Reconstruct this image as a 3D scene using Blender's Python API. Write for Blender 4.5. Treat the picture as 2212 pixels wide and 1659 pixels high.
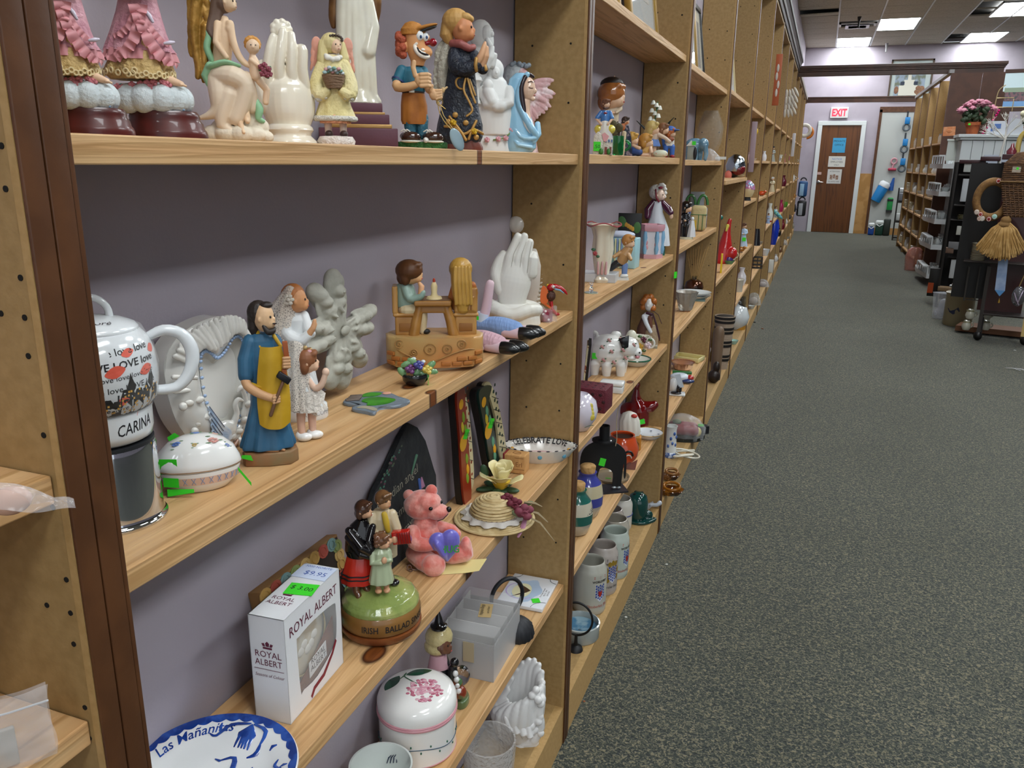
import bpy, bmesh, math, random
from mathutils import Vector, Matrix, Euler
PI = math.pi
W, H, F = 2212, 1659, 1734.3
CAM = Vector((0.436492, 0.0, 1.332657))
RT = Vector((0.93606845, 0.35158434, 0.01281855)); UP = Vector((-0.10580775, 0.24658332, 0.96332829)); FW = Vector((-0.3355303, 0.90309751, -0.26801921))
scene = bpy.context.scene
COL = scene.collection
for o in list(bpy.data.objects): bpy.data.objects.remove(o)
# ---------------------------------------------------------------- camera, world, exposure
cd = bpy.data.cameras.new('camera'); cd.sensor_width = 36; cd.lens = F * 36 / W; cd.clip_start = .02; cd.clip_end = 60
cam = bpy.data.objects.new('camera', cd); COL.objects.link(cam)
cam.matrix_world = Matrix(((RT.x, UP.x, -FW.x, CAM.x), (RT.y, UP.y, -FW.y, CAM.y), (RT.z, UP.z, -FW.z, CAM.z), (0, 0, 0, 1)))
scene.camera = cam
wd = bpy.data.worlds.new('store_ambient'); scene.world = wd; wd.use_nodes = True
wd.node_tree.nodes['Background'].inputs[0].default_value = (.86, .93, 1, 1)
wd.node_tree.nodes['Background'].inputs[1].default_value = .62
vs = scene.view_settings; vs.view_transform = 'Standard'; vs.look = 'None'; vs.gamma = 1; vs.use_curve_mapping = False
vs.exposure = 0.74
LAMP = 13.0        # emission of the troffer diffusers
scene.cycles.use_denoising = True; scene.cycles.max_bounces = 8; scene.cycles.transparent_max_bounces = 12
scene.cycles.caustics_reflective = False; scene.cycles.caustics_refractive = False; scene.cycles.sample_clamp_indirect = 6
# ---------------------------------------------------------------- placing: a ray through a photo point meets a plane
def at(px, py, x=None, y=None, z=None):
 d = FW + RT * ((px - W / 2) / F) - UP * ((py - H / 2) / F)
 t = (z - CAM.z) / d.z if z is not None else ((x - CAM.x) / d.x if x is not None else (y - CAM.y) / d.y)
 return CAM + d * t
def proj(p):
 d = Vector(p) - CAM; w = d.dot(FW)
 return Vector((W / 2 + F * d.dot(RT) / w, H / 2 - F * d.dot(UP) / w))
# ---------------------------------------------------------------- materials
def C(h):
 if not isinstance(h, str): return tuple(h)
 h = h.lstrip('#'); v = [int(h[i:i + 2], 16) / 255 for i in (0, 2, 4)]
 return tuple(a / 12.92 if a < .04045 else ((a + .055) / 1.055) ** 2.4 for a in v)
MC = {}
def M(col, rough=.5, metal=0, coat=0, bump=0, bs=60, mix=None, ms=8, mlo=.45, mhi=.6, trans=0, alpha=1, emit=0, ior=1.45, st=(1, 1, 1), sheen=0, bd=.004, detail=3):
 key = (col if isinstance(col, str) else tuple(col), rough, metal, coat, bump, bs, mix, ms, mlo, mhi, trans, alpha, emit, ior, st, sheen, bd, detail)
 if key in MC: return MC[key]
 m = bpy.data.materials.new('mat_%03d' % len(MC)); m.use_nodes = True; N = m.node_tree.nodes; L = m.node_tree.links
 b = N['Principled BSDF']; b.inputs['Base Color'].default_value = (*C(col), 1); b.inputs['Roughness'].default_value = rough; b.inputs['Metallic'].default_value = metal
 b.inputs['Coat Weight'].default_value = coat; b.inputs['Coat Roughness'].default_value = .06; b.inputs['Transmission Weight'].default_value = trans; b.inputs['Alpha'].default_value = alpha; b.inputs['IOR'].default_value = ior
 b.inputs['Sheen Weight'].default_value = sheen
 if emit: b.inputs['Emission Color'].default_value = (*C(col), 1); b.inputs['Emission Strength'].default_value = emit
 if bump or mix:
  tc = N.new('ShaderNodeTexCoord'); mp = N.new('ShaderNodeMapping'); mp.inputs['Scale'].default_value = st; L.new(tc.outputs['Object'], mp.inputs[0])
 if mix:
  n = N.new('ShaderNodeTexNoise'); n.inputs['Scale'].default_value = ms; n.inputs['Detail'].default_value = detail; L.new(mp.outputs[0], n.inputs['Vector'])
  r = N.new('ShaderNodeValToRGB'); r.color_ramp.elements[0].position = mlo; r.color_ramp.elements[1].position = mhi
  r.color_ramp.elements[0].color = (*C(col), 1); r.color_ramp.elements[1].color = (*C(mix), 1); L.new(n.outputs['Fac'], r.inputs[0]); L.new(r.outputs[0], b.inputs['Base Color'])
 if bump:
  n2 = N.new('ShaderNodeTexNoise'); n2.inputs['Scale'].default_value = bs; n2.inputs['Detail'].default_value = 3; L.new(mp.outputs[0], n2.inputs['Vector'])
  bp = N.new('ShaderNodeBump'); bp.inputs['Strength'].default_value = bump; bp.inputs['Distance'].default_value = bd; L.new(n2.outputs['Fac'], bp.inputs['Height']); L.new(bp.outputs[0], b.inputs['Normal'])
 MC[key] = m; return m
def glaze(col, **k): k.setdefault('rough', .16); k.setdefault('coat', .5); return M(col, **k)
def paint(col, **k): k.setdefault('rough', .5); return M(col, **k)
def clear(tint='#ffffff', rough=.04, ior=1.45): return M(tint, rough=rough, trans=1, ior=ior)
def film(tint='#ffffff', dens=.22, rough=.12, bump=.6, bs=40):      # thin clear plastic or cellophane: mostly see-through, with sharp sheen
 k = ('film', tint, dens, rough, bump, bs)
 if k in MC: return MC[k]
 m = bpy.data.materials.new('film_%03d' % len(MC)); m.use_nodes = True; N = m.node_tree.nodes; L = m.node_tree.links
 b = N['Principled BSDF']; b.inputs['Base Color'].default_value = (*C(tint), 1); b.inputs['Roughness'].default_value = rough; b.inputs['Coat Weight'].default_value = .6
 t = N.new('ShaderNodeBsdfTransparent'); t.inputs[0].default_value = (.97, .97, .97, 1); mx = N.new('ShaderNodeMixShader'); lw = N.new('ShaderNodeLayerWeight'); lw.inputs[0].default_value = .35
 a = N.new('ShaderNodeMath'); a.operation = 'MULTIPLY_ADD'; a.inputs[1].default_value = .28; a.inputs[2].default_value = dens; a.use_clamp = True
 L.new(lw.outputs['Facing'], a.inputs[0]); L.new(a.outputs[0], mx.inputs[0]); L.new(t.outputs[0], mx.inputs[1]); L.new(b.outputs[0], mx.inputs[2]); L.new(mx.outputs[0], N['Material Output'].inputs[0])
 if bump:
  tc = N.new('ShaderNodeTexCoord'); n2 = N.new('ShaderNodeTexNoise'); n2.inputs['Scale'].default_value = bs; L.new(tc.outputs['Object'], n2.inputs['Vector'])
  bp = N.new('ShaderNodeBump'); bp.inputs['Strength'].default_value = bump; bp.inputs['Distance'].default_value = .006; L.new(n2.outputs['Fac'], bp.inputs['Height']); L.new(bp.outputs[0], b.inputs['Normal'])
 MC[k] = m; return m
# ---------------------------------------------------------------- shapes: each returns a function that adds itself to a bmesh (units of the thing)
def ring_faces(b, rings, close=True, cap0=True, cap1=True):
 n = len(rings[0])
 for a, c in zip(rings, rings[1:]):
  for i in range(n if close else n - 1):
   j = (i + 1) % n
   try: b.faces.new((a[i], a[j], c[j], c[i]))
   except ValueError: pass
 if cap0 and len(rings[0]) > 2: b.faces.new(rings[0][::-1])
 if cap1 and len(rings[-1]) > 2: b.faces.new(rings[-1])
def ROT(r): return Euler([math.radians(a) for a in r]).to_matrix()
def E(x, y, z, rx, ry=None, rz=None, rot=None, s=16):
 ry = rx if ry is None else ry; rz = rx if rz is None else rz
 def f(b):
  m = ROT(rot) if rot else Matrix.Identity(3); rings = []
  for k in range(1, s // 2 + 1):
   t = PI * (k - .5) / (s // 2 + .0); t = PI * k / (s // 2 + 1)
   rings.append([b.verts.new(Vector((x, y, z)) + m @ Vector((rx * math.sin(t) * math.cos(2 * PI * i / s), ry * math.sin(t) * math.sin(2 * PI * i / s), -rz * math.cos(t)))) for i in range(s)])
  ring_faces(b, rings, cap0=False, cap1=False)
  p = b.verts.new(Vector((x, y, z)) + m @ Vector((0, 0, -rz))); q = b.verts.new(Vector((x, y, z)) + m @ Vector((0, 0, rz)))
  for i in range(s):
   j = (i + 1) % s; b.faces.new((rings[0][j], rings[0][i], p)); b.faces.new((rings[-1][i], rings[-1][j], q))
 return f
def crom(p, i, u):
 a, b, c, d = p[max(i - 1, 0)], p[i], p[i + 1], p[min(i + 2, len(p) - 1)]
 return .5 * ((2 * b) + (c - a) * u + (2 * a - 5 * b + 4 * c - d) * u * u + (3 * b - a - 3 * c + d) * u ** 3)
def TB(pts, s=14, ends=True, flat=1.0):
 def f(b):
  q4 = [Vector(p) for p in pts]
  if len(q4) > 3 and ends: q4 = [crom(q4, i, k / 3) for i in range(len(q4) - 1) for k in range(3)] + [q4[-1]]
  P = [Vector(p[:3]) for p in q4]; R = [max(p[3], 1e-4) for p in q4]; rings = []; n = len(P); up = None
  for i in range(n):
   d = (P[min(i + 1, n - 1)] - P[max(i - 1, 0)]);
   if d.length < 1e-9: d = Vector((0, 0, 1))
   d.normalize()
   if up is None: up = Vector((0, 0, 1)) if abs(d.z) < .9 else Vector((0, 1, 0))
   u = d.cross(up).normalized(); v = u.cross(d).normalized(); up = v
   def rg(c, r): return [b.verts.new(c + (u * math.cos(2 * PI * k / s) * r + v * math.sin(2 * PI * k / s) * r * flat)) for k in range(s)]
   if i == 0 and ends: rings += [rg(P[0] - d * R[0] * .85, R[0] * .5), rg(P[0] - d * R[0] * .45, R[0] * .88)]
   rings.append(rg(P[i], R[i]))
   if i == n - 1 and ends: rings += [rg(P[i] + d * R[i] * .45, R[i] * .88), rg(P[i] + d * R[i] * .85, R[i] * .5)]
  ring_faces(b, rings)
 return f
def L(prof, x=0, y=0, z=0, sx=1, sy=1, s=28, rot=None, n=0, amp=0):   # lathe; n, amp flute it
 def f(b):
  m = ROT(rot) if rot else Matrix.Identity(3); rings = []
  for r, h in prof:
   r = max(r, .001)
   rings.append([b.verts.new(Vector((x, y, z)) + m @ Vector((sx * r * (1 + amp * math.cos(n * 2 * PI * i / s)) * math.cos(2 * PI * i / s), sy * r * (1 + amp * math.cos(n * 2 * PI * i / s)) * math.sin(2 * PI * i / s), h))) for i in range(s)])
  ring_faces(b, rings)
 return f
def FL(secs, n=0, amp=0, s=30, ph=0, rnd=0):      # loft of ellipses (z, cx, cy, rx, ry[, fold])
 s = max(s, 5 * n) if amp else s
 def f(b):
  rings = []; rr = random.Random(int(abs(secs[0][3] * 100 + secs[0][0])) + n)
  w = [rr.uniform(-1, 1) for _ in range(6)]
  for q in secs:
   z, cx, cy, rx, ry = q[:5]; fo = q[5] if len(q) > 5 else 1
   rg = []
   for i in range(s):
    t = 2 * PI * i / s; k = 1 + fo * (amp * math.sin(n * t + ph) + rnd * (w[0] * math.sin(3 * t + w[1] * 3) + w[2] * math.sin(5 * t + w[3] * 3) + w[4] * math.sin(8 * t + w[5] * 3)))
    rg.append(b.verts.new((cx + rx * k * math.cos(t), cy + ry * k * math.sin(t), z)))
   rings.append(rg)
  ring_faces(b, rings)
 return f
def B(x, y, z, sx, sy, sz, rot=None, bev=0):
 def f(b):
  m = ROT(rot) if rot else Matrix.Identity(3)
  v = [b.verts.new(Vector((x, y, z)) + m @ Vector((sx / 2 * a, sy / 2 * c, sz / 2 * d))) for a in (-1, 1) for c in (-1, 1) for d in (-1, 1)]
  fs = [b.faces.new([v[i] for i in q]) for q in ((0, 1, 3, 2), (4, 6, 7, 5), (0, 4, 5, 1), (2, 3, 7, 6), (0, 2, 6, 4), (1, 5, 7, 3))]
  if bev: bmesh.ops.bevel(b, geom=list({e for q in fs for e in q.edges}), offset=bev, segments=2, affect='EDGES', profile=.5)
 return f
def PR(pts, d0, d1, axis='y', bev=0, rot=None, o=(0, 0, 0)):           # outline (x,z) pushed along y, or (x,y) pushed along z, or (y,z) along x
 def f(b):
  mk = {'y': lambda p, d: (p[0], d, p[1]), 'z': lambda p, d: (p[0], p[1], d), 'x': lambda p, d: (d, p[0], p[1])}[axis]
  m = ROT(rot) if rot else Matrix.Identity(3)
  a = [b.verts.new(Vector(o) + m @ Vector(mk(p, d0))) for p in pts]; c = [b.verts.new(Vector(o) + m @ Vector(mk(p, d1))) for p in pts]
  fs = [b.faces.new(a), b.faces.new(c[::-1])]
  for i in range(len(pts)): fs.append(b.faces.new((a[i], c[i], c[(i + 1) % len(pts)], a[(i + 1) % len(pts)])))
  if bev: bmesh.ops.bevel(b, geom=list(fs[0].edges) + list(fs[1].edges), offset=bev, segments=2, affect='EDGES', profile=.5)
 return f
def RG(x, y, z, R, r, rot=None, s=28, t=10, sx=1, sy=1, a0=0, a1=360, flat=1):  # ring or arc of tube
 def f(b):
  m = ROT(rot) if rot else Matrix.Identity(3); full = a1 - a0 >= 360; n = s; rings = []
  for i in range(n if full else n + 1):
   a = math.radians(a0 + (a1 - a0) * i / n); c = Vector((math.cos(a) * R * sx, math.sin(a) * R * sy, 0)); d = Vector((math.cos(a), math.sin(a), 0))
   rings.append([b.verts.new(Vector((x, y, z)) + m @ (c + d * (r * math.cos(2 * PI * k / t)) + Vector((0, 0, r * flat * math.sin(2 * PI * k / t))))) for k in range(t)])
  if full: rings.append(rings[0])
  ring_faces(b, rings, cap0=not full, cap1=not full)
 return f
def SH(fn, nu, nv, closed=False):       # free surface fn(u,v) -> xyz, u,v in 0..1
 def f(b):
  g = [[b.verts.new(fn(i / nu, j / nv)) for j in range(nv + 1)] for i in range(nu + 1)]
  for i in range(nu):
   for j in range(nv): b.faces.new((g[i][j], g[i + 1][j], g[i + 1][j + 1], g[i][j + 1]))
 return f
TXC = {}
def TX(s, size, x=0, y=0, z=0, rot=(90, 0, 0), fn=None, d=0.0, shear=0, bold=0, al='CENTER', wx=1):   # lettering as thin mesh; fn bends a point onto a surface
 key = (s, size, shear, bold, d, al)
 if key not in TXC:
  cu = bpy.data.curves.new('t', 'FONT'); cu.body = s; cu.size = size; cu.align_x = al; cu.extrude = d; cu.shear = shear; cu.offset = bold; cu.resolution_u = 2
  ob = bpy.data.objects.new('t', cu); me = ob.to_mesh(); TXC[key] = ([v.co.copy() for v in me.vertices], [tuple(p.vertices) for p in me.polygons]); ob.to_mesh_clear(); bpy.data.objects.remove(ob); bpy.data.curves.remove(cu)
 def f(b):
  V, P = TXC[key]; m = ROT(rot); vs = []
  for v in V:
   p = Vector((v.x * wx, v.y, v.z))
   if fn: p = Vector(fn(p.x, p.y, p.z))
   else: p = Vector((x, y, z)) + m @ p
   vs.append(b.verts.new(p))
  for q in P:
   try: b.faces.new([vs[i] for i in q])
   except ValueError: pass
 return f
def cyl(r, z0, eps=.3, a0=-90, cx=0, cy=0, tilt=0):      # wrap text onto an upright cylinder of radius r(z) facing the viewer
 def fn(x, y, z):
  rr = (r(z0 + y) if callable(r) else r) + eps + z; a = math.radians(a0) + x / max(rr, .001)
  return (cx + rr * math.cos(a), cy + rr * math.sin(a), z0 + y + tilt * x)
 return fn
def lip(prof):                        # radius of a lathe profile at height z
 def r(z):
  best = prof[0][0]
  for (r0, z0), (r1, z1) in zip(prof, prof[1:]):
   if min(z0, z1) <= z <= max(z0, z1) and z1 != z0: return r0 + (r1 - r0) * (z - z0) / (z1 - z0)
  return best
 return r
def wavy(pts, n=4):                   # smooth a closed outline
 out = []; k = len(pts)
 for i in range(k):
  p0, p1, p2, p3 = [Vector((*pts[(i + j - 1) % k], 0)) for j in range(4)]
  for t in range(n):
   u = t / n
   q = .5 * ((2 * p1) + (p2 - p0) * u + (2 * p0 - 5 * p1 + 4 * p2 - p3) * u * u + (3 * p1 - p0 - 3 * p2 + p3) * u ** 3); out.append((q.x, q.y))
 return out
def ell(cx, cy, rx, ry, n=24): return [(cx + rx * math.cos(2 * PI * i / n), cy + ry * math.sin(2 * PI * i / n)) for i in range(n)]
def put(name, mat, shapes, parent=None, sc=(1, 1, 1), smooth=True, fuse=0, sm=4, flip=True, loc=None, rz=0):
 b = bmesh.new()
 for s in shapes: s(b)
 bmesh.ops.scale(b, vec=sc, verts=b.verts)
 if flip: bmesh.ops.recalc_face_normals(b, faces=b.faces)
 me = bpy.data.meshes.new(name); b.to_mesh(me); b.free(); me.materials.append(mat)
 if smooth: me.polygons.foreach_set('use_smooth', [True] * len(me.polygons))
 if smooth and not fuse: me.set_sharp_from_angle(angle=math.radians(50))
 o = bpy.data.objects.new(name, me); COL.objects.link(o)
 if parent: o.parent = parent
 if loc is not None: o.location = loc
 o.rotation_euler.z = rz
 if fuse:
  r = o.modifiers.new('r', 'REMESH'); r.mode = 'VOXEL'; r.voxel_size = fuse * sc[0]; r.use_smooth_shade = True
  if sm: k = o.modifiers.new('s', 'SMOOTH'); k.iterations = sm; k.factor = .5
 return o
def tag(o, label=None, cat=None, group=None, kind=None):
 for k, v in (('label', label), ('category', cat), ('group', group), ('kind', kind)):
  if v: o[k] = v
 return o
class T:                                # a thing: an Empty at its base, parts as children. Local unit = one photo pixel at that distance
 def __init__(s, name, label, cat, px=None, py=None, z=None, x=None, y=None, group=None, rz=0, loc=None, zs=None, k=None, wall=False, hs=1):
  if loc is None:
   loc = at(px, py, x=x, y=y) if z is None or x is not None or y is not None else at(px, py, z=z)
   if zs is not None: loc.z = zs
   elif z is not None: loc.z = z
  loc = Vector(loc); d = loc - CAM; h = Vector((d.x, d.y, 0)).normalized(); ex = Vector((h.y, -h.x, 0)); e = .004
  s.kx = 2 * e / (proj(loc + ex * e) - proj(loc - ex * e)).length; s.kz = 2 * e / (proj(loc + Vector((0, 0, 2 * e))) - proj(loc)).length
  if k: s.kx = s.kz = k
  s.kd = s.kx; s.kz *= hs
  if wall: s.kx = 2 * e / (proj(loc + Vector((0, e, 0))) - proj(loc - Vector((0, e, 0)))).length; h = Vector((-1, 0, 0))      # broad side along the wall, facing the aisle
  s.loc = loc.copy(); s.h = h.copy(); s.ex = Vector((h.y, -h.x, 0))
  s.o = bpy.data.objects.new(name, None); s.o.empty_display_size = .02; COL.objects.link(s.o); s.o.location = loc
  s.o.rotation_euler.z = (0 if k else math.atan2(h.y, h.x) - PI / 2) + math.radians(rz); tag(s.o, label, cat, group)
 def q(s, px, py, dy=0):             # local (x, z) of a photo point on the upright plane through the thing, dy units behind it
  d = FW + RT * ((px - W / 2) / F) - UP * ((py - H / 2) / F); o = s.loc + s.h * (dy * s.kd); p = CAM + d * ((o - CAM).dot(s.h) / d.dot(s.h)) - o
  return p.dot(s.ex) / s.kx, p.z / s.kz
 def R(s, x0, y0, x1, y1, dy=0, th=6, **k):   # upright slab between two photo points
  (a, c), (b, d) = s.q(x0, y0, dy), s.q(x1, y1, dy); m = (a + s.q(x0, y1, dy)[0]) / 2; n = (b + s.q(x1, y0, dy)[0]) / 2
  return B((m + n) / 2, dy + th / 2, (c + d) / 2, abs(n - m), th, abs(c - d), **k)
 def __call__(s, name, mat, *shapes, parent=None, label=None, kind=None, each=0, **kw):
  if each: return [s(name, mat, q, parent=parent, label=label, **kw) for q in shapes][-1]
  o = put(name, mat, shapes, parent or s.o, (s.kx, s.kd, s.kz), **kw); tag(o, label, kind=kind); return o
def one(name, mat, label, cat, *shapes, group=None, px=None, py=None, z=None, x=None, y=None, zs=None, rz=0, loc=None, k=None, wall=False, hs=1, **kw):   # a thing that is one mesh
 t = T(name, label, cat, px, py, z, x, y, group, rz, loc, zs, k, wall, hs); o = t(name, mat, *shapes, **kw); o.parent = None
 o.location = t.o.location; o.rotation_euler.z = t.o.rotation_euler.z; tag(o, label, cat, group); bpy.data.objects.remove(t.o); return o
def struct(name, mat, shapes, parent=None, **kw): return tag(put(name, mat, shapes, parent, **kw), kind=None if parent else 'structure')
def bb(x0, x1, y0, y1, z0, z1, **k): return B((x0 + x1) / 2, (y0 + y1) / 2, (z0 + z1) / 2, x1 - x0, y1 - y0, z1 - z0, **k)
def copy_tree(o, parent=None):
 c = o.copy(); COL.objects.link(c); c.parent = parent
 for ch in list(o.children): copy_tree(ch, c)
 return c
def head(t, x, y, z, r, phi, skin, hair=None, style='short', eyes='#2a2018', mouth='#b04848', el=1.12, hs=1.07):
 p = math.radians(phi); d = Vector((math.sin(p), -math.cos(p), 0)); w = Vector((math.cos(p), math.sin(p), 0)); c = Vector((x, y, z))
 def q(f, s, u): v = c + d * f * r + w * s * r; return (v.x, v.y, z + u * r)
 hd = t('head', skin, E(x, y, z, r * .9, r * .9, r * el), E(*q(.55, 0, -.45), r * .5, r * .5, r * .5), E(*q(.97, 0, -.12), r * .14, r * .14, r * .2), E(*q(-.02, .9, -.08), r * .16, r * .16, r * .24), E(*q(-.02, -.9, -.08), r * .16, r * .16, r * .24), fuse=max(r * .09, .35), sm=2)
 if eyes:
  for s in (-1, 1): t('eye', M(eyes, .3), E(*q(.8, .34 * s, .1), r * .1, r * .1, r * .12, s=8), parent=hd)
  t('mouth', M(mouth, .4), E(*q(.9, 0, -.52), r * .2, r * .2, r * .07, s=8), parent=hd)
 if hair:
  S = [E(*q(-.16, 0, .2), r * hs, r * hs, r * 1.05)]
  if style in ('bob', 'long'): S += [E(*q(-.3, s, -.4), r * .5, r * .5, r * .75) for s in (-.62, .62)] + [E(*q(-.55, 0, -.5), r * .75, r * .75, r * .8)]
  if style == 'long': S += [TB([(*q(-.6, s, -.3), r * .5), (*q(-.75, s * 1.1, -1.5), r * .5), (*q(-.7, s, -2.5), r * .3)]) for s in (-.45, 0, .45)]
  if style == 'curly': S += [E(*q(math.cos(a) * -.8 - .15, math.sin(a) * 1., u), r * .38) for a in (-1.2, -.6, 0, .6, 1.2) for u in (-.35, .25, .8)]
  S += [E(*q(.62, s, .72), r * .34, r * .34, r * .3) for s in (-.4, 0, .4)]
  t('hair', hair, *S, fuse=max(r * .09, .35), sm=2)
 return hd
def tape(t, col='#35c522'): return M(col, .55)
# ---------------------------------------------------------------- surface materials
def nodes_mat(name):
 m = bpy.data.materials.new(name); m.use_nodes = True; return m, m.node_tree.nodes, m.node_tree.links, m.node_tree.nodes['Principled BSDF']
def ramp(N, els, interp='LINEAR'):
 r = N.new('ShaderNodeValToRGB'); e = r.color_ramp.elements; r.color_ramp.interpolation = interp
 while len(e) < len(els): e.new(.5)
 for a, (p, c) in zip(e, els): a.position = p; a.color = (*C(c), 1)
 return r
def pine(name, base='#d2ac7c', dark='#b08a58', knots=(), seed=0.0):
 m, N, K, b = nodes_mat(name); tc = N.new('ShaderNodeTexCoord')
 mp = N.new('ShaderNodeMapping'); mp.inputs['Scale'].default_value = (26, 1.1, 44); mp.inputs['Location'].default_value = (seed, seed * 1.7, 0); K.new(tc.outputs['Object'], mp.inputs[0])
 nz = N.new('ShaderNodeTexNoise'); nz.inputs['Scale'].default_value = 1.0; nz.inputs['Detail'].default_value = 4; nz.inputs['Distortion'].default_value = .6; K.new(mp.outputs[0], nz.inputs['Vector'])
 wv = N.new('ShaderNodeMath'); wv.operation = 'MULTIPLY'; wv.inputs[1].default_value = 34; K.new(nz.outputs['Fac'], wv.inputs[0])
 sn = N.new('ShaderNodeMath'); sn.operation = 'SINE'; K.new(wv.outputs[0], sn.inputs[0])
 r = ramp(N, [(0, base), (.62, base), (.86, dark), (1, dark)]);
 ad = N.new('ShaderNodeMath'); ad.operation = 'MULTIPLY_ADD'; ad.inputs[1].default_value = .36; ad.inputs[2].default_value = .44; K.new(sn.outputs[0], ad.inputs[0]); K.new(ad.outputs[0], r.inputs[0])
 n2 = N.new('ShaderNodeTexNoise'); n2.inputs['Scale'].default_value = 2.2; K.new(mp.outputs[0], n2.inputs['Vector'])
 mx = N.new('ShaderNodeMixRGB'); mx.blend_type = 'MULTIPLY'; mx.inputs[0].default_value = .5; K.new(r.outputs[0], mx.inputs[1])
 r2 = ramp(N, [(.3, '#d2b48c'), (.7, '#ffffff')]); K.new(n2.outputs['Fac'], r2.inputs[0]); K.new(r2.outputs[0], mx.inputs[2]); last = mx.outputs[0]
 for (kx, ky, rad) in knots:
  sep = N.new('ShaderNodeVectorMath'); sep.operation = 'SUBTRACT'; sep.inputs[1].default_value = (kx, ky, 0); K.new(tc.outputs['Object'], sep.inputs[0])
  sc = N.new('ShaderNodeVectorMath'); sc.operation = 'MULTIPLY'; sc.inputs[1].default_value = (1 / rad, .6 / rad, 0); K.new(sep.outputs[0], sc.inputs[0])
  ln = N.new('ShaderNodeVectorMath'); ln.operation = 'LENGTH'; K.new(sc.outputs[0], ln.inputs[0])
  rk = ramp(N, [(0, '#8a5a30'), (.5, '#96683a'), (.72, '#4a2a12'), (1, '#ffffff')]); K.new(ln.outputs['Value'], rk.inputs[0])
  m2 = N.new('ShaderNodeMixRGB'); m2.blend_type = 'MULTIPLY'; m2.inputs[0].default_value = 1; K.new(last, m2.inputs[1]); K.new(rk.outputs[0], m2.inputs[2]); last = m2.outputs[0]
 K.new(last, b.inputs['Base Color']); b.inputs['Roughness'].default_value = .5
 bp = N.new('ShaderNodeBump'); bp.inputs['Strength'].default_value = .12; bp.inputs['Distance'].default_value = .002; K.new(sn.outputs[0], bp.inputs['Height']); K.new(bp.outputs[0], b.inputs['Normal'])
 return m
MDF = M('#937649', .62, mix='#a08254', ms=90, mlo=.35, mhi=.65, bump=.05, bs=300)
MDFL = M('#b39260', .6, mix='#a48351', ms=120, mlo=.3, mhi=.7)
BROWN = M('#50301a', .42, mix='#5b381f', ms=20, bump=.06, bs=120)
DARKSLOT = M('#0c0806', .9)
PURPLE = M('#aaa2ac', .78, mix='#b0a8b2', ms=3, bump=.12, bs=260, bd=.002)
WHITE_TRIM = M('#d6dcdc', .45)
def carpet():
 m, N, K, b = nodes_mat('carpet'); tc = N.new('ShaderNodeTexCoord')
 n1 = N.new('ShaderNodeTexNoise'); n1.inputs['Scale'].default_value = 135; n1.inputs['Detail'].default_value = 1.5; n1.inputs['Distortion'].default_value = 1.2; K.new(tc.outputs['Object'], n1.inputs['Vector'])
 r = ramp(N, [(.38, '#1f2725'), (.5, '#3a4038'), (.57, '#5d5c4a'), (.67, '#857c64')]); K.new(n1.outputs['Fac'], r.inputs[0])
 n2 = N.new('ShaderNodeTexNoise'); n2.inputs['Scale'].default_value = 1.6; K.new(tc.outputs['Object'], n2.inputs['Vector']); r2 = ramp(N, [(.3, '#dfe0da'), (.7, '#ffffff')]); K.new(n2.outputs['Fac'], r2.inputs[0])
 mx = N.new('ShaderNodeMixRGB'); mx.blend_type = 'MULTIPLY'; mx.inputs[0].default_value = .8; K.new(r.outputs[0], mx.inputs[1]); K.new(r2.outputs[0], mx.inputs[2]); K.new(mx.outputs[0], b.inputs['Base Color'])
 b.inputs['Roughness'].default_value = .95; b.inputs['Sheen Weight'].default_value = .15
 bp = N.new('ShaderNodeBump'); bp.inputs['Strength'].default_value = .8; bp.inputs['Distance'].default_value = .006; K.new(n1.outputs['Fac'], bp.inputs['Height']); K.new(bp.outputs[0], b.inputs['Normal']); return m
# ---------------------------------------------------------------- room shell
S, Y1, D, FY, CZ = 1.2, .3496, .143, 17.92, 3.54
def post(k): return Y1 + (k - 1) * S
struct('floor', carpet(), [bb(-.2, 8, -4, 18, -.05, 0)], smooth=False)
struct('wall_left', PURPLE, [bb(-.25, -.147, -4, 18, 0, CZ)], smooth=False)
struct('wall_back', PURPLE, [bb(-.25, 8, FY, FY + .1, 0, CZ)], smooth=False)
CEIL = M('#b9b3a2', .8, bump=.35, bs=120, mix='#aca694', ms=40)
ceiling = struct('ceiling', M('#26231f', .9), [bb(-.25, 8, -4, 18, CZ + .06, CZ + .1)], smooth=False)
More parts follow.
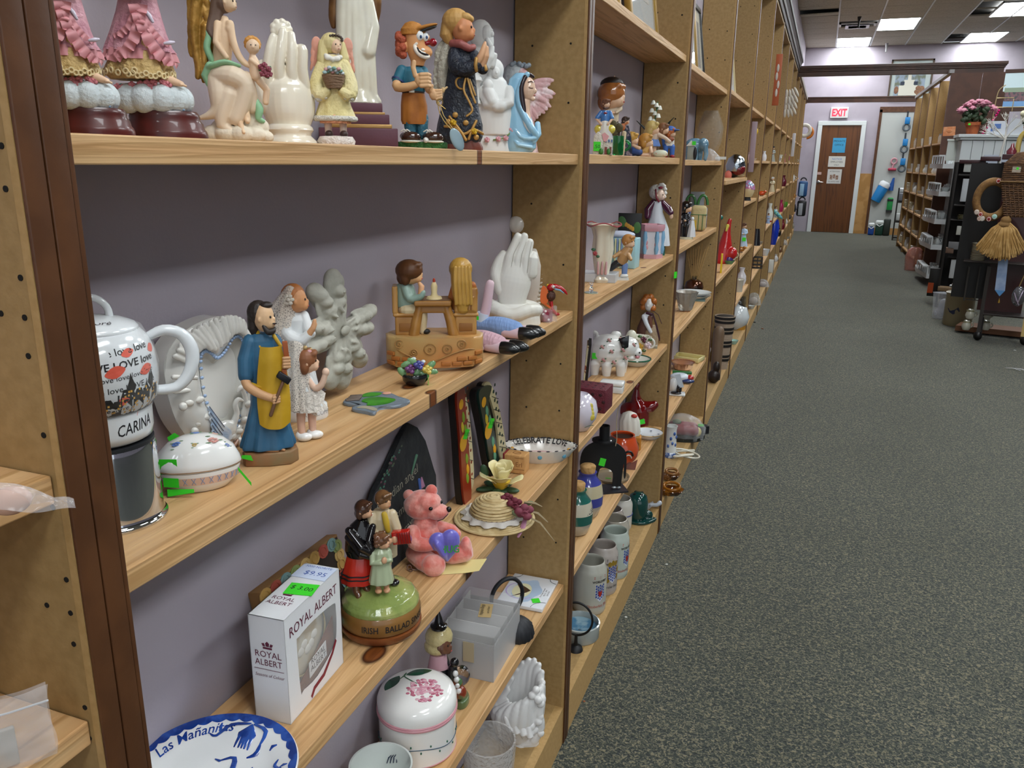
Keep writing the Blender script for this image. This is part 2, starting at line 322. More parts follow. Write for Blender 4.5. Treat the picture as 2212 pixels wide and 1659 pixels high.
# troffer positions (x, y centre): a row over the aisle, two by the back wall
TROF = [(1.30, y) for y in (15.35, 12.3, 9.25, 6.2, 3.15, .1, -2.95)] + [(.69, 17.3), (2.83, 14.4), (2.83, 17.25), (2.83, 11.3), (2.83, 8.2), (2.83, 5.1), (2.83, 2), (2.83, -1.1)]
GX = [-.2 + i * .6096 for i in range(14)]
gx0 = .405 - .6096
tile_me = None
runner = []
VENTS = {(1, 0)}
def is_trof(x, y): return any(abs(x - a) < .31 and abs(y - c) < .55 for a, c in TROF)
y_rows = [FY - .6096 * i for i in range(0, 37)]
for ix in range(0, 9):
 x0 = gx0 + ix * .6096
 for iy, yt in enumerate(y_rows[:-1]):
  xc, yc = x0 + .3048, yt - .3048
  if is_trof(xc, yc) or (ix == 1 and iy == 4): continue
  if yc > 12.2 and ix < 6:
   if tile_me is None:
    t0 = struct('ceiling_tile', CEIL, [B(0, 0, 0, .585, .585, .016, bev=.004)], ceiling, smooth=False); tile_me = t0.data
   else:
    t0 = bpy.data.objects.new('ceiling_tile', tile_me); COL.objects.link(t0); t0.parent = ceiling
   t0.location = (xc, yc, CZ + .006)
   if ix == 0 and iy in (6, 7): t0.rotation_euler = (.11, -.02, 0); t0.location.z -= .03       # sagging tiles show the dark above
   if ix == 0 and iy == 8: t0.rotation_euler = (-.12, 0, 0); t0.location.z -= .03
  else: runner.append(bb(x0 + .012, x0 + .597, yt - .597, yt - .012, CZ, CZ + .016))
tag(put('ceiling_tiles', CEIL, runner, ceiling, smooth=False), kind='stuff')
for ix in range(0, 10): struct('grid_runner', WHITE_TRIM, [bb(gx0 + ix * .6096 - .011, gx0 + ix * .6096 + .011, -3.9, FY, CZ - .006, CZ + .02)], ceiling, smooth=False)
tag(put('grid_cross_tees', M('#a39d8e', .6), [bb(gx0, gx0 + 5.5, y - .008, y + .008, CZ - .001, CZ + .02) for y in y_rows], ceiling, smooth=False), kind='stuff')
LM = bpy.data.materials.new('diffuser'); LM.use_nodes = True; e = LM.node_tree.nodes['Principled BSDF']; e.inputs['Base Color'].default_value = (.9, .9, .9, 1); e.inputs['Emission Color'].default_value = (.93, .98, 1, 1); e.inputs['Emission Strength'].default_value = LAMP
TL = ['troffer light in the ceiling over the aisle, %s' % w for w in ('nearest the far exit', 'second from the far end', 'third from the far end', 'halfway along the store', 'above the second shelf bay', 'above the camera', 'behind the camera')] + ['bright troffer light against the back wall above the door', 'troffer light at the top right edge of the picture', 'bright troffer light at the back wall on the far right'] + ['troffer light in the right hand row, number %s from the back' % w for w in ('three', 'four', 'five', 'six', 'seven')]
for (x, y), lb in zip(TROF, TL):
 t = T('ceiling_light', lb, 'light', loc=(x, y, CZ), k=1, group='fluorescent troffers')
 t('frame', WHITE_TRIM, bb(-.303, -.285, -.6, .6, -.008, .02), bb(.285, .303, -.6, .6, -.008, .02), bb(-.303, .303, -.6, -.585, -.008, .02), bb(-.303, .303, .585, .6, -.008, .02), smooth=False)
 t('diffuser', LM, bb(-.285, .285, -.585, .585, -.003, .004), smooth=False)
# ---------------------------------------------------------------- the left run of shelving: one thing per bay
BAGZ = at(40, 1652, y=.3).z
HS = {0: [1.133, BAGZ, .5], 1: [1.668, 1.346, 1.041, .731, .423], 2: [1.6605, 1.3475, 1.035, .7255, .4197], 3: [1.6515, 1.3435, 1.042, .7241, .4092], 4: [1.669, 1.254, .755], 5: [1.669, 1.355, 1.09, .752, .45],
      6: [1.676, 1.356, 1.07, .645, .446], 7: [1.678, 1.354, 1.063, .757, .432], 8: [1.678, 1.356, 1.06, .74, .43], 9: [1.665, 1.356, 1.06, .74, .43]}
for k in range(10, 15): HS[k] = [1.67, 1.356, 1.06 + .01 * (k % 3), .74, .43]
ORD = ['', 'nearest whole', 'second', 'third', 'fourth', 'fifth', 'sixth', 'seventh', 'eighth', 'ninth', 'tenth', 'eleventh', 'twelfth', 'thirteenth', 'last']
TOPZ = 2.47
def holes(k):
 if k == 1: pts = [(4, 315), (13, 408), (45, 600), (3, 677), (54, 686), (62, 769), (95, 940), (115, 1096), (144, 1252), (102, 1307), (153, 1324), (160, 1391), (184, 1528), (146, 1577), (194, 1594)]; return [(p.x, p.z) for p in (at(a, c, y=Y1) for a, c in pts)]
 if k == 2: pts = [(1150, 99), (1233, 94), (1228, 222), (1217, 572), (1137, 779), (1211, 786), (1137, 879), (1208, 887), (1205, 1079), (1131, 1160), (1201, 1172), (1148, 440)]; return [(p.x, p.z) for p in (at(a, c, y=post(2)) for a, c in pts)]
 return [(-.032, z) for z in (.55, .66, .86, .96, 1.17, 1.22, 1.47, 1.58, 1.78, 1.9, 2.05, 2.2, 2.33)] + [(-.11, z) for z in (.55, .86, 1.17, 1.47, 1.79, 1.91, 2.2)]
hole_me = None
KN = {(1, 1.346): [(-.07, .75, .013), (-.01, 1.06, .006)], (1, 1.041): [(-.05, .92, .012), (-.012, .905, .008)], (1, .731): [(-.03, .77, .016), (-.05, 1.0, .012), (-.015, 1.02, .01)], (1, .423): [(-.03, .99, .01)], (2, .7255): [(-.02, 2.2, .012)], (2, 1.035): [(-.03, 2.35, .01)]}
for k in range(0, 15):
 y0 = post(k) + .038; y1 = post(k + 1) if k < 14 else post(15)
 lb = 'nearest shelving bay, cut off by the left edge of the photo' if k == 0 else '%s shelving bay along the purple wall, upright with brown trim' % ORD[k] + (' and pine boards' if k else '')
 t = T('shelf_bay', lb, 'shelf', loc=(0, post(k), 0), k=1, group='shelving bays along the left wall'); oy = post(k)
 if k:
  u = t('upright', MDF, bb(-D, -.006, 0, .036, 0, TOPZ), smooth=False)
  t('edge_band', MDFL, bb(-.006, 0, -.0004, .0364, .004, TOPZ), parent=u, smooth=False, label='pale raw wood edge behind the brown trim')
  t('trim_strip', BROWN, bb(0, .0032, .0, .0155, .004, TOPZ, bev=.0009), bb(0, .0036, .0165, .0325, .004, TOPZ, bev=.0009), bb(0, .0028, .0332, .037, .004, TOPZ, bev=.0006), bb(0, .0012, .001, .036, .004, TOPZ), parent=u, label='dark brown grooved trim strip')
  hs = [L([(.0001, 0), (.002, 0), (.002, -.001)], x=a, y=0, z=c, rot=(90, 0, 0), s=10) for a, c in holes(k)]
  if k < 3:
   if hole_me is None: h0 = put('peg_hole', DARKSLOT, [L([(.0001, .0006), (.002, .0006), (.002, -.001)], rot=(90, 0, 0), s=10)]); hole_me = h0.data; bpy.data.objects.remove(h0)
   for a, c in holes(k): h = bpy.data.objects.new('peg_hole', hole_me); COL.objects.link(h); h.parent = u; h.location = (a, 0, c)
  else: t('peg_holes', DARKSLOT, *[L([(.0001, .0006), (.0028, .0006), (.0028, -.001)], x=a, z=c, rot=(90, 0, 0), s=8) for a, c in holes(k)], parent=u, kind='stuff')
 for i, h in enumerate(HS[k]):
  kn = KN.get((k, h), [])
  pm = pine('pine_%d_%d' % (k, i), seed=k * 3.7 + i * 1.9, knots=[(a, c - oy, r) for a, c, r in kn]) if k < 4 else PINE
  if k == 3: PINE = pm
  xo = .02 if (k, i) == (4, 1) else 0
  zo = -.004
  t('shelf_board', pm, bb(-D + .001, -.0094 + xo, y0 - oy + .0008, y1 - oy - .0008, h - .0195, h, bev=.0012), smooth=False)
 pl = t('base_shelf', MDF, bb(-D, -.02, y0 - oy, y1 - oy, .085, .1035), smooth=False)
 t('front_board', MDFL, bb(-.02, -.001, y0 - oy + .0004, y1 - oy - .0004, 0.001, .1033), parent=pl, smooth=False)
 t('top_board', MDF, bb(-D, -.002, y0 - oy, y1 - oy, TOPZ - .02, TOPZ), smooth=False)
# ================================================================ first bay, top shelf
def rose(x, y, z, r, ry=None):
 ry = ry or r
 return [E(x, y, z, r * .6, ry * .6, r * .6, s=8)] + [E(x + r * .55 * math.cos(a), y + (ry * .35) * math.sin(a * 2) - r * .2, z + r * .55 * math.sin(a), r * .5, ry * .4, r * .5, s=8) for a in (.3, 1.55, 2.8, 4.05, 5.3)] + [RG(x, y - r * .62, z, r * .3, r * .11, rot=(90, 0, 0), s=10, t=6)]
def leaf(x, y, z, l, w, rot, dep=.12):
 return E(x, y, z, l, w * .35 + .4, w, rot=rot, s=8)
def feathers(x0, z0, rows, y=0, fl=20, fw=6, ang=-70, spread=8, dx=0, dz=-14, n=5, curl=0, th=3):
 out = []
 for r in range(rows):
  for i in range(n):
   a = ang + (i - n / 2) * spread + r * curl
   ca, sa = math.cos(math.radians(a)), math.sin(math.radians(a)); ll = fl * (1 - .06 * r)
   cx = x0 + r * dx + (i - n / 2 + .5) * fw * 1.15 * -sa; cz = z0 + r * dz + (i - n / 2 + .5) * fw * 1.15 * ca
   out.append(E(cx + ca * ll * .5, y - .8 * (r % 2) - .4 * (i % 2), cz + sa * ll * .5, ll * .62, th, fw * .62, rot=(0, -a, 0), s=8))
 return out
def dup_parts(t, name, mat, lst, **k):
 for s in lst: t(name, mat, *s, **k)
Z1 = 1.346
WOODRED = M('#3e1210', .34, coat=.25, mix='#541a15', ms=30); PORC = glaze('#e6e5e2'); IVORY = glaze('#ece4d2'); BISQ = paint('#e2e2df', rough=.55); SKIN = paint('#dfb48c'); SKINP = paint('#e6c2a2')
def lady(px, x, label, sk, hw):
 t = T('lady_figurine', label, 'figurine', px, 310, x=x, zs=Z1, group='pink dress ladies on wooden bases')
 t('wood_base', WOODRED, L([(hw, 0), (hw, 10), (hw * .97, 18), (hw * .93, 22), (hw * .9, 34), (hw * .83, 42), (hw * .84, 48), (hw * .8, 56), (hw * .76, 60), (.01, 60)], sy=.62, s=40))
 ot = t('ottoman', M('#c9d3d6', .4, bump=.5, bs=420, bd=.002), *[E(-22 + 60 * math.cos(a), 34 * math.sin(a), 84, 30, 24, 32) for a in [i * PI / 5 for i in range(10)]], L([(62, 60), (70, 74), (66, 108), (40, 116), (.01, 117)], x=-22, sy=.62), fuse=2.2, sm=2)
 for dx in (-64, 12, 40): t('stripe', paint('#8fb4d8'), TB([(dx, -38 + abs(dx + 22) * .12, 64, 4), (dx, -42 + abs(dx + 22) * .2, 88, 5), (dx * .9, -34 + abs(dx + 22) * .2, 108, 4)]), parent=ot, label='pale blue painted stripe')
 rr = random.Random(px)
 for i, (dx, dz) in enumerate(((-62, 111), (-44, 113), (-30, 116), (-16, 118), (-24, 107), (2, 119), (8, 110), (16, 117), (-92, 106), (-82, 104))):
  t('rose', paint('#cf8088'), *rose(dx, -38 + abs(dx + 22) * .2, dz, 8), parent=ot)
 t('leaves', paint('#5d8a78'), *[leaf(dx, -36 + abs(dx + 22) * .2, dz, 7, 4, (0, rr.uniform(0, 180), 0)) for dx, dz in ((-72, 108), (-54, 107), (-36, 108), (-8, 110), (22, 112), (-86, 108), (-12, 112))], parent=ot)
 t('leg', SKINP, TB([(-4, -12, 170, 13), (2, -16, 140, 12), (10, -22, 128, 11), (26, -30, 122, 9), (42, -36, 117, 6)]), *[E(44 + 3 * i, -38 + 4 * i, 115 - i * .6, 4, 3, 3) for i in range(-1, 3)], fuse=1.6, sm=2)
 pt = t('petticoat', M('#cdae72', .6, bump=1, bs=300, bd=.004), FL([(124, -44, 0, 60, 46), (138, -44, 0, 74, 54), (150, -43, 0, 70, 52), (190, -40, 0, 50, 38), (235, -38, 0, 38, 30)], n=9, amp=.06))
 for i in range(26):
  a = 2 * PI * i / 26
  if math.sin(a) < .35: t('lace_loop', paint('#e2cfa0'), RG(-44 + 74 * 1.02 * math.cos(a), 54 * 1.02 * math.sin(a), 137 + 3 * math.sin(i * 2.1), 5.5, 2, rot=(90, 0, math.degrees(a) + 90), s=10, t=6), parent=pt)
 dr = t('dress', M('#c48896', .5, bump=.6, bs=260, bd=.003, mix='#cf9aa4', ms=60), FL([(182, -38, 2, 74, 52, 1), (194, -40, 2, 68, 48, .7), (222, -38, 0, 58, 42, .3), (262, -34, 0, 46, 36, .1), (300, -32, 0, 37, 30, 0), (320, -32, 0, 30, 22, 0), (350, -32, 0, 40, 26, 0), (385, -32, 0, 46, 26, 0), (400, -32, 0, 18, 14, 0)], n=16, amp=.05))
 t('petticoat_front', M('#cdae72', .6, bump=.7, bs=300, bd=.003), FL([(128, -30, -36, 38, 22, 1), (146, -30, -36, 36, 22, .8), (180, -32, -30, 26, 20, .3), (230, -33, -24, 15, 16, 0), (272, -32, -20, 6, 10, 0)], n=7, amp=.07), parent=pt)
 for i in range(9): t('lace_loop', paint('#e2cfa0'), RG(-66 + i * 9, -60 + abs(i - 4) * 1.8, 131 + 3 * math.sin(i * 2), 5, 2, rot=(90, 0, (i - 4) * 8), s=10, t=6), parent=pt)
 def frill(p, w, n): return SH(lambda u, v: fr(p, w, n, u, v), n * 6, 3)
 def fr(p, w, n, u, v):
  q = u * (len(p) - 1); i = min(int(q), len(p) - 2); f = q - i; a, c = Vector(p[i]), Vector(p[i + 1]); k = a.lerp(c, f); d = (c - a).normalized(); nn = Vector((d.z, 0, -d.x))
  if nn.z > 0: nn = -nn
  return k + nn * w * v + Vector((0, -1, 0)) * (v * 5 + v * w * .28 * math.sin(u * n * 2 * PI)) + Vector((0, 0, v * w * .14 * math.cos(u * n * 2 * PI)))
 t('ruffle', paint('#d08d92'), frill([(-114, -4, 178), (-98, -36, 170), (-76, -50, 182), (-58, -54, 206), (-44, -52, 240), (-34, -46, 274)], 22, 9), frill([(-30, -46, 274), (-20, -52, 240), (-6, -56, 204), (12, -52, 178), (28, -36, 164), (40, -6, 160)], 24, 9), frill([(-100, -10, 212), (-80, -36, 216), (-60, -46, 232), (-46, -48, 262)], 15, 7), frill([(-22, -48, 256), (-4, -48, 226), (14, -40, 206), (26, -16, 200)], 15, 7), FL([(164, -38, 2, 78, 56, 1), (172, -38, 2, 76, 54, 1), (186, -38, 2, 72, 52, .5)], n=19, amp=.05), parent=dr)
 t('ribbon', glaze('#cfc6d6'), TB([(-24, -42, 268, 3), (-12, -44, 252, 5), (-6, -44, 240, 3)]), TB([(14, -46, 198, 3), (26, -46, 200, 5), (34, -42, 202, 3)]), parent=dr)
 t('arms', SKINP, TB([(-70, 0, 380, 12), (-86, -16, 330, 10), (-60, -34, 312, 9), (-30, -40, 312, 8)]), TB([(8, 0, 380, 12), (24, -16, 330, 10), (2, -34, 312, 9), (-24, -40, 312, 8)]), fuse=2)
 t('basket', paint('#b4724e', bump=.6, bs=200), L([(30, 296), (38, 308), (40, 318), (.01, 320)], x=-30, y=-48, sy=.6))
 head(t, -32, 0, 440, 34, 40, SKINP, paint('#6e4a2e'), 'long')
 return t
lady(205, -.055, 'left pink dress lady figurine cut by the brown post, seated on a white ottoman', 1, 93)
lady(362, -.07, 'right pink dress lady figurine on a dark red wooden base, lace petticoat and roses', 2, 92)
# --- fairy with gold wings holding a child
t = T('fairy_figurine', 'fairy figurine with gold wings and green sash cradling a small child on a rock', 'figurine', 514, 310, x=-.075, zs=Z1)
t('rock_base', paint('#ddd2bd', bump=.5, bs=90), *[E(a, b, c, r, r * .7, r * .8) for a, b, c, r in ((-50, 0, 16, 26), (-22, -16, 18, 26), (10, -22, 17, 26), (40, -18, 16, 22), (62, -6, 12, 18), (20, 4, 44, 28), (48, 0, 34, 24), (36, 6, 66, 22), (0, 10, 60, 34), (-10, 16, 20, 50))], fuse=2, sm=2)
t('body', paint('#e2c3a0'), TB([(-26, 6, 130, 22), (-22, 6, 165, 20), (-16, 4, 200, 20), (-10, 2, 232, 18), (-8, 2, 256, 9)]), E(0, -12, 236, 9, 9, 9), TB([(2, -10, 246, 9), (6, -16, 210, 8), (16, -20, 180, 7.5), (30, -26, 164, 6.5), (46, -28, 160, 5)]), TB([(-24, -4, 246, 8), (-30, -18, 206, 7), (-10, -28, 176, 6)]), fuse=1.8, sm=3)
t('skirt', paint('#e2cfb6'), *[TB(p) for p in ([(-30, -4, 140, 24), (0, -22, 138, 24), (24, -26, 120, 20), (16, -22, 84, 20), (0, -20, 50, 18)], [(-34, 0, 136, 24), (-30, -12, 100, 24), (-36, -14, 70, 18), (-54, -14, 56, 10), (-74, -12, 50, 5)], [(-10, -18, 100, 22), (-24, -20, 66, 18), (-30, -20, 36, 14), (-12, -22, 22, 10)], [(26, -20, 134, 18), (34, -16, 104, 16), (36, -10, 74, 14)])], fuse=2.2, sm=3)
t('shin', paint('#e2c3a0'), TB([(4, -26, 64, 9), (8, -28, 40, 7), (12, -32, 26, 6), (14, -40, 20, 4)]), TB([(20, -22, 70, 9), (24, -24, 50, 8), (24, -30, 44, 6)]), fuse=1.6)
sash = paint('#8fbf96')
t('sash', sash, TB([(-52, -8, 152, 8), (-40, -22, 158, 10), (-14, -28, 166, 9), (14, -28, 160, 6)], flat=.6), TB([(-46, -12, 158, 10), (-58, -8, 138, 9), (-52, -8, 120, 6)]), TB([(-40, 0, 170, 7), (-50, 2, 196, 8), (-44, 2, 222, 7), (-50, 4, 236, 4)]), TB([(44, -14, 92, 6), (52, -18, 72, 9), (48, -18, 52, 7), (58, -14, 46, 5)]), fuse=1.6, sm=2)
child = t('child', paint('#e4c4a4'), TB([(48, -26, 140, 12), (46, -28, 170, 12), (44, -28, 184, 6)]), E(46, -30, 200, 15, 14, 16), E(46, -43, 198, 3), TB([(40, -36, 172, 5), (56, -40, 160, 4)]), TB([(56, -24, 130, 9), (70, -20, 112, 8), (66, -20, 86, 7)]), fuse=1.6, sm=2)
t('child_hair', paint('#c98f45'), *[E(46 + 13 * math.cos(a), -26 + 5 * math.sin(a * 2), 206 + 12 * math.sin(a), 6) for a in [i * .5 for i in range(-1, 8)]], E(46, -20, 204, 15, 12, 15), parent=child, fuse=1.4)
for s in (-1, 1): t('child_eye', M('#2a2430', .3), E(47 + 5 * s, -43.5, 202, 1.6, 1, 1.2, s=6), parent=child)
bq = t('bouquet', paint('#4b6a4a'), *[leaf(66 + a, -38, 150 + b, 8, 4, (0, a * 9, 0)) for a, b in ((-6, 6), (4, -10), (12, 4), (0, 12))])
for a, b in ((0, 0), (10, 4), (-6, 8), (6, -8), (12, -6), (-4, -6), (2, 12)): t('rose', paint('#8e4452'), *rose(66 + a, -42, 150 + b, 6.5), parent=bq)
gold = M('#9c7430', .42, metal=.35, mix='#b98c42', ms=60, bump=.5, bs=120)
t('wing', gold, *feathers(-62, 310, 4, y=8, fl=52, fw=12, ang=-80, dx=-2, dz=-30, n=3, th=4), TB([(-52, 8, 330, 12), (-70, 8, 260, 12), (-74, 8, 210, 10), (-70, 8, 160, 9), (-74, 8, 136, 6)]), TB([(-50, 8, 240, 10), (-58, 8, 170, 9), (-62, 8, 128, 5)]), fuse=1.6, sm=1)
t('wing', gold, TB([(-20, 22, 320, 12), (-32, 24, 230, 12), (-40, 24, 150, 8)]), fuse=2)
t('hair', paint('#6d5648'), *[TB([(-16 + i * 3, 6 - 3 * abs(i), 300, 10), (-24 + i * 4, 4, 262, 9), (-30 + i * 6, 0, 232, 7), (-22 + i * 5, -4, 216, 4)]) for i in (-2, -1, 0, 1)], E(-8, 6, 292, 22, 20, 24), fuse=1.6, sm=1)
head(t, 2, -2, 290, 18, 60, paint('#e2c3a0'), None)
# --- ivory hand cradling a child
t = T('hand_figurine', 'glossy ivory ceramic hand cupping a tiny sleeping child on a round foot', 'figurine', 628, 310, x=-.072, zs=Z1)
t('hand', IVORY, L([(44, 10), (48, 34), (.01, 36)], sy=.8), TB([(0, 0, 40, 46), (0, 0, 66, 56), (0, 0, 96, 58), (0, 2, 122, 52), (0, 4, 140, 38)], flat=.6, s=24), *[TB([(x0, -8, 124, 12), (x0 * .95 - 2, -16, 158, 11.5), (x1, -18, 196, 11), (x2, -12, 224 + h, 9)]) for x0, x1, x2, h in ((-39, -31, -23, -2), (-14, -9, -3, 10), (13, 14, 14, 4), (38, 37, 31, -22))], TB([(-46, -2, 80, 20), (-56, -4, 116, 17), (-56, -6, 150, 12), (-50, -6, 168, 9)]), fuse=1.5, sm=4)
t('child', IVORY, E(-6, 6, 238, 22, 18, 20), *[E(-6 + 17 * math.cos(a), 0, 240 + 15 * math.sin(a), 8) for a in (0, .7, 1.4, 2.1, 2.8, 3.5, -.6)], TB([(-12, 12, 170, 28), (-10, 12, 214, 20)]), fuse=1.8, sm=2)
t('foot_ring', IVORY, L([(58, 0), (58, 6), (52, 12), (46, 18), (47, 24), (52, 30), (50, 36), (44, 42), (.01, 43)], sy=.8, s=36))
# --- little angel with a flower basket
t = T('angel_figurine', 'small angel girl in a yellow coat with pink wings carrying a flower basket', 'figurine', 727, 312, x=-.035, zs=Z1)
t('base', M('#e2d8cf', .6, bump=.8, bs=300), L([(38, 0), (40, 8), (34, 18), (.01, 20)], sy=.75, n=8, amp=.04))
for sx in (-16, 16):
 l = t('leg', paint('#cbb4a4'), TB([(sx, 0, 20, 7.5), (sx, 0, 58, 8)])); t('shoe', paint('#3c2a26'), E(sx + 1, -8, 23, 9, 12, 8), parent=l)
t('underskirt', M('#e29a72', .6, bump=1, bs=260, bd=.004), FL([(46, 0, -3, 32, 22, 1), (56, 0, -3, 31, 22, .8), (82, 0, 0, 22, 16, 0)], n=14, amp=.06))
coat = M('#dfcf92', .6, bump=.7, bs=220, bd=.003, mix='#e6d8a4', ms=40)
t('coat', coat, FL([(52, 0, 2, 43, 26, 1), (62, 0, 2, 43, 26, 1), (86, 0, 1, 34, 22, .6), (120, 0, 0, 26, 19, .2), (160, 0, 0, 29, 19, .1), (176, 0, 0, 24, 16, 0), (190, -2, 0, 12, 10, 0)], n=9, amp=.05), TB([(-22, 0, 170, 13), (-36, -6, 130, 15), (-30, -16, 104, 15), (-16, -22, 112, 10)]), TB([(22, 0, 170, 14), (34, -6, 132, 16), (32, -16, 106, 16), (18, -22, 112, 10)]), fuse=1.3, sm=2)
fur = M('#ddd8cc', .7, bump=1, bs=400, bd=.004)
t('fur_trim', fur, RG(0, 2, 56, 43, 6, sy=.62, s=36), TB([(-42, -16, 104, 6), (-34, -20, 96, 7), (-20, -22, 100, 6)]), TB([(44, -14, 108, 6), (36, -20, 98, 7), (24, -22, 100, 6)]))
t('collar', paint('#e8e4da'), TB([(-14, -12, 186, 5), (0, -17, 178, 6), (16, -12, 184, 5)]), E(-10, -16, 182, 8, 5, 6), E(8, -17, 180, 8, 5, 6))
bk = t('basket', M('#8d6f56', .7, bump=1, bs=160, st=(1, 1, 5)), L([(15, 118), (21, 132), (24, 146), (.01, 147)], y=-26, sy=.75, n=18, amp=.03))
for i in range(12): t('blossom', paint(('#a8c6c8', '#d8a4a0', '#7fa69a', '#c8d2d8')[i % 4]), E(-18 + i * 3.3, -30 + (i % 3) * 4, 150 + (i * 7 % 11), 5, 5, 4, s=8), parent=bk)
head(t, 7, -4, 208, 15, 25, SKINP, None)
t('hair', M('#d8c890', .6, bump=.8, bs=120, st=(1, 1, .3)), E(-2, 3, 214, 23, 19, 22), TB([(-18, 0, 212, 11), (-22, -2, 180, 12), (-20, -4, 156, 8)]), TB([(20, 4, 212, 8), (25, 2, 184, 10), (24, 0, 150, 8)]), fuse=1.4, sm=2)
t('wreath', paint('#4b3c30'), *[E(6 + 15 * math.cos(a), -14 + 4 * abs(math.cos(a)), 216 + 8 * math.sin(a) + 4, 3.4, s=6) for a in (-.2, .2, .6, 1, 1.4, 1.8, 2.2)])
for sx in (-1, 1): t('wing', M('#d99a86', .55, bump=.3, bs=90), *feathers(sx * 30, 214, 3, y=12, fl=26, fw=6, ang=-90 + sx * 6, dx=sx * 2, dz=-18, n=3, th=2.5), E(sx * 33, 12, 210, 11, 4, 18), fuse=1.2, sm=1)
# --- tall saint on a stepped plinth
t = T('saint_statue', 'tall ivory robed saint statue with gold brown cloak on a maroon stepped plinth', 'statue', 776, 318, x=-.098, zs=Z1)
mar = M('#5b3542', .55, bump=.15, bs=60); gb = M('#b08a54', .35, metal=.5)
t('plinth_step', mar, B(0, 0, 20, 166, 96, 40, bev=2)); t('gilt_band', gb, B(0, -1, 44, 142, 86, 9, bev=1.5)); t('plinth_step', mar, B(-2, 0, 58, 136, 82, 22, bev=2)); t('gilt_band', gb, B(-2, -1, 71, 118, 74, 6, bev=1)); t('plinth_step', mar, B(-4, 0, 83, 112, 70, 20, bev=2))
t('robe', glaze('#dbd6c2', mix='#e4e0cf', ms=20), *[TB([(x, -10 + abs(x) * .15, 98, 11), (x * .9, -14 + abs(x) * .15, 150, 13), (x * .8, -14 + abs(x) * .15, 220, 15), (x * .75, -12, 290, 14), (x * .5, -8, 360, 15)]) for x in (-32, -16, 0, 16, 33)], TB([(0, 6, 96, 36), (0, 6, 190, 34), (0, 4, 300, 34), (0, 2, 400, 34), (0, 0, 430, 16)], flat=.75), TB([(26, -16, 200, 17), (38, -12, 250, 14), (30, -10, 300, 12)]), TB([(30, -4, 98, 14), (44, -6, 104, 10), (46, -6, 98, 6)]), FL([(93, 2, 0, 48, 30), (100, 2, 0, 44, 28), (120, 2, 0, 34, 24)]), fuse=2.4, sm=3)
t('cloak', M('#6d4a2a', .4, metal=.2, mix='#8a6234', ms=30), TB([(-44, -4, 250, 6), (-42, -2, 270, 12), (-38, 0, 310, 13), (-36, 0, 360, 14), (-30, 0, 410, 12)]), TB([(42, 2, 262, 8), (44, 2, 300, 14), (38, 2, 360, 16), (30, 0, 410, 12)]), E(-42, -6, 282, 11, 8, 15), fuse=2, sm=2)
t('arms', glaze('#dbd6c2'), TB([(-34, 0, 400, 14), (-44, -20, 350, 12), (-14, -30, 352, 9)]), TB([(34, 0, 400, 14), (44, -20, 350, 12), (14, -30, 352, 9)]), fuse=2.2)
head(t, 0, -4, 466, 28, 20, SKINP, paint('#5a3a22'), 'long')
# --- clown golfer
t = T('clown_figurine', 'clown golfer figurine with orange cap, red nose and thumb up on green turf', 'figurine', 908, 318, x=-.052, zs=Z1)
t('turf_base', M('#2d5a2c', .9, bump=1, bs=300, mix='#3a6c34', ms=120), PR(wavy([(-52, -14), (-30, -22), (20, -22), (54, -14), (56, 4), (30, 16), (-30, 16), (-54, 6)]), 0, 14, axis='z', bev=3))
for sx, sy in ((-20, -14), (28, -10)):
 s = t('shoe', glaze('#3a2218'), E(sx, sy, 24, 22, 16, 13), E(sx - 8, sy + 6, 26, 16, 12, 10), fuse=1.2); t('sole', paint('#e4ded0'), E(sx, sy, 15, 23, 17, 4), parent=s)
 t('lace', paint('#e8e4da'), *[TB([(sx - 20 + i * 3, sy - 6, 36 - i, 1.6), (sx - 14 + i * 3, sy - 8, 40, 1.6), (sx - 8 + i * 3, sy - 6, 36, 1.6)], s=6) for i in (0, 2)], parent=s)
t('golf_ball', paint('#e8e8e4', bump=.6, bs=500), E(12, -24, 18, 6))
t('socks', paint('#2f6274', bump=.6, bs=200), TB([(-20, 0, 30, 12), (-20, 0, 66, 16)]), TB([(4, 4, 30, 12), (4, 4, 66, 15)]))
t('trousers', M('#a8662a', .6, mix='#b8742f', ms=40, bump=.3, bs=60), FL([(52, -12, 2, 25, 18, 1), (60, -12, 2, 28, 20, 1), (92, -12, 2, 28, 21, .5), (112, -13, 2, 25, 19, 0), (120, -13, 2, 23, 17, 0)], n=9, amp=.04))
t('belt', paint('#3a2a20'), FL([(117, -13, 2, 24, 18), (123, -13, 2, 24, 18)])); t('buckle', M('#d8d4c8', .3, metal=.6), B(-16, -17, 120, 12, 4, 6, bev=1))
t('shirt', paint('#2c6a80', bump=.2, bs=60), FL([(120, -13, 2, 25, 18), (142, -13, 2, 28, 19), (162, -14, 2, 28, 18), (172, -12, 2, 18, 13)]), TB([(-36, -4, 164, 12), (-46, -10, 142, 11)]), TB([(8, 6, 164, 12), (14, -2, 146, 10)]), fuse=1.2, sm=2)
for s in (-46, -42): t('sleeve_band', paint('#2a3a6a'), TB([(s, -9, 146 - (s + 46) * 1, 11.6), (s - 1, -10, 143 - (s + 46), 11.6)], ends=False))
arm = t('arm', paint('#d6a878'), TB([(-46, -12, 140, 9), (-46, -18, 128, 10), (-24, -30, 128, 9), (-6, -34, 134, 8)]), fuse=1.2)
t('thumbs_up_hand', paint('#d9ad80'), E(4, -38, 142, 14, 9, 15), TB([(-8, -40, 150, 5), (-12, -40, 166, 5.4), (-10, -40, 178, 4.6)]), *[TB([(4, -44, 152 - 7.5 * i, 5), (18, -46, 153 - 7.5 * i, 4.6), (22, -40, 152 - 7.5 * i, 4)]) for i in range(4)], fuse=1, sm=2)
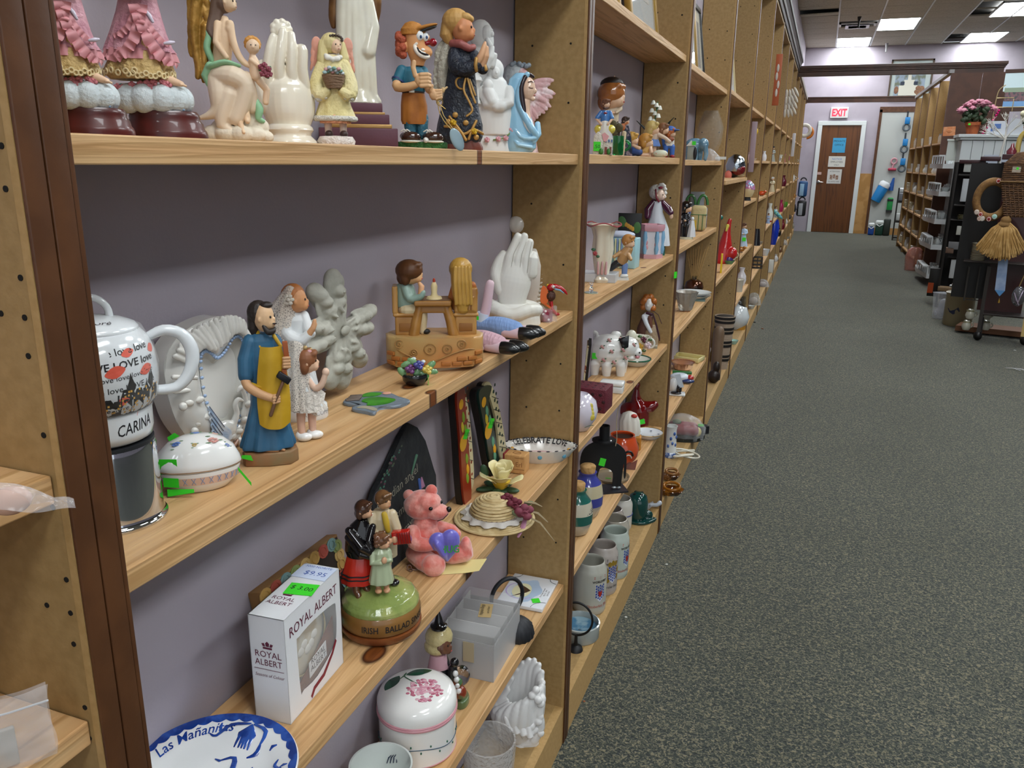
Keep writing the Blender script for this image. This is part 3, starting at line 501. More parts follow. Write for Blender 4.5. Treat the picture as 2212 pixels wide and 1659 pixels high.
t('hand', paint('#d9ad80'), TB([(14, -2, 140, 8), (20, -14, 124, 8), (30, -22, 118, 8)]), E(32, -22, 114, 12, 8, 12), TB([(24, -26, 122, 4), (26, -28, 132, 4)]), *[TB([(36, -26, 122 - 6 * i, 3.6), (46, -26, 123 - 6 * i + i, 3.2)]) for i in range(4)], fuse=1, sm=2)
t('club', paint('#c8a878'), TB([(48, -22, 122, 3), (58, -20, 130, 2)]), E(50, -22, 124, 4, 3, 6))
sk = paint('#d99a64')
hd = t('head', sk, FL([(174, -4, 0, 14, 12), (184, -2, 0, 15, 12), (196, 0, 0, 22, 16), (212, -4, 0, 24, 18), (232, -6, 0, 22, 18), (246, -8, 0, 18, 16)]), E(12, -6, 202, 17, 13, 14), E(14, -4, 232, 10, 10, 9), fuse=1.1, sm=3)
t('muzzle', paint('#efe6da'), TB([(-8, -15, 214, 4), (-6, -18, 206, 5), (2, -20, 196, 5.5), (14, -19, 191, 5), (20, -16, 192, 4)]), TB([(-4, -17, 218, 3), (-8, -15, 214, 4)]), TB([(8, -17, 206, 3.4), (16, -14, 204, 3)]), parent=hd, fuse=.8)
t('mouth', paint('#1c1216'), TB([(-3, -20, 208, 2.2), (2, -23, 201, 3), (12, -23, 196, 3), (19, -19, 195, 2)]), parent=hd); t('teeth', paint('#f2eee4'), TB([(1, -23, 204, 1.6), (6, -24.5, 200, 2), (13, -24, 198, 1.8)]), parent=hd)
t('ear', sk, E(-26, -4, 214, 10, 5, 13), E(-27, -8, 214, 6, 3, 8), parent=hd)
t('eye_patch', paint('#eef0f0'), E(3, -16, 234, 8, 5, 10), E(15, -12, 232, 6, 5, 9), parent=hd)
for a in (5, 17): t('eye', M('#38507a', .2), E(a, -21 + (a > 10) * 5, 231, 2.6, 2, 3.6, s=8), parent=hd)
t('red_nose', glaze('#8e1220'), E(30, -8, 222, 8.5), TB([(16, -8, 220, 5), (26, -8, 222, 4)]), parent=hd)
t('hair', M('#b0553a', .7, bump=1, bs=200, bd=.004), *[E(-38 + 5 * math.cos(i * 2.1), -2 + 5 * math.sin(i * 1.7), 196 + i * 5, 9) for i in range(9)], fuse=1.2, sm=1)
t('cap', M('#b87a34', .7, bump=.3, bs=200), FL([(236, -10, 0, 27, 20), (248, -11, 0, 26, 20), (260, -12, 0, 16, 14), (264, -13, 0, 6, 6)]), E(14, -8, 252, 28, 16, 5, rot=(0, -16, 0)), fuse=1.2, sm=2)
t('visor_lining', paint('#2a3034'), E(18, -9, 248, 22, 13, 3, rot=(0, -18, 0)))
gs = M('#a98a4a', .4, metal=.6)
t('gold_string', gs, TB([(38, -28, 100, 1), (42, -30, 76, 1), (56, -30, 52, 1), (76, -30, 34, 1)], s=6), TB([(40, -30, 98, 1), (50, -32, 70, 1), (78, -34, 30, 1)], s=6), RG(42, -30, 98, 7, .9, rot=(90, 0, 20), s=14, t=6), TB([(44, -30, 92, 1), (54, -32, 84, 1)], s=6))
t('round_tag', M('#8fa4ac', .3, metal=.3), E(78, -36, 20, 13, 2, 26, rot=(0, -24, 8)), label='silvery oval hang tag on a gold string')
# --- blond angel in navy gown
t = T('angel_figurine', 'blond angel in a navy gown with gold cords, praying with grey feathered wings', 'figurine', 992, 322, x=-.062, zs=Z1)
t('base', M('#5a2a20', .45, mix='#6b3426', ms=40), FL([(0, 4, 0, 46, 30), (8, 4, 0, 46, 30), (20, 2, 0, 42, 28, 1), (34, 0, 0, 36, 26, 1)], n=11, amp=.04))
gn = M('#22262f', .45, bump=.9, bs=200, bd=.004, mix='#2c313d', ms=40)
t('gown', gn, FL([(10, -4, 4, 46, 30, .6), (30, 0, -2, 50, 32, 1), (56, 2, -2, 48, 31, .8), (90, 2, 0, 40, 27, .5), (140, 4, 0, 33, 24, .2), (190, 6, 0, 26, 20, 0), (215, 4, 0, 18, 15, 0)], n=9, amp=.035), TB([(-8, -8, 204, 14), (-6, -20, 176, 17), (14, -30, 168, 16), (34, -34, 176, 14)]), TB([(30, -4, 200, 13), (44, -14, 178, 14), (50, -24, 170, 12)]), fuse=1.5, sm=2)
gt = M('#b58a4a', .45, metal=.35)
t('gold_trim', gt, TB([(36, -46, 188, 4), (34, -50, 176, 4), (36, -46, 164, 3.4)]), TB([(52, -30, 182, 4), (56, -32, 168, 4)]), RG(4, -24, 140, 12, 2.2, rot=(80, 0, 30), s=16, t=6), TB([(14, -28, 150, 2.4), (10, -32, 126, 2.4), (20, -34, 104, 2.4), (28, -34, 84, 2.4), (16, -36, 72, 2.4)], s=6), TB([(18, -28, 150, 2.4), (26, -30, 120, 2.4), (34, -30, 100, 2.4)], s=6), TB([(22, -26, 148, 2.2), (34, -24, 116, 2.2)], s=6), TB([(-30, -26, 50, 3), (-8, -34, 48, 3), (10, -38, 34, 3), (30, -36, 44, 3), (50, -22, 36, 3)]), TB([(-20, -30, 70, 3), (-6, -34, 52, 3), (6, -38, 36, 3), (14, -40, 22, 3)]), TB([(36, -32, 62, 3), (26, -36, 42, 3), (20, -38, 24, 3)]), *[E(a, b, c, 6, 3, 6) for a, b, c in ((-8, -34, 74), (14, -35, 58), (-2, -36, 30), (36, -34, 28), (-22, -30, 60))])
for a, b, c in ((-12, -34, 58), (32, -36, 40)): t('yellow_rose', paint('#c8a020'), *rose(a, b, c, 7))
t('collar', paint('#9a5550', bump=.5, bs=100), TB([(-12, -10, 222, 9), (4, -20, 220, 9), (20, -18, 212, 8), (30, -8, 216, 7)]), fuse=1.2)
t('hands', paint('#dba880'), TB([(34, -36, 176, 8), (46, -40, 196, 7), (52, -38, 214, 5), (54, -36, 222, 3)]), TB([(48, -28, 176, 8), (56, -34, 196, 7), (58, -34, 212, 4)]), fuse=1.2)
hd = head(t, 8, -6, 252, 25, 78, paint('#d08a5c'), None, el=1.2)
t('hair', M('#c79a58', .55, bump=.6, bs=90, st=(1, 1, .4)), E(-6, 0, 268, 29, 26, 27), TB([(-22, 0, 262, 14), (-26, 0, 240, 14), (-18, 2, 226, 10)]), E(14, -14, 274, 14, 10, 10), E(24, -8, 272, 8, 10, 8), fuse=1.5, sm=2)
t('wing', M('#b4ae9e', .7, bump=1, bs=160, bd=.004), *feathers(-20, 222, 6, y=6, fl=34, fw=9, ang=-100, dx=-2.5, dz=-20, n=4, th=5), TB([(-18, 8, 226, 12), (-30, 8, 190, 16), (-34, 8, 140, 14), (-24, 6, 104, 9)]), TB([(-12, 2, 180, 10), (-14, 0, 130, 9), (-16, 0, 84, 5)]), fuse=1.5, sm=1)
# --- white holy family
t = T('family_statue', 'white bisque statue of a bearded man above a seated mother and baby', 'statue', 1052, 328, x=-.105, zs=Z1)
BW = BISQ
t('base', BW, FL([(0, 0, 0, 60, 34), (34, 0, 0, 58, 33), (40, -2, 0, 52, 30)]), RG(0, 0, 38, 54, 4, sy=.56, s=36))
t('mother', BW, FL([(36, 12, -10, 44, 26), (80, 12, -10, 46, 28), (120, 14, -10, 38, 24), (150, 14, -8, 26, 18), (164, 14, -6, 14, 12)]), E(16, -10, 172, 19, 16, 24), TB([(-8, -24, 128, 12), (0, -36, 100, 12), (30, -40, 96, 12)]), TB([(46, -16, 130, 12), (46, -32, 104, 12), (20, -42, 94, 10)]), E(2, -38, 138, 11, 10, 13), TB([(2, -38, 126, 12), (10, -40, 106, 13)]), fuse=1.8, sm=3)
t('mother_face', BW, E(18, -24, 166, 9, 7, 12), E(19, -31, 165, 2, 2, 3), fuse=.8, sm=1)
t('father', BW, FL([(36, -14, 8, 42, 26), (120, -14, 8, 38, 24), (190, -16, 8, 32, 22), (218, -16, 8, 18, 15)]), TB([(-32, 0, 200, 14), (-34, -14, 160, 14), (-20, -26, 150, 10)]), TB([(6, 0, 200, 14), (14, -10, 150, 12), (8, -20, 130, 10)]), E(-14, 2, 246, 25, 22, 30), E(2, -8, 230, 12, 12, 20), fuse=1.8, sm=3)
t('father_face', BW, E(-2, -12, 246, 14, 10, 17), E(10, -16, 244, 4, 4, 6), TB([(-2, -16, 252, 3), (10, -16, 252, 2)]), TB([(0, -18, 232, 5), (6, -16, 222, 6), (4, -12, 210, 5)]), fuse=.9, sm=2)
t('father_hand', BW, TB([(-2, -34, 176, 8), (6, -38, 196, 8), (10, -38, 214, 5)]), TB([(10, -30, 180, 7), (16, -34, 200, 5)]), fuse=1.2)
t('lantern', BW, L([(15, 100), (15, 106), (11, 110), (11, 142), (17, 148), (8, 158), (.01, 160)], x=-26, y=-30, s=6)); t('vine', paint('#6d8a3c'), TB([(14, -34, 26, 1.6), (34, -32, 30, 1.6), (50, -24, 44, 1.6), (54, -16, 70, 1.6)], s=6))
for a, b, c in ((24, -34, 28), (40, -30, 30), (52, -24, 48), (54, -18, 80), (0, -36, 26), (56, -14, 92)): t('pink_flower', paint('#d8a0a8'), *rose(a, b, c, 6))
# --- pink winged angel behind
t = T('angel_figurine', 'angel figurine with mottled pink wings behind the blue bust, flowers in its pale hair', 'figurine', 1126, 331, x=-.115, zs=Z1)
pk = M('#cfa3a4', .5, mix='#e2cdce', ms=60, bump=.5, bs=90)
t('robe', pk, FL([(0, 12, 0, 27, 20), (6, 12, 0, 24, 18), (50, 8, 0, 20, 16), (90, 4, 0, 22, 16), (130, -6, 0, 24, 18), (146, -10, 0, 12, 10)]))
t('wing', pk, *feathers(26, 124, 3, y=-6, fl=40, fw=12, ang=-25, spread=20, dx=-4, dz=-8, n=5, th=4), TB([(6, -2, 110, 12), (26, -4, 124, 12), (48, -4, 112, 8)]), fuse=1.2, sm=1)
t('wing', pk, *feathers(-30, 124, 2, y=2, fl=36, fw=12, ang=205, spread=20, n=4, dz=-8, th=4), fuse=1.4)
t('hair', M('#b9c0c2', .5, bump=.8, bs=120), E(-16, 2, 160, 27, 24, 32), E(-22, 4, 120, 18, 16, 24), fuse=1.6, sm=1)
t('flower_crown', paint('#8f9aa4', bump=.6, bs=200), *[E(-22 + i * 5, -14 + (i % 3) * 4, 186 - i * .6 + (i % 2) * 3, 5.4, s=8) for i in range(8)])
t('face', pk, E(-2, -8, 160, 16, 14, 20))
# --- blue madonna bust
t = T('madonna_bust', 'glossy blue veiled madonna bust with downcast eyes, near the shelf end', 'bust', 1124, 330, x=-.05, zs=Z1)
bl = glaze('#8fc0dc', mix='#a4cee4', ms=14, rough=.12)
t('veil', bl, FL([(0, -2, 0, 27, 20), (10, 0, 0, 34, 22), (36, -2, 0, 36, 24), (70, -6, 2, 31, 23), (104, -12, 4, 22, 20), (132, -12, 4, 20, 19), (156, -6, 4, 19, 18), (168, -2, 4, 11, 11)]), TB([(12, -14, 164, 6), (-2, -18, 140, 6), (-6, -18, 110, 6), (6, -20, 80, 7), (24, -22, 50, 8), (34, -16, 36, 6)]), TB([(-20, -14, 60, 5), (0, -22, 34, 5), (24, -22, 30, 5), (36, -12, 34, 5)]), TB([(-26, -10, 40, 5), (-4, -22, 16, 5), (22, -20, 12, 5)]), TB([(36, -6, 62, 6), (38, -10, 40, 7), (28, -14, 24, 6)]), fuse=1.1, sm=3)
t('hair', glaze('#2c2024'), TB([(8, -18, 158, 5), (0, -20, 136, 6), (2, -20, 112, 6), (6, -21, 92, 5), (8, -21, 80, 3)]), TB([(16, -10, 164, 5), (24, -6, 160, 4)]), fuse=.9)
hd = t('face', glaze('#e2bfa6'), E(14, -12, 134, 16, 14, 25), E(29, -14, 130, 4, 4, 5), E(24, -14, 114, 6, 6, 5), TB([(10, -10, 110, 10), (8, -10, 88, 11), (12, -12, 70, 10)]), fuse=.9, sm=2)
t('eyelid', glaze('#5a3a34'), TB([(16, -25.5, 136, 1), (20, -25, 134.6, 1.2), (24, -22, 135, 1)], s=6), parent=hd); t('eyebrow', glaze('#4a302c'), TB([(14, -25, 147, .9), (20, -24.5, 149, 1), (26, -20, 147, .8)], s=6), parent=hd); t('lips', glaze('#b06a62'), E(27.5, -15, 121, 3, 3, 1.8), parent=hd)
t('white_dress', glaze('#e2e4e2'), TB([(8, -18, 78, 8), (16, -20, 60, 10), (22, -20, 46, 6)], flat=.7))
# ================================================================ first bay, second shelf (z 1.041)
Z2 = 1.041
GREEN = M('#35c522', .55); STICK = M('#3fd42c', .6); INK = M('#1a1a1e', .6)
def sticker(t, x, y, z, w, h, rot=(0, 0, 0), txt=None, mat=None, parent=None, nm='price_sticker'):
 s = t(nm, mat or STICK, B(x, y, z, w, .8, h, rot=rot), parent=parent, label='neon green price sticker' if mat is None else None, smooth=False)
 if txt: t('lettering', INK, TX(txt, h * .55, x, y - .7, z - h * .2, rot=(90 + rot[0], rot[1], rot[2])), parent=s, smooth=False)
 return s
# --- two storey coffee pot under cellophane
t = T('coffee_pot', 'white stovetop coffee pot with love lettering and skyline print on a chrome base', 'coffee pot', 250, 1116, z=Z2, hs=.86)
CH = M('#c9ccd0', .06, metal=1); pot = glaze('#dfe3e6')
pc = [(118, 0), (118, 6), (112, 10), (110, 20), (108, 176), (106, 186), (.01, 186)]
t('chrome_base', CH, L(pc, s=56)); t('base_rim', M('#cfcabf', .25, metal=1), L([(119, 0), (119, 5), (117, 5), (117, 0)], s=48)); t('gasket', M('#202226', .5), L([(106, 184), (106, 194), (.01, 194)], s=40))
cp = [(84, 194), (90, 196), (104, 206), (108, 230), (108, 284), (100, 290), (.01, 291)]
cl = t('collar', pot, L(cp, s=56))
t('lettering', INK, TX('CARINA', 47, fn=cyl(lambda z: 108, 236, .5, -52, tilt=.12), shear=.18, bold=.3, wx=.56), parent=cl, smooth=False, label='hand drawn black lettering CARINA')
t('accent', paint('#d8452c'), TX('/', 16, fn=cyl(lambda z: 108, 281, .6, -49)), parent=cl, smooth=False)
bp = [(96, 288), (108, 292), (122, 312), (129, 350), (130, 392), (126, 430), (116, 462), (102, 480), (96, 486), (88, 486), (.01, 480)]
bd = t('pot_body', pot, L(bp, s=64)); rb = lip(bp)
rows = [('love love love', 442, 24, -88, .5), ('LOVE LOVE love', 410, 25, -92, 1), ('love love love love', 384, 18, -86, 0), ('love love LOVE love', 356, 20, -90, .2), ('ve  Love love', 330, 28, -86, .8), ('love  love  love', 306, 18, -96, .2)]
for s, z, sz, a, bo in rows: t('lettering', INK, TX(s, sz, fn=cyl(rb, z, .5, a + 26, tilt=.06), bold=bo * .5), parent=bd, smooth=False)
def patch(pts, a0, z0, r, e=.6):                 # small flat print wrapped on the pot
 def f(b):
  c = b.verts.new(Vector(cyl(r, z0, e, a0)(sum(p[0] for p in pts) / len(pts), sum(p[1] for p in pts) / len(pts), 0)))
  v = [b.verts.new(Vector(cyl(r, z0, e, a0)(x, y, 0))) for x, y in pts]
  for i in range(len(v)): b.faces.new((c, v[i], v[(i + 1) % len(v)]))
 return f
for a, z, r in ((-74, 404, 20), (-40, 396, 18), (-58, 444, 14), (-22, 440, 14), (-70, 330, 14), (-96, 420, 12)):
 t('lip_print', M('#e0604a', .4), patch([(r * 1.15 * math.cos(q) , r * .55 * math.sin(q) * (1 - .3 * math.cos(2 * q)) + r * .25 * math.cos(q)) for q in [i * PI / 8 for i in range(16)]], a, z, rb, .8), parent=bd, smooth=False, label='coral red lip print')
sk = M('#15130f', .5); rr = random.Random(5)
for i, (a, w, h, top) in enumerate(((-118, 18, 50, 0), (-106, 16, 74, 1), (-94, 17, 62, 2), (-84, 13, 46, 0), (-76, 10, 40, 0), (-66, 13, 66, 0), (-60, 10, 104, 1), (-52, 14, 62, 0), (-42, 12, 74, 1), (-34, 10, 112, 1), (-26, 14, 60, 0))):
 pts = [(-w, 0), (w, 0), (w, h * .3), (w, h * .7), (w * .5, h * .82 if top else h), (0, h), (-w * .5, h * .82 if top else h), (-w, h * .7), (-w, h * .3)] if top != 2 else [(-w, 0), (w, 0), (w, h * .5), (w * .6, h * .85), (0, h), (-w * .6, h * .85), (-w, h * .5)]
 p = t('skyline_tower', sk, patch(pts, a, 293, rb, .9), parent=bd, smooth=False)
 for j in range(6 if h > 50 else 3):
  t('lit_window', paint('#d9a84c'), patch([(-2.2, -2.6), (2.2, -2.6), (2.2, 2.6), (-2.2, 2.6)], a + rr.uniform(-4, 4), 302 + j * 10 + rr.uniform(-2, 2), rb, 1.4), parent=bd, smooth=False)
t('handle', pot, TB([(118, 0, 458, 11), (150, 0, 470, 14), (186, 0, 458, 15), (206, 0, 424, 16), (208, 0, 386, 16), (194, 0, 346, 15), (166, 0, 318, 14), (126, 0, 316, 13)], s=20))
ld = t('lid', pot, L([(94, 482), (98, 486), (98, 492), (90, 500), (60, 512), (20, 519), (.01, 520)], s=48)); t('lid_handle', pot, TB([(-44, 0, 514, 7), (-42, 0, 536, 8), (-20, 0, 556, 8), (14, 0, 556, 8), (36, 0, 536, 8), (40, 0, 512, 9)]), parent=ld)
t('lettering', INK, TX('Amore', 24, fn=lambda x, y, z: (6 + x + y * .2, -70 + y * .95, 508.5 + y * .26 - abs(x) * .03)), TX("`", 22, fn=lambda x, y, z: (38 + x, -66 + y * .95, 508 + y * .2)), parent=ld, smooth=False)
t('cellophane_wrap', film('#ffffff', .0, .08, .9, 60), FL([(288, 0, 0, 112, 112), (320, 0, 0, 128, 128), (392, 0, 0, 134, 134), (440, 0, 0, 127, 127), (490, 0, 0, 104, 104)], n=9, amp=.008))
for o_ in t.o.children:
 if o_.name.startswith('collar'): o_.scale.z = .78; o_.location.z = (194 * .22) * t.kz
 elif o_.name.startswith(('pot_body', 'handle', 'cello')): o_.scale.z = .9; o_.location.z = (268 - 288 * .9) * t.kz
 elif o_.name.startswith('lid'): o_.location.z = -42 * t.kz
# --- heart planter with swans
t = T('heart_planter', 'white porcelain planter with a heart shaped opening, blue beads and a swan', 'planter', 462, 935, x=-.118, zs=Z2, wall=True)
hb = wavy([(-92, 160), (-90, 215), (-62, 252), (-18, 270), (32, 274), (68, 258), (86, 222), (88, 150), (72, 66), (34, 8), (-12, 6), (-52, 44), (-80, 96)], 4)
ho = wavy([(-30, 200), (-28, 130), (-10, 74), (22, 38), (52, 60), (72, 122), (78, 186), (66, 222), (48, 226), (28, 206), (8, 196), (-8, 212), (-22, 216)], 4); n_ = len(hb)
near = lambda p, R: min(R, key=lambda q: (q[0] - p[0]) ** 2 + (q[1] - p[1]) ** 2)
def band(v, i): a = ho[i % n_]; k = hb[min(range(n_), key=lambda q: abs(math.atan2(math.sin(math.atan2(hb[q][1] - 140, hb[q][0] - 8) - math.atan2(a[1] - 140, a[0] - 22)), math.cos(math.atan2(hb[q][1] - 140, hb[q][0] - 8) - math.atan2(a[1] - 140, a[0] - 22)))))]; return Vector((a[0] + (k[0] - a[0]) * v, 0, a[1] + (k[1] - a[1]) * v))
t('shell', glaze('#dedcd6'), SH(lambda u, v: band(v, int(round(u * n_))) + Vector((0, -14 - 16 * math.sin(PI * min(1, v * 1.15)) + 4 * math.sin(u * 90) * math.sin(PI * v) + 44 * max(0, v - .8) * 5 * .25, 0)), n_, 8), PR(hb, -2, 40))
t('ruffle', glaze('#e0ddd6'), *[TB([(*[band(v, i)[0]], -30 + 8 * abs(v - .6) + 3 * (i % 2), band(v, i)[2], 5) for v in (.3, .55, .8, 1.0)]) for i in range(0, n_, 1) if band(1, i)[2] > 150], *[E(band(v, i)[0], -28 + 6 * (k % 2), band(v, i)[2], 9, 8, 7, rot=(0, 40 * k, 0)) for k, v in enumerate((.3, .6, .9)) for i in range(0, n_, 2) if band(1, i)[2] <= 150], fuse=1.7, sm=1)
t('well', glaze('#cfcdc5'), SH(lambda u, v: (lambda p: Vector((22 + (p[0] - 22) * (1 - v * .98), -15 + 34 * math.sin(v * PI / 2), 140 + (p[1] - 140) * (1 - v * .98))))(ho[int(round(u * n_)) % n_]), n_, 6))
for i in range(n_): t('bead', glaze('#9db4d6'), E(ho[i][0], -20, ho[i][1], 3.6, s=8))
sw = t('swan', glaze('#e2e0da'), E(6, -22, 44, 30, 14, 22), TB([(26, -24, 50, 8), (38, -24, 70, 6), (36, -24, 90, 5), (44, -24, 98, 5.5), (54, -26, 92, 2.6)]), TB([(56, -22, 60, 7), (64, -22, 84, 6), (60, -22, 110, 5), (54, -22, 120, 6), (46, -22, 114, 3)]), fuse=1.3, sm=2)
t('swan_wing', glaze('#a9c0dc', mix='#d5dde6', ms=60), *[TB([(8, -36, 44 - i * 3, 4), (-14 - i * 3, -38, 66 - i * 7, 5), (-36 + i * 1, -36, 112 - i * 13, 2.4)], s=8) for i in range(6)], parent=sw, fuse=1.2); t('wing_line', M('#5c6476', .4), *[TB([(-10 - i * 3, -44, 62 - i * 7, .7), (-36 + i, -40, 113 - i * 13, .7)], s=6) for i in range(6)], parent=sw)
t('flower', glaze('#b98a72'), *rose(66, -30, 20, 16), TB([(40, -26, 20, 3), (10, -34, 8, 4), (-26, -26, 22, 4), (-34, -24, 34, 3)]))
# --- egg shaped trinket box
t = T('trinket_box', 'oval white porcelain trinket box with painted flowers and green tape', 'box', 432, 1040, x=-.068, zs=Z2)
bx = [(56, 0), (64, 3), (82, 20), (92, 42), (92, 46), (.01, 46)]; bs = t('box_base', PORC, L(bx, sy=.62, s=56))
t('pink_band', glaze('#dcb9a4'), SH(lambda u, v: Vector((math.cos(PI + u * PI) * (83.2 + v * 8), math.sin(PI + u * PI) * .62 * (83.2 + v * 8), 20.5 + v * 17)), 40, 1), parent=bs)
for i in range(14): t('band_motif', M('#7f8fae', .3), *[TB([(math.cos(a) * 88.6, math.sin(a) * 55, 24, .8), (math.cos(a + .09) * 91, math.sin(a + .09) * 56.6, 36, .8)], s=6) for a in (PI + .12 + i * .21,)], *[TB([(math.cos(a) * 91, math.sin(a) * 56.6, 36, .8), (math.cos(a + .09) * 88.6, math.sin(a + .09) * 55, 24, .8)], s=6) for a in (PI + .12 + i * .21,)], parent=bs)
lp = [(92, 47), (95, 50), (92, 62), (80, 84), (60, 100), (32, 110), (.01, 112)]; ld = t('box_lid', PORC, L(lp, sy=.62, s=56)); t('gilt_line', M('#8a6a4c', .3, metal=.4), RG(0, 0, 50, 95, 1, sy=.62, s=56, t=6), parent=ld)
def onlid(x, y): r = math.hypot(x, y / .62); return Vector((x, y, next(z0 + (r0 - r) / max(r0 - r1, .01) * (z1 - z0) for (r0, z0), (r1, z1) in zip(lp[1:], lp[2:]) if r1 <= r) + .6))
for x, y, r, c in ((-42, -22, 10, '#5d7fc0'), (36, -24, 13, '#d8a096'), (40, 10, 9, '#d8b4a4'), (-4, -36, 6, '#c8b070'), (66, -22, 6, '#7f95cc'), (0, 14, 9, '#6f8cc4')):
 for q in range(6): p = onlid(x + r * .55 * math.cos(q), y + r * .4 * math.sin(q)); t('painted_petal', paint(c, rough=.25), E(*p, r * .5, r * .4, .9, s=8), parent=ld)
 for q in (.4, 2.3, 4.0): p = onlid(x + r * 1.25 * math.cos(q), y + r * .9 * math.sin(q)); t('painted_leaf', paint('#7f9c7c', rough=.25), E(*p, r * .5, r * .22, .8, s=8), parent=ld)
t('tape', GREEN, SH(lambda u, v: Vector((-84 + u * 40, -24 - u * 22 - math.sin(v * 3) * 4, 76 - v * 38 + u * 2)), 3, 4), SH(lambda u, v: Vector((-76 + u * 32, -34 - u * 18 - v * 4, 40 - v * 18)), 3, 2), label='neon green tape across lid and base')
t('tape', GREEN, SH(lambda u, v: Vector((-70 + u * 56, -40 - u * 20 - v * 5, 17 - v * 14 * (1 - u * .6))), 4, 2)); t('tape', GREEN, SH(lambda u, v: Vector((84 + u * 26, -34 - u * 10, 44 - u * 34 - v * 8)), 3, 2), PR([(-58, 96), (-34, 104), (-44, 112), (-60, 104)], 26, 27))
# --- carpenter
t = T('carpenter_figurine', 'bearded carpenter figurine in blue robe and yellow apron holding a hammer', 'figurine', 588, 996, z=Z2, hs=1.0)
t('plinth', M('#8d5f3c', .6, mix='#7a6a4a', ms=30, mlo=.4, mhi=.7), PR([(-62, -6), (-56, -24), (-6, -36), (40, -34), (58, -10), (56, 16), (30, 28), (-40, 26)], 0, 28, axis='z', bev=3))
t('feet', paint('#b98a62'), TB([(-18, -10, 40, 9), (-10, -22, 36, 8), (12, -28, 33, 6)]), *[E(18 + i * 3, -26 - i * 2.4 + 4, 31, 3.4, 3, 2.8, s=8) for i in range(-1, 4)], TB([(26, 4, 40, 8), (38, 0, 34, 6), (46, -2, 32, 4)]), fuse=1, sm=2)
robe = M('#2b5674', .5, mix='#356585', ms=30)
t('robe', robe, FL([(32, -6, 0, 57, 34, 1), (38, -6, 0, 58, 34, 1), (70, -4, 0, 48, 28, .8), (120, -2, 0, 35, 22, .4), (170, -2, 0, 31, 20, .2), (220, -2, 0, 33, 20, .1), (252, -4, 0, 30, 18, 0), (266, -4, 0, 17, 13, 0)], n=9, amp=.085), TB([(-28, 0, 250, 16), (-40, -8, 216, 17), (-42, -14, 186, 16)]), TB([(24, 2, 250, 14), (36, -8, 222, 14), (40, -20, 206, 12)]), fuse=1.3, sm=2)
t('apron', M('#b8901c', .5, mix='#c89f2c', ms=30), SH(lambda u, v: Vector(((u - .5) * (44 + 26 * math.sin(v * 2.2)) + 14 - v * 2, -24 - 12 * math.sin(PI * u) + 2.5 * math.sin(u * 11 + v * 3) * v - 5 * v, 244 - v * 166 + 10 * (2 * u - 1) ** 2 * v)), 16, 12), TB([(-8, -14, 242, 5), (-14, -10, 258, 4), (-10, -2, 268, 4)]), TB([(34, -16, 242, 4), (22, -12, 262, 4)]), TB([(-34, -10, 168, 4), (-10, -28, 164, 4), (20, -32, 164, 4), (38, -14, 168, 4)]))
t('arms', paint('#c89a70'), TB([(-42, -14, 188, 11), (-40, -24, 168, 10), (-14, -36, 152, 9), (8, -40, 144, 8)]), E(16, -42, 142, 11, 9, 10), TB([(40, -20, 206, 9), (42, -28, 204, 9)]), E(44, -32, 212, 9, 8, 14), *[TB([(38, -40, 204 + 6 * i, 3.2), (50, -40, 204 + 6 * i, 3)]) for i in range(4)], *[TB([(12, -50, 136 + 5 * i, 3), (24, -46, 137 + 5 * i, 2.8)]) for i in range(3)], fuse=1, sm=2)
h = t('hammer', paint('#6a4a34'), TB([(4, -50, 112, 4), (16, -48, 140, 3.6), (34, -44, 176, 3.6)])); t('hammer_head', M('#26262a', .4, metal=.5), B(36, -44, 184, 30, 11, 14, rot=(0, 36, 0), bev=2), parent=h)
t('wood_block', paint('#9a4f24'), B(44, -34, 236, 11, 8, 36, rot=(0, -4, 0), bev=1)); t('wood_block', paint('#9a4f24'), B(38, -34, 188, 10, 8, 22, bev=1))
head(t, 4, -6, 298, 24, 62, paint('#d9b28a'), None, el=1.2)
t('hair', M('#2c2420', .5, bump=.4, bs=100), E(-6, 2, 306, 25, 22, 25), TB([(-18, 0, 300, 12), (-20, 2, 276, 11), (-16, 2, 262, 7)]), E(10, -8, 322, 14, 14, 7), fuse=1.2, sm=2); t('beard', M('#2c2420', .5), TB([(2, -22, 284, 4), (10, -24, 272, 6), (20, -18, 272, 6), (24, -12, 276, 4)]), TB([(22, -24, 288, 1.6), (28, -20, 287, 1.6)]), fuse=.9)
t('tag_end', GREEN, PR([(-66, 2), (-40, -6), (-44, 6), (-62, 8)], -30, -29, o=(0, 0, 20)))
# --- first communion girl
BIS = M('#dcdfe0', .4)
def tulle(col='#e0d6ca'):
 if 'tulle' in MC: return MC['tulle']
 m, N, K, b = nodes_mat('tulle'); b.inputs['Base Color'].default_value = (*C(col), 1); b.inputs['Roughness'].default_value = .9
 tc = N.new('ShaderNodeTexCoord'); v = N.new('ShaderNodeTexVoronoi'); v.feature = 'DISTANCE_TO_EDGE'; v.inputs['Scale'].default_value = 430; K.new(tc.outputs['Object'], v.inputs['Vector'])
 r = N.new('ShaderNodeMath'); r.operation = 'LESS_THAN'; r.inputs[1].default_value = .16; K.new(v.outputs['Distance'], r.inputs[0]); a = N.new('ShaderNodeMath'); a.operation = 'MULTIPLY_ADD'; a.inputs[1].default_value = .5; a.inputs[2].default_value = .45; K.new(r.outputs[0], a.inputs[0]); K.new(a.outputs[0], b.inputs['Alpha']); MC['tulle'] = m; return m
t = T('communion_figurine', 'girl figurine in white communion dress with tulle veil and praying hands, taller of two', 'figurine', 652, 890, x=-.102, zs=Z2)
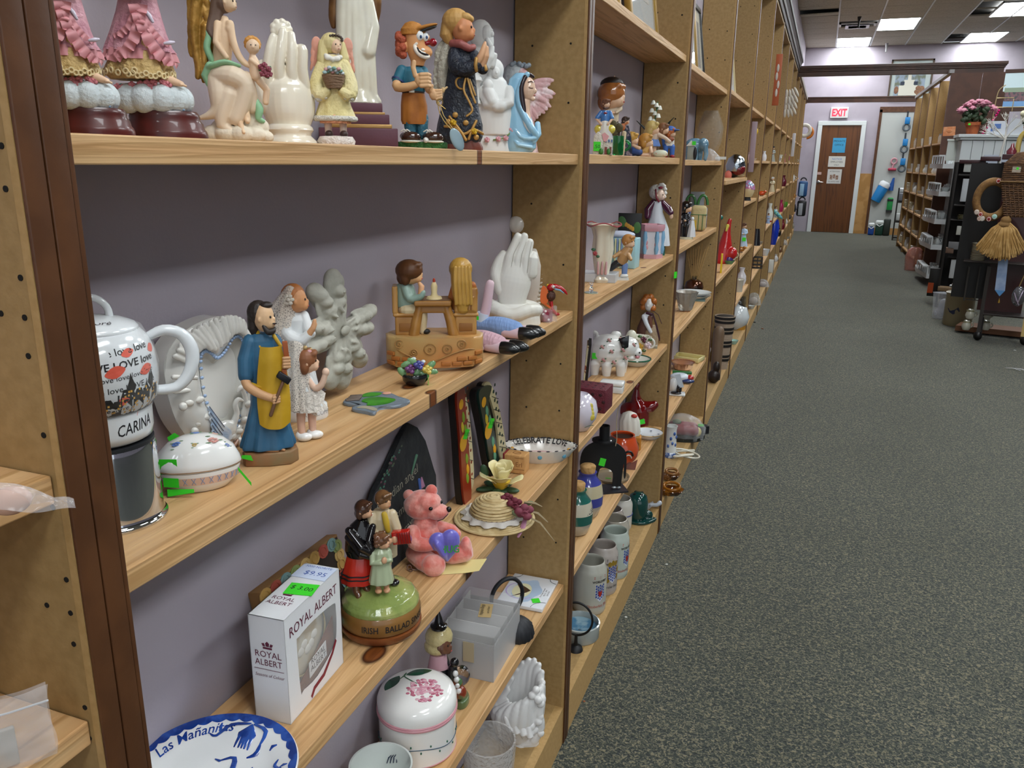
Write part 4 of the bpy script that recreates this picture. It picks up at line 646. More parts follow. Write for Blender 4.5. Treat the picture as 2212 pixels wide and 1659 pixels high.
bs = t('base', glaze('#e0e2e2'), L([(56, 0), (58, 4), (56, 30), (50, 34), (.01, 34)], sy=.6, s=44)); t('lettering', M('#9a9a9e', .5), TX('FIRST COMMUNION', 15, fn=lambda x, y, z: (57.8 * math.cos(math.radians(-30) + x / 57), 34.8 * math.sin(math.radians(-30) + x / 57), 10 + y)), parent=bs, smooth=False)
t('dress', BIS, FL([(34, 0, 0, 40, 26, 1), (60, -2, 0, 42, 26, 1), (110, -4, 0, 36, 23, .6), (160, -4, 0, 26, 18, .2), (180, -4, 0, 23, 16, 0), (206, -4, 0, 25, 16, 0), (222, -4, 0, 12, 10, 0)], n=8, amp=.04), TB([(-20, 0, 212, 13), (-22, -14, 180, 14), (4, -24, 166, 13), (22, -26, 178, 10)]), TB([(16, 2, 212, 12), (24, -10, 186, 12), (30, -22, 180, 9)]), fuse=1.3, sm=2)
t('hands', paint('#d8a276'), TB([(24, -28, 180, 7), (34, -32, 194, 6), (38, -32, 208, 4)]), TB([(30, -22, 182, 6), (38, -26, 200, 5)]), fuse=1)
head(t, 4, -4, 246, 23, 78, paint('#d89a6a'), None); t('hair', M('#b8713a', .5, bump=.5, bs=90, st=(1, 1, .3)), E(-4, 0, 254, 26, 22, 25), *[TB([(-16 + i * 6, -6 + i * 2, 250, 10), (-20 + i * 4, -4 + i * 2, 222, 10), (-14 + i * 4, -6, 200, 6)]) for i in (-1, 0, 1, 2)], fuse=1.2, sm=2)
t('veil', tulle(), SH(lambda u, v: Vector((-10 - 40 * v + (u - .5) * (24 + 60 * v), -27 + 30 * abs(u - .5) + 4 * math.sin(u * 22) * v - 2 * v, 278 - 10 * (2 * u - 1) ** 2 - v * (70 + 50 * u) + 8 * math.sin(u * 5) * v)), 20, 8)); t('daisy', paint('#d8cfc2'), *[E(-14 + 8 * math.cos(a), -26, 250 + 8 * math.sin(a), 5, 2, 4, s=8) for a in [i * 1.05 for i in range(6)]], E(-14, -28, 250, 4))
# --- small bride girl
t = T('bride_figurine', 'small girl figurine in tulle veil with bare legs and white shoes, front of the pair', 'figurine', 664, 938, x=-.053, zs=Z2)
for sx, sy in ((-10, -8), (14, 4)):
 t('shoe', glaze('#e8e8e6'), E(sx + 4, sy - 4, 9, 17, 11, 9), E(sx - 6, sy + 2, 11, 10, 9, 10), fuse=1); t('leg', paint('#e0b8a2'), TB([(sx - 2, sy + 2, 16, 8), (sx - 2, sy + 2, 40, 9), (sx, sy + 4, 72, 11)]))
t('dress', BIS, FL([(66, 4, 0, 36, 26, 1), (74, 2, 0, 37, 26, 1), (104, 0, 0, 27, 20, .5), (130, -2, 0, 20, 15, .1), (140, -2, 0, 9, 8, 0)], n=9, amp=.05)); t('lace_frill', M('#d8cfc4', .8, bump=.8, bs=300), FL([(64, 6, -2, 40, 28, 1), (76, 4, -2, 34, 25, .4), (96, 6, -2, 36, 24, 1), (106, 4, -2, 28, 20, .3)], n=15, amp=.07))
t('arms', paint('#e2bea6'), TB([(8, -8, 128, 7), (22, -18, 112, 7), (36, -24, 120, 7), (44, -26, 140, 6)]), E(46, -26, 146, 8, 7, 9), fuse=1)
head(t, 10, -6, 166, 22, 82, paint('#e2b898'), paint('#8a5636'), 'bob'); t('tiara', M('#b79a6a', .4, metal=.4), RG(6, -2, 188, 13, 2, rot=(0, -10, 0), sy=.8, s=16, t=6), E(6, -12, 194, 5)); t('bow', paint('#c9969a'), E(14, -16, 186, 6, 4, 5))
t('veil', tulle(), SH(lambda u, v: Vector((-16 - 2 * v + (u - .5) * (44 + 40 * v), -26 + 34 * abs(u - .5) - 6 * v + 4 * math.sin(u * 26) * v, 212 - 20 * (2 * u - 1) ** 2 - v * 142)), 22, 10))
# --- grey angel cross
t = T('angel_cross', 'grey stone cross of clustered carved angels leaning on the purple wall', 'cross', 738, 858, x=-.112, zs=Z2, wall=True)
st = M('#a3a195', .75, mix='#b2b0a4', ms=30, bump=.5, bs=120, bd=.002); P = []
for cx, cz, an, ln in ((0, 216, 92, 92), (-36, 222, 116, 84), (-8, 58, -86, 96), (-34, 64, -100, 88), (52, 148, 12, 70), (48, 118, -14, 62), (-58, 160, 160, 66), (-50, 126, 196, 60), (30, 70, -58, 84)):
 a = math.radians(an); ca, sa = math.cos(a), math.sin(a); x0, z0 = -8, 140; q = lambda f, s, y=-6: (x0 + ca * ln * f - sa * s, y, z0 + sa * ln * f + ca * s)
 P += [TB([(*q(.15, 0), 13), (*q(.6, 0), 17), (*q(1.05, 0), 21)], flat=.7), E(*q(1.12, 0, -4), 22, 15, 16, rot=(0, -an, 0)), E(*q(.86, 0, -20), 11), E(*q(.62, 0, -18), 13, 9, 11)] + [E(*q(.75, s * 15, -10), 22, 4, 7, rot=(0, -an + s * 14, 0)) for s in (-1, 1)] + [TB([(*q(.1, s, -16), 3.4), (*q(.55, s * 1.6, -18), 3.4)]) for s in (-7, 0, 7)] + [TB([(*q(.6, 9, -22), 3), (*q(.42, 0, -26), 3)])]
t('carved_angels', st, *P, fuse=1.7, sm=2)
t('angel_face', st, *[E(-8 + math.cos(math.radians(a)) * l * .86, -30, 140 + math.sin(math.radians(a)) * l * .86, 3, 2, 3, s=6) for a, l in ((92, 92), (-86, 96), (12, 70), (160, 66), (-58, 84))], E(-8, -26, 140, 10, 5, 10), each=1)
# --- courting couple music box
t = T('couple_music_box', 'tan glazed music box of a boy and girl seated at a table', 'music box', 940, 790, z=Z2, hs=.9)
tan = M('#9a6a2e', .32, mix='#b98a4a', ms=14, coat=.2); sand = M('#b89a62', .4, mix='#c08246', ms=10, mlo=.4, mhi=.62, coat=.15); rim = lambda k: [(math.copysign(abs(math.cos(a)) ** .7, math.cos(a)) * 104 * k, math.copysign(abs(math.sin(a)) ** .7, math.sin(a)) * 56 * k) for a in [2 * PI * i / 40 for i in range(40)]]
t('turn_plate', paint('#d2c4a6'), L([(62, 0), (62, 10), (.01, 10)], sy=.7))
bs = t('garden_base', sand, PR(rim(1), 10, 78, axis='z', bev=7))
def onrim(x): y = -57.2 * max(0, 1 - min(1, abs(x) / 104) ** 2.86) ** .35; return y
for r in range(4):
 for i in range(9):
  x = -92 + i * 23 + (r % 2) * 10; z = 20 + r * 10.5; edge = 14 + abs(x) * .36
  if z < edge and abs(x) < 98: t('brick', paint('#a8682e'), B(x, onrim(x) - .6, z, 20, 5, 9, rot=(0, 0, math.degrees(math.atan2(onrim(x + 3) - onrim(x - 3), 6))), bev=1), parent=bs)
t('scroll', paint('#a47a44'), *[RG(x, onrim(x) - .4, z, r, 1.3, rot=(90, 0, 0), s=16, t=6) for x, z, r in ((-74, 64, 9), (-44, 46, 7), (-10, 54, 12), (26, 54, 10), (56, 64, 9))], *[RG(x, onrim(x) - .8, z, 3, 1.4, rot=(90, 0, 0), s=8, t=6) for x, z in ((-74, 64), (-44, 46), (-10, 54), (26, 54), (56, 64))], TB([(-100, -20, 58, 1.6), (-70, onrim(-70) - 1, 46, 1.6), (-30, -58, 28, 1.6), (0, -58, 22, 1.6)], s=6), TB([(0, -58, 26, 1.6), (40, onrim(40) - 1, 44, 1.6), (72, onrim(72) - 1, 52, 1.6), (98, -26, 40, 1.6)], s=6), parent=bs)
for s, x0, seat in ((-1, -60, 1), (1, 66, 1)):
 c = t('chair', tan, B(x0, 0, 98, 46, 40, 44, bev=3), B(x0, 0, 124, 54, 46, 8, bev=3), B(x0 + s * 0, 0, 0, .1, .1, .1), *([B(x0 - 22, 0, 158, 12, 46, 62, bev=3)] if s < 0 else [B(x0, -20, 158, 50, 9, 58, bev=4), B(x0, -25, 150, 34, 3, 32, bev=1)]), fuse=1.4, sm=2)
 t('chair_panel', paint('#8a5a26'), B(x0, -21, 96, 28, 2, 18, bev=.6), *([TB([(x0 - 10 + i * 7, -27, 138, 1.6), (x0 - 10 + i * 7, -27, 162, 1.6)], s=6) for i in range(4)] if s > 0 else []), parent=c)
tb = t('table', tan, PR([(-42, -34), (34, -34), (44, 30), (-34, 30)], 146, 158, axis='z', bev=2), TB([(-30, -16, 146, 10), (-38, -18, 110, 11), (-44, -18, 78, 12)]), TB([(24, -16, 146, 10), (34, -18, 110, 11), (40, -18, 78, 12)]), B(-4, -10, 138, 60, 30, 18), fuse=1.4, sm=2); t('table_top_grain', M('#6e4e30', .4, mix='#7d5a36', ms=60, st=(1, 1, 1)), PR([(-39, -31), (31, -31), (40, 27), (-31, 27)], 158, 159.4, axis='z'))
cn = t('candle', paint('#d8c494'), L([(17, 159), (15, 164), (8, 166), (6, 172), (7, 188), (4, 196), (.01, 198)], x=0, y=-8, s=16)); t('flame', paint('#a83a22'), E(0, -8, 200, 3, 3, 6), parent=cn)
t('boy_trousers', paint('#cdbb96'), TB([(-58, -4, 134, 19), (-36, -8, 134, 15), (-26, -10, 126, 12), (-26, -8, 84, 8)]), fuse=1.4); t('boy_shirt', M('#7d9488', .4, mix='#8fa69a', ms=30), FL([(140, -58, 0, 23, 18), (156, -58, 0, 23, 18), (184, -62, 0, 21, 16), (196, -60, 0, 12, 11)]), TB([(-60, -12, 186, 10), (-50, -20, 162, 10), (-30, -26, 166, 8), (-24, -26, 176, 7)]), fuse=1.2, sm=2)
t('boy_hands', paint('#d6a074'), TB([(-28, -26, 174, 6), (-26, -24, 190, 6), (-30, -22, 196, 4)])); head(t, -48, -6, 218, 24, 72, paint('#d6a676'), paint('#5a3518'), 'bob', hs=1.22)
t('girl_dress', paint('#a4602c'), FL([(130, 62, 6, 24, 18), (180, 62, 4, 24, 17), (192, 60, 4, 14, 12)]), TB([(46, -4, 188, 10), (38, -2, 162, 9), (36, 10, 140, 9)]), TB([(80, 4, 188, 9), (86, 8, 168, 8)]), fuse=1.3); t('girl_hair', M('#b58a3c', .4, coat=.2, bump=.8, bs=70, st=(1, 1, .15), bd=.003), E(56, -2, 226, 25, 22, 26), TB([(56, -8, 224, 22), (58, -14, 186, 22), (60, -18, 160, 20), (60, -20, 140, 15)], flat=.7), *[TB([(44 + i * 7, -24, 232, 4), (43 + i * 8, -29, 200, 4), (45 + i * 8, -29, 150, 3.4)]) for i in range(5)], fuse=1.2, sm=1)
t('girl_face', paint('#d6a676'), E(54, 12, 222, 18, 16, 20)); t('black_shoe', paint('#1c1a18'), E(-18, -10, 84, 9, 7, 6))
# --- small black pot of china flowers
t = T('flower_pot', 'tiny black bowl of china flowers, purple, blue and yellow', 'ornament', 897, 830, z=Z2, hs=.82)
t('bowl', glaze('#16181a'), L([(17, 0), (20, 2), (27, 12), (29, 26), (27, 30), (.01, 30)])); t('sticker', GREEN, B(28, -6, 14, 1, 12, 26))
for x, z, c in ((-10, 44, '#6f3f74'), (8, 54, '#4a4a92'), (26, 42, '#d4bc5a')): t('flower', glaze(c), *rose(x, -12, z, 12), *rose(x - 2, -14, z + 2, 6))
t('leaves', glaze('#6f9a6a'), *[leaf(a, -10, b, 14, 8, (0, r, 0)) for a, b, r in ((-28, 36, 60), (4, 32, -70), (18, 28, 30), (-18, 56, -30), (34, 52, -50), (-4, 62, 40), (36, 36, 10))], each=1); t('buds', glaze('#d5dadd'), E(-20, -6, 54, 5), E(-2, 2, 66, 5), E(18, -4, 60, 5), each=1)
# --- scenic magnet
t = T('scenic_magnet', 'flat grey and green relief magnet of a golf course lying on the shelf', 'magnet', 815, 876, z=Z2)
S2 = lambda pts: [(x, y * 2.5) for x, y in pts]
t('plaque', M('#7c8894', .45, metal=.25, bump=.3, bs=200), PR(wavy(S2([(-74, 6), (-60, 20), (-30, 26), (-16, 34), (14, 34), (34, 26), (48, 16), (72, 4), (58, -6), (40, -12), (10, -12), (0, -16), (-6, -30), (-26, -24), (-52, -16), (-50, -8), (-30, -4), (-56, -2)])), 0, 7, axis='z', bev=2), smooth=True)
g = M('#3c8f1e', .4, mix='#2f7a18', ms=60); t('green', g, PR(wavy(S2([(-34, 4), (-20, 14), (10, 14), (40, 6), (26, -4), (0, -9), (-22, -9), (-20, -2)])), 7, 8.4, axis='z', bev=.5)); t('green', g, PR(wavy(S2([(-36, 20), (-20, 30), (10, 28), (0, 20), (-20, 18)])), 7, 8.2, axis='z'))
t('path', paint('#a29a84'), PR(wavy(S2([(-44, -14), (-26, -10), (-6, -16), (0, -24), (-10, -24), (-24, -18)])), 7, 8, axis='z')); t('dune', paint('#6a5a50'), *[TB([(-66 + i * 3, 18 + i * 11, 8, 3), (-40 + i * 2, 20 + i * 10, 9, 3)], s=6) for i in range(4)], each=1); t('roof', paint('#d8a088'), E(22, 66, 8, 10, 9, 2))
# --- white praying hands
t = T('praying_hands', 'white sculpted praying hands with cuffed sleeves', 'sculpture', 1106, 684, x=-.075, zs=Z2)
wh = M('#dcdad2', .42, mix='#d3cfc4', ms=12)
def hand(s):
 y = -9 * s; o = 10 * s
 f = [TB([(x0 + 2, y, 108, 12.5), (x1, y, 142, 11.5), (x2, y * .7, h, 8)]) for x0, x1, x2, h in ((-16, -6, 10, 184), (4, 10, 24, 184), (22, 27, 36, 172), (38, 42, 44, 146))]
 return f + [TB([(2, y, 34, 26), (0, y * 1.2, 62, 32), (4, y * 1.2, 92, 36), (8, y, 116, 32)], flat=.42, s=24), TB([(-26, y, 74, 13), (-36, y, 106, 12), (-30, y * .5, 132, 10), (-20, y * .3, 148, 8)])]
t('hand', wh, *[TB([(p[0], p[1], p[2], p[3]) for p in q]) for q in ()], *hand(1), fuse=1.15, sm=3); t('hand', wh, *hand(-1), fuse=1.3, sm=3)
t('finger_crease', paint('#b5b1a6'), *[TB([(x0, -20.5, 112, .7), (x1, -19, 150, .7), (x2, -14, 174, .6)], s=6) for x0, x1, x2 in ((-5, 2, 14), (14, 19, 28), (31, 35, 39))])
t('cuff', wh, TB([(-52, 0, 26, 15), (-36, -24, 34, 14), (0, -34, 24, 14), (36, -24, 34, 14), (54, 4, 30, 13), (30, 24, 36, 13), (-30, 22, 34, 14), (-52, 0, 28, 14)]), TB([(-54, -6, 50, 9), (-40, -20, 44, 10), (-10, -30, 32, 9)]), FL([(0, 6, 0, 56, 38), (18, 4, 0, 56, 38), (34, 0, 0, 44, 32), (46, 0, 0, 34, 26)]), fuse=1.6, sm=3)
# --- pearl angel beside them
t = T('pearl_figurine', 'pearly white figurine with braided trim half hidden behind the praying hands', 'figurine', 1150, 684, x=-.1, zs=Z2)
pw = M('#d9d2c6', .22, coat=.6, mix='#e2dccf', ms=20); t('body', pw, FL([(0, 0, 0, 20, 16), (40, 6, 0, 24, 18), (90, 10, 0, 26, 18), (124, 8, 0, 18, 14), (136, 4, 0, 8, 6)])); t('braid', pw, *[E(16 - abs(i - 6) * .6 + i * .9, -14, 10 + i * 9, 8, 5, 4, rot=(0, -30, 0)) for i in range(12)]); t('hair', pw, E(-34, 8, 172, 22, 16, 20))
# --- two soft dolls lying down
for nm, lbl, px, py, x, c1, rz in (('a', 'rag doll in a pink ribbed dress lying down, black boots over the shelf edge', 1046, 744, -.042, '#c9a3ae', -24), ('b', 'rag doll in blue gingham lying behind the pink doll, one arm raised', 1078, 722, -.058, '#7f9ccb', -14)):
 t = T('rag_doll', lbl, 'doll', px, py, x=x, zs=Z2, rz=rz, group='rag dolls with black boots')
 cl = M(c1, .85, bump=.9, bs=240, st=(1, .25, .25), bd=.003); sk = M('#d3b7c0', .8)
 t('dress', cl, TB([(-44, 0, 22, 18), (-20, 0, 22, 22), (6, -6, 21, 25), (34, -10, 17, 24)], flat=.85), fuse=1.6)
 for yy, xx in ((-22, 0), (4, 10)):
  l = t('leg', sk, TB([(20 + xx, yy, 14, 12), (52 + xx, yy - 2, 13, 12)])); b = t('boot', glaze('#121214', rough=.3), FL([(0, 0, 0, 13, 13), (8, 0, 0, 14, 13), (26, 0, -1, 13, 12), (40, 1, -1, 5, 5), (42, 1, -1, 2, 2)]), parent=l)
  b.rotation_euler = (0, PI / 2, 0); b.location = ((50 + xx) * t.kx, (yy - 2) * t.kx, 14 * t.kz)
 t('head', sk, E(-66, 6, 22, 20, 18, 19)); t('yarn_hair', M('#b79a86', .9, bump=1, bs=300), *[TB([(-74 + 5 * math.cos(i), 6 + 14 * math.sin(i * 1.3), 36, 4), (-84 + 3 * math.sin(i * 2), 8 + 18 * math.sin(i * 1.3), 26, 4), (-76, 8 + 20 * math.sin(i * 1.3), 10, 4)]) for i in range(8)])
 if nm == 'b': t('arm', sk, TB([(-36, -2, 30, 11), (-28, -2, 62, 10.5), (-22, -2, 100, 10), (-20, -2, 110, 9)])); t('sleeve', paint('#c9d4e4'), TB([(-38, -2, 30, 14), (-34, -2, 48, 13)], ends=False)); sticker(t, -44, -22, 40, 9, 8)
 else: t('arm', sk, TB([(-34, -18, 24, 9), (-14, -30, 12, 9), (6, -34, 10, 8)]))
# --- toucan
t = T('toucan_figurine', 'small red billed toucan figurine with an orange wing by the end panel', 'figurine', 1190, 690, x=-.035, zs=Z2)
rd = glaze('#a8161c'); t('body', M('#4a2a1e', .5, bump=1, bs=200, bd=.004), E(-2, 0, 42, 11, 10, 12)); t('wing', paint('#d9682e'), PR(wavy([(-20, 62), (-12, 60), (-6, 44), (-10, 26), (-22, 28), (-24, 44)]), -6, -2), PR([(-18, 30), (4, 16), (2, 12), (-16, 24)], -4, 0)); h = t('head', rd, E(-2, 0, 60, 9, 8, 8)); t('bill', rd, TB([(6, 0, 62, 6), (18, 0, 59, 5), (28, 0, 52, 3.4), (33, 0, 46, 1.4)]), parent=h); t('bill_stripe', paint('#7fa8c0'), TB([(8, -4, 57, 2.4), (18, -4, 55, 2), (26, -3, 49, 1)]), parent=h); t('eye', paint('#f0f0ea'), E(4, -7, 62, 3.4), parent=h); t('pupil', paint('#101010'), E(5.4, -9.6, 62, 1.4), parent=h); t('crest', paint('#e0b820'), E(-8, 0, 64, 3), parent=h)
t('legs', rd, TB([(0, 0, 32, 3), (2, -2, 14, 3), (12, -6, 3, 3)]), TB([(-4, 2, 30, 3), (6, 4, 4, 3), (16, 0, 3, 3)]))
# --- candy
t = T('wrapped_candy', 'dark red cube candy with white dots in twisted cellophane', 'candy', 1180, 696, x=-.024, zs=Z2)
c = t('candy', M('#8a2038', .3), B(0, 0, 13, 23, 20, 25, rot=(0, 0, 20), bev=3));
for x, z in ((-7, 18), (5, 6), (-2, 24)): t('dot', paint('#e8dfe0'), E(x, -12, z, 2.6, 1.4, 2.6, s=8), parent=c)
t('cellophane', film('#f4ecec', .18, .15, 1, 90), SH(lambda u, v: Vector(((u - .5) * 44, -14 + 6 * math.sin(u * 8 + v * 5), 34 * v + 4 * math.sin(u * 9))), 10, 8), SH(lambda u, v: Vector((8 + u * 16, -15 - v * 6, 2 + v * 24 * (1 - u * .5))), 5, 5))
# ================================================================ first bay, third shelf (z .731) and below
Z3, Z4, Z5 = .731, .423, .1035
# --- framed chalkboard style picture leaning on the wall
pa, pb = at(602, 1318, x=-.105), at(768, 1250, x=-.105); fw_ = (pb.y - pa.y) * 1000
t = T('picture_frame', 'thick wooden framed dark picture with bright curly border leaning on the wall', 'frame', loc=(-.108, pa.y, Z3), k=.001)
fr = t('wood_edge', M('#9a7444', .6, mix='#8a6438', ms=20), bb(-14, 4, 0, fw_, 0, 112, bev=1))
pn = t('panel', M('#2a2420', .5, mix='#332b26', ms=30), bb(4, 4.8, 3, fw_ - 3, 3, 109))
cols = ['#c9a25c', '#b4584a', '#7fa3a4', '#8fa062', '#d0b070']
rr = random.Random(3)
for i in range(30):
 u = i / 30 * 4; s = int(u); f = u - s; y, z = [(8 + f * (fw_ - 16), 104), (fw_ - 8, 104 - f * 96), (fw_ - 8 - f * (fw_ - 16), 8), (8, 8 + f * 96)][s]
 t('border_scallop', paint(cols[i % 5]), PR(ell(y, z, 11, 9, 12), 4.6, 5.6, axis='x'), RG(5.4, y, z, 6, 1.4, rot=(0, 90, 0), s=10, t=6), parent=pn)
for y, z, c in ((fw_ * .5, 70, '#c8b25a'), (fw_ * .46, 56, '#7fa3b4'), (fw_ * .7, 50, '#a46a8a'), (fw_ * .3, 40, '#8fa062')): t('motif', paint(c), PR(ell(y, z, 9, 14, 14), 4.6, 5.4, axis='x'), parent=pn)
t('price_sticker', STICK, B(6, fw_ * .3, 30, .6, 16, 22, rot=(24, 0, 0)), label='neon green price sticker'); t.o.rotation_euler = (0, math.radians(-14), 0)
# --- royal albert box
def boxthing():
 a, c, d = at(553, 1512, z=Z3), at(628, 1566, z=Z3), at(742, 1431, z=Z3)
 return a, c, d
A, Cn, Dn = boxthing(); ex = (Dn - Cn); ex.z = 0; wl = ex.length; ex.normalize(); hx = at(1, 1, x=0) and None
t = T('gift_box', 'white window gift box with burgundy brand lettering and a round plate inside', 'box', loc=Cn, k=.001)
t.o.rotation_euler.z = math.atan2(ex.y, ex.x); w = wl * 1000; dp = (A - Cn).length * 1000; hh = 168; pv_ = Vector((-ex.y, ex.x, 0))
while proj(Cn + pv_ * (dp * .001)).x < 553: dp -= 1
while proj(Cn + Vector((0, 0, hh * .001))).y < 1342: hh -= 1
while proj(Cn + Vector((0, 0, hh * .001))).y > 1342: hh += .5
wm = M('#dcdde0', .35); dk = M('#5d1a34', .5)
# local: +x along the front (window side), +y into the shelf (depth), z up
card = t('carton', wm, bb(0, .8, 0, dp, 0, hh), bb(w - .8, w, 0, dp, 0, hh), bb(0, w, dp - .8, dp, 0, hh), bb(0, w, 0, dp, 0, .8), bb(0, w, 0, dp, hh - .8, hh), smooth=False)
win = wavy([(24, 26), (30, 24), (w * .5, 22), (w - 22, 36), (w - 13, 52), (w - 12, hh - 46), (w - 18, hh - 38), (w * .5, hh - 34), (28, hh - 36), (22, hh - 42)], 3)
def faceplate(b):
 out = [(0, 0), (w, 0), (w, hh), (0, hh)]; vo = [b.verts.new((x, 0, z)) for x, z in out]; vi = [b.verts.new((x, 0, z)) for x, z in win]
 eo = [b.edges.new((vo[i], vo[(i + 1) % 4])) for i in range(4)]; ei = [b.edges.new((vi[i], vi[(i + 1) % len(vi)])) for i in range(len(vi))]
 bmesh.ops.triangle_fill(b, edges=eo + ei, use_beauty=True)
t('front_panel', wm, faceplate, parent=card, smooth=False)
t('window_film', film('#ffffff', .0, .04, .4, 12), PR(win, .4, .6), parent=card, smooth=False)
t('lettering', dk, TX('ROYAL ALBERT', w * .145, w * .5, -.4, hh - 27, al='CENTER', wx=.86), TX('ROYAL', dp * .25,  fn=lambda x, y, z: (-.4, dp * .5 - x, hh * .62 + y), wx=.95), TX('ALBERT', dp * .25, fn=lambda x, y, z: (-.4, dp * .5 - x, hh * .54 + y), wx=.9), TX('Seasons of Colour', dp * .13, shear=.3, fn=lambda x, y, z: (-.4, dp * .5 - x, hh * .43 + y), wx=.85), bb(-.5, -.3, dp * .08, dp * .92, hh * .5, hh * .5 + .5), TX('ROYAL', 9, fn=lambda x, y, z: (w * .3 + y, dp * .55 - x, hh + .4)), TX('ALBERT', 9, fn=lambda x, y, z: (w * .22 + y, dp * .55 - x, hh + .4)), parent=card, smooth=False)
def crown(m, k): return [PR([(-7 * k, 0), (-8 * k, 7 * k), (-4 * k, 5 * k), (0, 11 * k), (4 * k, 5 * k), (8 * k, 7 * k), (7 * k, 0)], 0, .3), ]
def crownat(fn, k): return lambda b: [b.faces.new([b.verts.new(fn(x * k, z * k)) for x, z in q]) for q in ([(-7, 0), (7, 0), (7, 3), (-7, 3)], [(-7, 4), (-3, 4), (-5, 9), (-9, 8)], [(-2.4, 4), (2.4, 4), (3, 9), (0, 12), (-3, 9)], [(3, 4), (7, 4), (9, 8), (5, 9)])]
t('crown_print', dk, crownat(lambda x, z: (-.4, dp * .5 - x, hh * .7 + z), .8), crownat(lambda x, z: (w * .38 + z, dp * .55 - x, hh + .4), .8), parent=card, smooth=False)
t('ribbon_print', M('#7a1a2c', .5), PR([(w * .36, 6), (w * .42, 14), (w * .6, 17), (w * .78, 32), (w * .86, 44), (w * .88, 40), (w * .8, 28), (w * .62, 12), (w * .44, 9), (w * .38, 2)], -.5, -.3), parent=card, smooth=False)
t('plate', glaze('#cfc6b2', mix='#b9a27c', ms=30), E(w * .48, 14, hh * .52, w * .36, 5, hh * .33), label='cream plate with faded flower print seen through the window'); t('plate_ring', glaze('#a89a72'), RG(w * .48, 10, hh * .52, w * .34, 1.2, rot=(90, 0, 0), sy=hh * .3 / (w * .34), t=6)); t('plate_flowers', paint('#d8d4cc'), *[E(w * (.36 + i * .06), 9, hh * .48 + 6 * math.sin(i * 2), 7, 1.4, 6, s=8) for i in range(5)]); t('inner_tray', M('#6a3a2c', .6), PR([(12, 2), (w - 10, 2), (w - 10, 70), (w * .5, 40), (12, 20)], 6, 7));
cdx = t('brand_card', wm, PR([(w * .42, 24), (w * .74, 30), (w * .74, 50), (w * .42, 44)], 4, 4.6), smooth=False); t('lettering', INK, TX('ROYAL', 10, w * .58, 3.6, 40), TX('ALBERT', 10, w * .58, 3.6, 31), parent=cdx, smooth=False)
st = t('price_sticker', STICK, B(w * .52, dp * .36, hh + .6, 24, 34, .6, rot=(0, 0, 8)), smooth=False, label='neon green price sticker'); t('lettering', INK, TX('$ 3.00', 11, fn=lambda x, y, z: (w * .5 + y, dp * .36 - x, hh + 1.1)), parent=st, smooth=False)
st = t('price_sticker', M('#c9d4ea', .6), B(w * .84, dp * .5, hh + .6, 30, 44, .6), smooth=False, label='pale blue printed price label'); t('lettering', M('#3a5aa8', .6), TX('$9.95', 13, fn=lambda x, y, z: (w * .78 + y, dp * .42 - x, hh + 1.1)), TX('3000 NORITE', 6, fn=lambda x, y, z: (w * .92 + y, dp * .5 - x, hh + 1.1)), parent=st, smooth=False)
# --- irish ballad musical figurine
t = T('ballad_figurine', 'family of three singers on a grassy mound, round wooden music box base', 'music box', 824, 1352, z=Z3, hs=.96)
wd2 = M('#6e3a1c', .35, coat=.4, mix='#7d4622', ms=14); t('turn_base', wd2, L([(78, 0), (82, 3), (88, 12), (88, 18), (80, 20), (.01, 20)], s=56)); bp = [(82, 20), (86, 24), (87, 46), (84, 58), (78, 62), (.01, 62)]; bs = t('base', M('#7a5528', .35, coat=.4, mix='#8a6230', ms=14), L(bp, s=56))
t('lettering', INK, TX('IRISH   BALLAD SINGERS', 19, fn=cyl(lip(bp), 32, .5, -61, tilt=0), bold=.3, wx=.85), parent=bs, smooth=False)
t('grass_mound', glaze('#7d8d4c', mix='#a4a864', ms=16, bump=.8, bs=70, bd=.003), L([(84, 58), (83, 66), (74, 78), (52, 88), (20, 93), (.01, 94)], s=44), E(-14, 20, 80, 46, 36, 18), fuse=1.5, sm=1); done_ = set(t.o.children)
br = glaze('#5a3a22'); blk = glaze('#141214', rough=.1)
for s in (-1, 1): t('boot', br, TB([(-58 + 10 + s * 10, -14 + s * 6, 130, 10), (-46 + s * 12, -18 + s * 6, 106, 9), (-40 + s * 12, -30 + s * 6, 98, 8)]))
sk1 = t('red_skirt', glaze('#b3261a', mix='#c0301f', ms=14), FL([(122, -48, 0, 46, 34, 1), (128, -48, 0, 47, 34, 1), (160, -46, 0, 40, 29, .6), (206, -44, 2, 30, 22, .1)], n=8, amp=.05)); t('hem_stripe', INK, *[FL([(z, -48, 0, 47.4 - i * 1.4, 34.4 - i, 1), (z + 2.4, -48, 0, 47.2 - i * 1.4, 34.2 - i, 1)], n=8, amp=.05) for i, z in enumerate((136, 145))], parent=sk1)
t('black_shawl', blk, FL([(190, -40, 0, 38, 27, .3), (206, -42, 0, 41, 29, .2), (240, -42, 2, 38, 27), (268, -40, 2, 28, 20), (284, -38, 0, 13, 11)]), TB([(-70, -14, 262, 10), (-40, -36, 226, 12), (-10, -34, 206, 10)]), TB([(-12, -16, 270, 8), (-22, -32, 240, 10), (-18, -36, 220, 9)]), TB([(-74, -4, 240, 8), (-44, -36, 208, 9), (-14, -34, 196, 7)]), fuse=1.5, sm=2)
head(t, -32, -6, 310, 20, 60, paint('#cfa07e', rough=.25), glaze('#4a2f22'), 'bob')
t('man_trousers', paint('#4a5a6a'), TB([(14, 18, 210, 18), (16, 16, 160, 15), (18, 12, 112, 12)])); t('man_boot', blk, E(36, -6, 112, 13, 12, 8), E(28, 4, 120, 9, 10, 10), fuse=1.2)
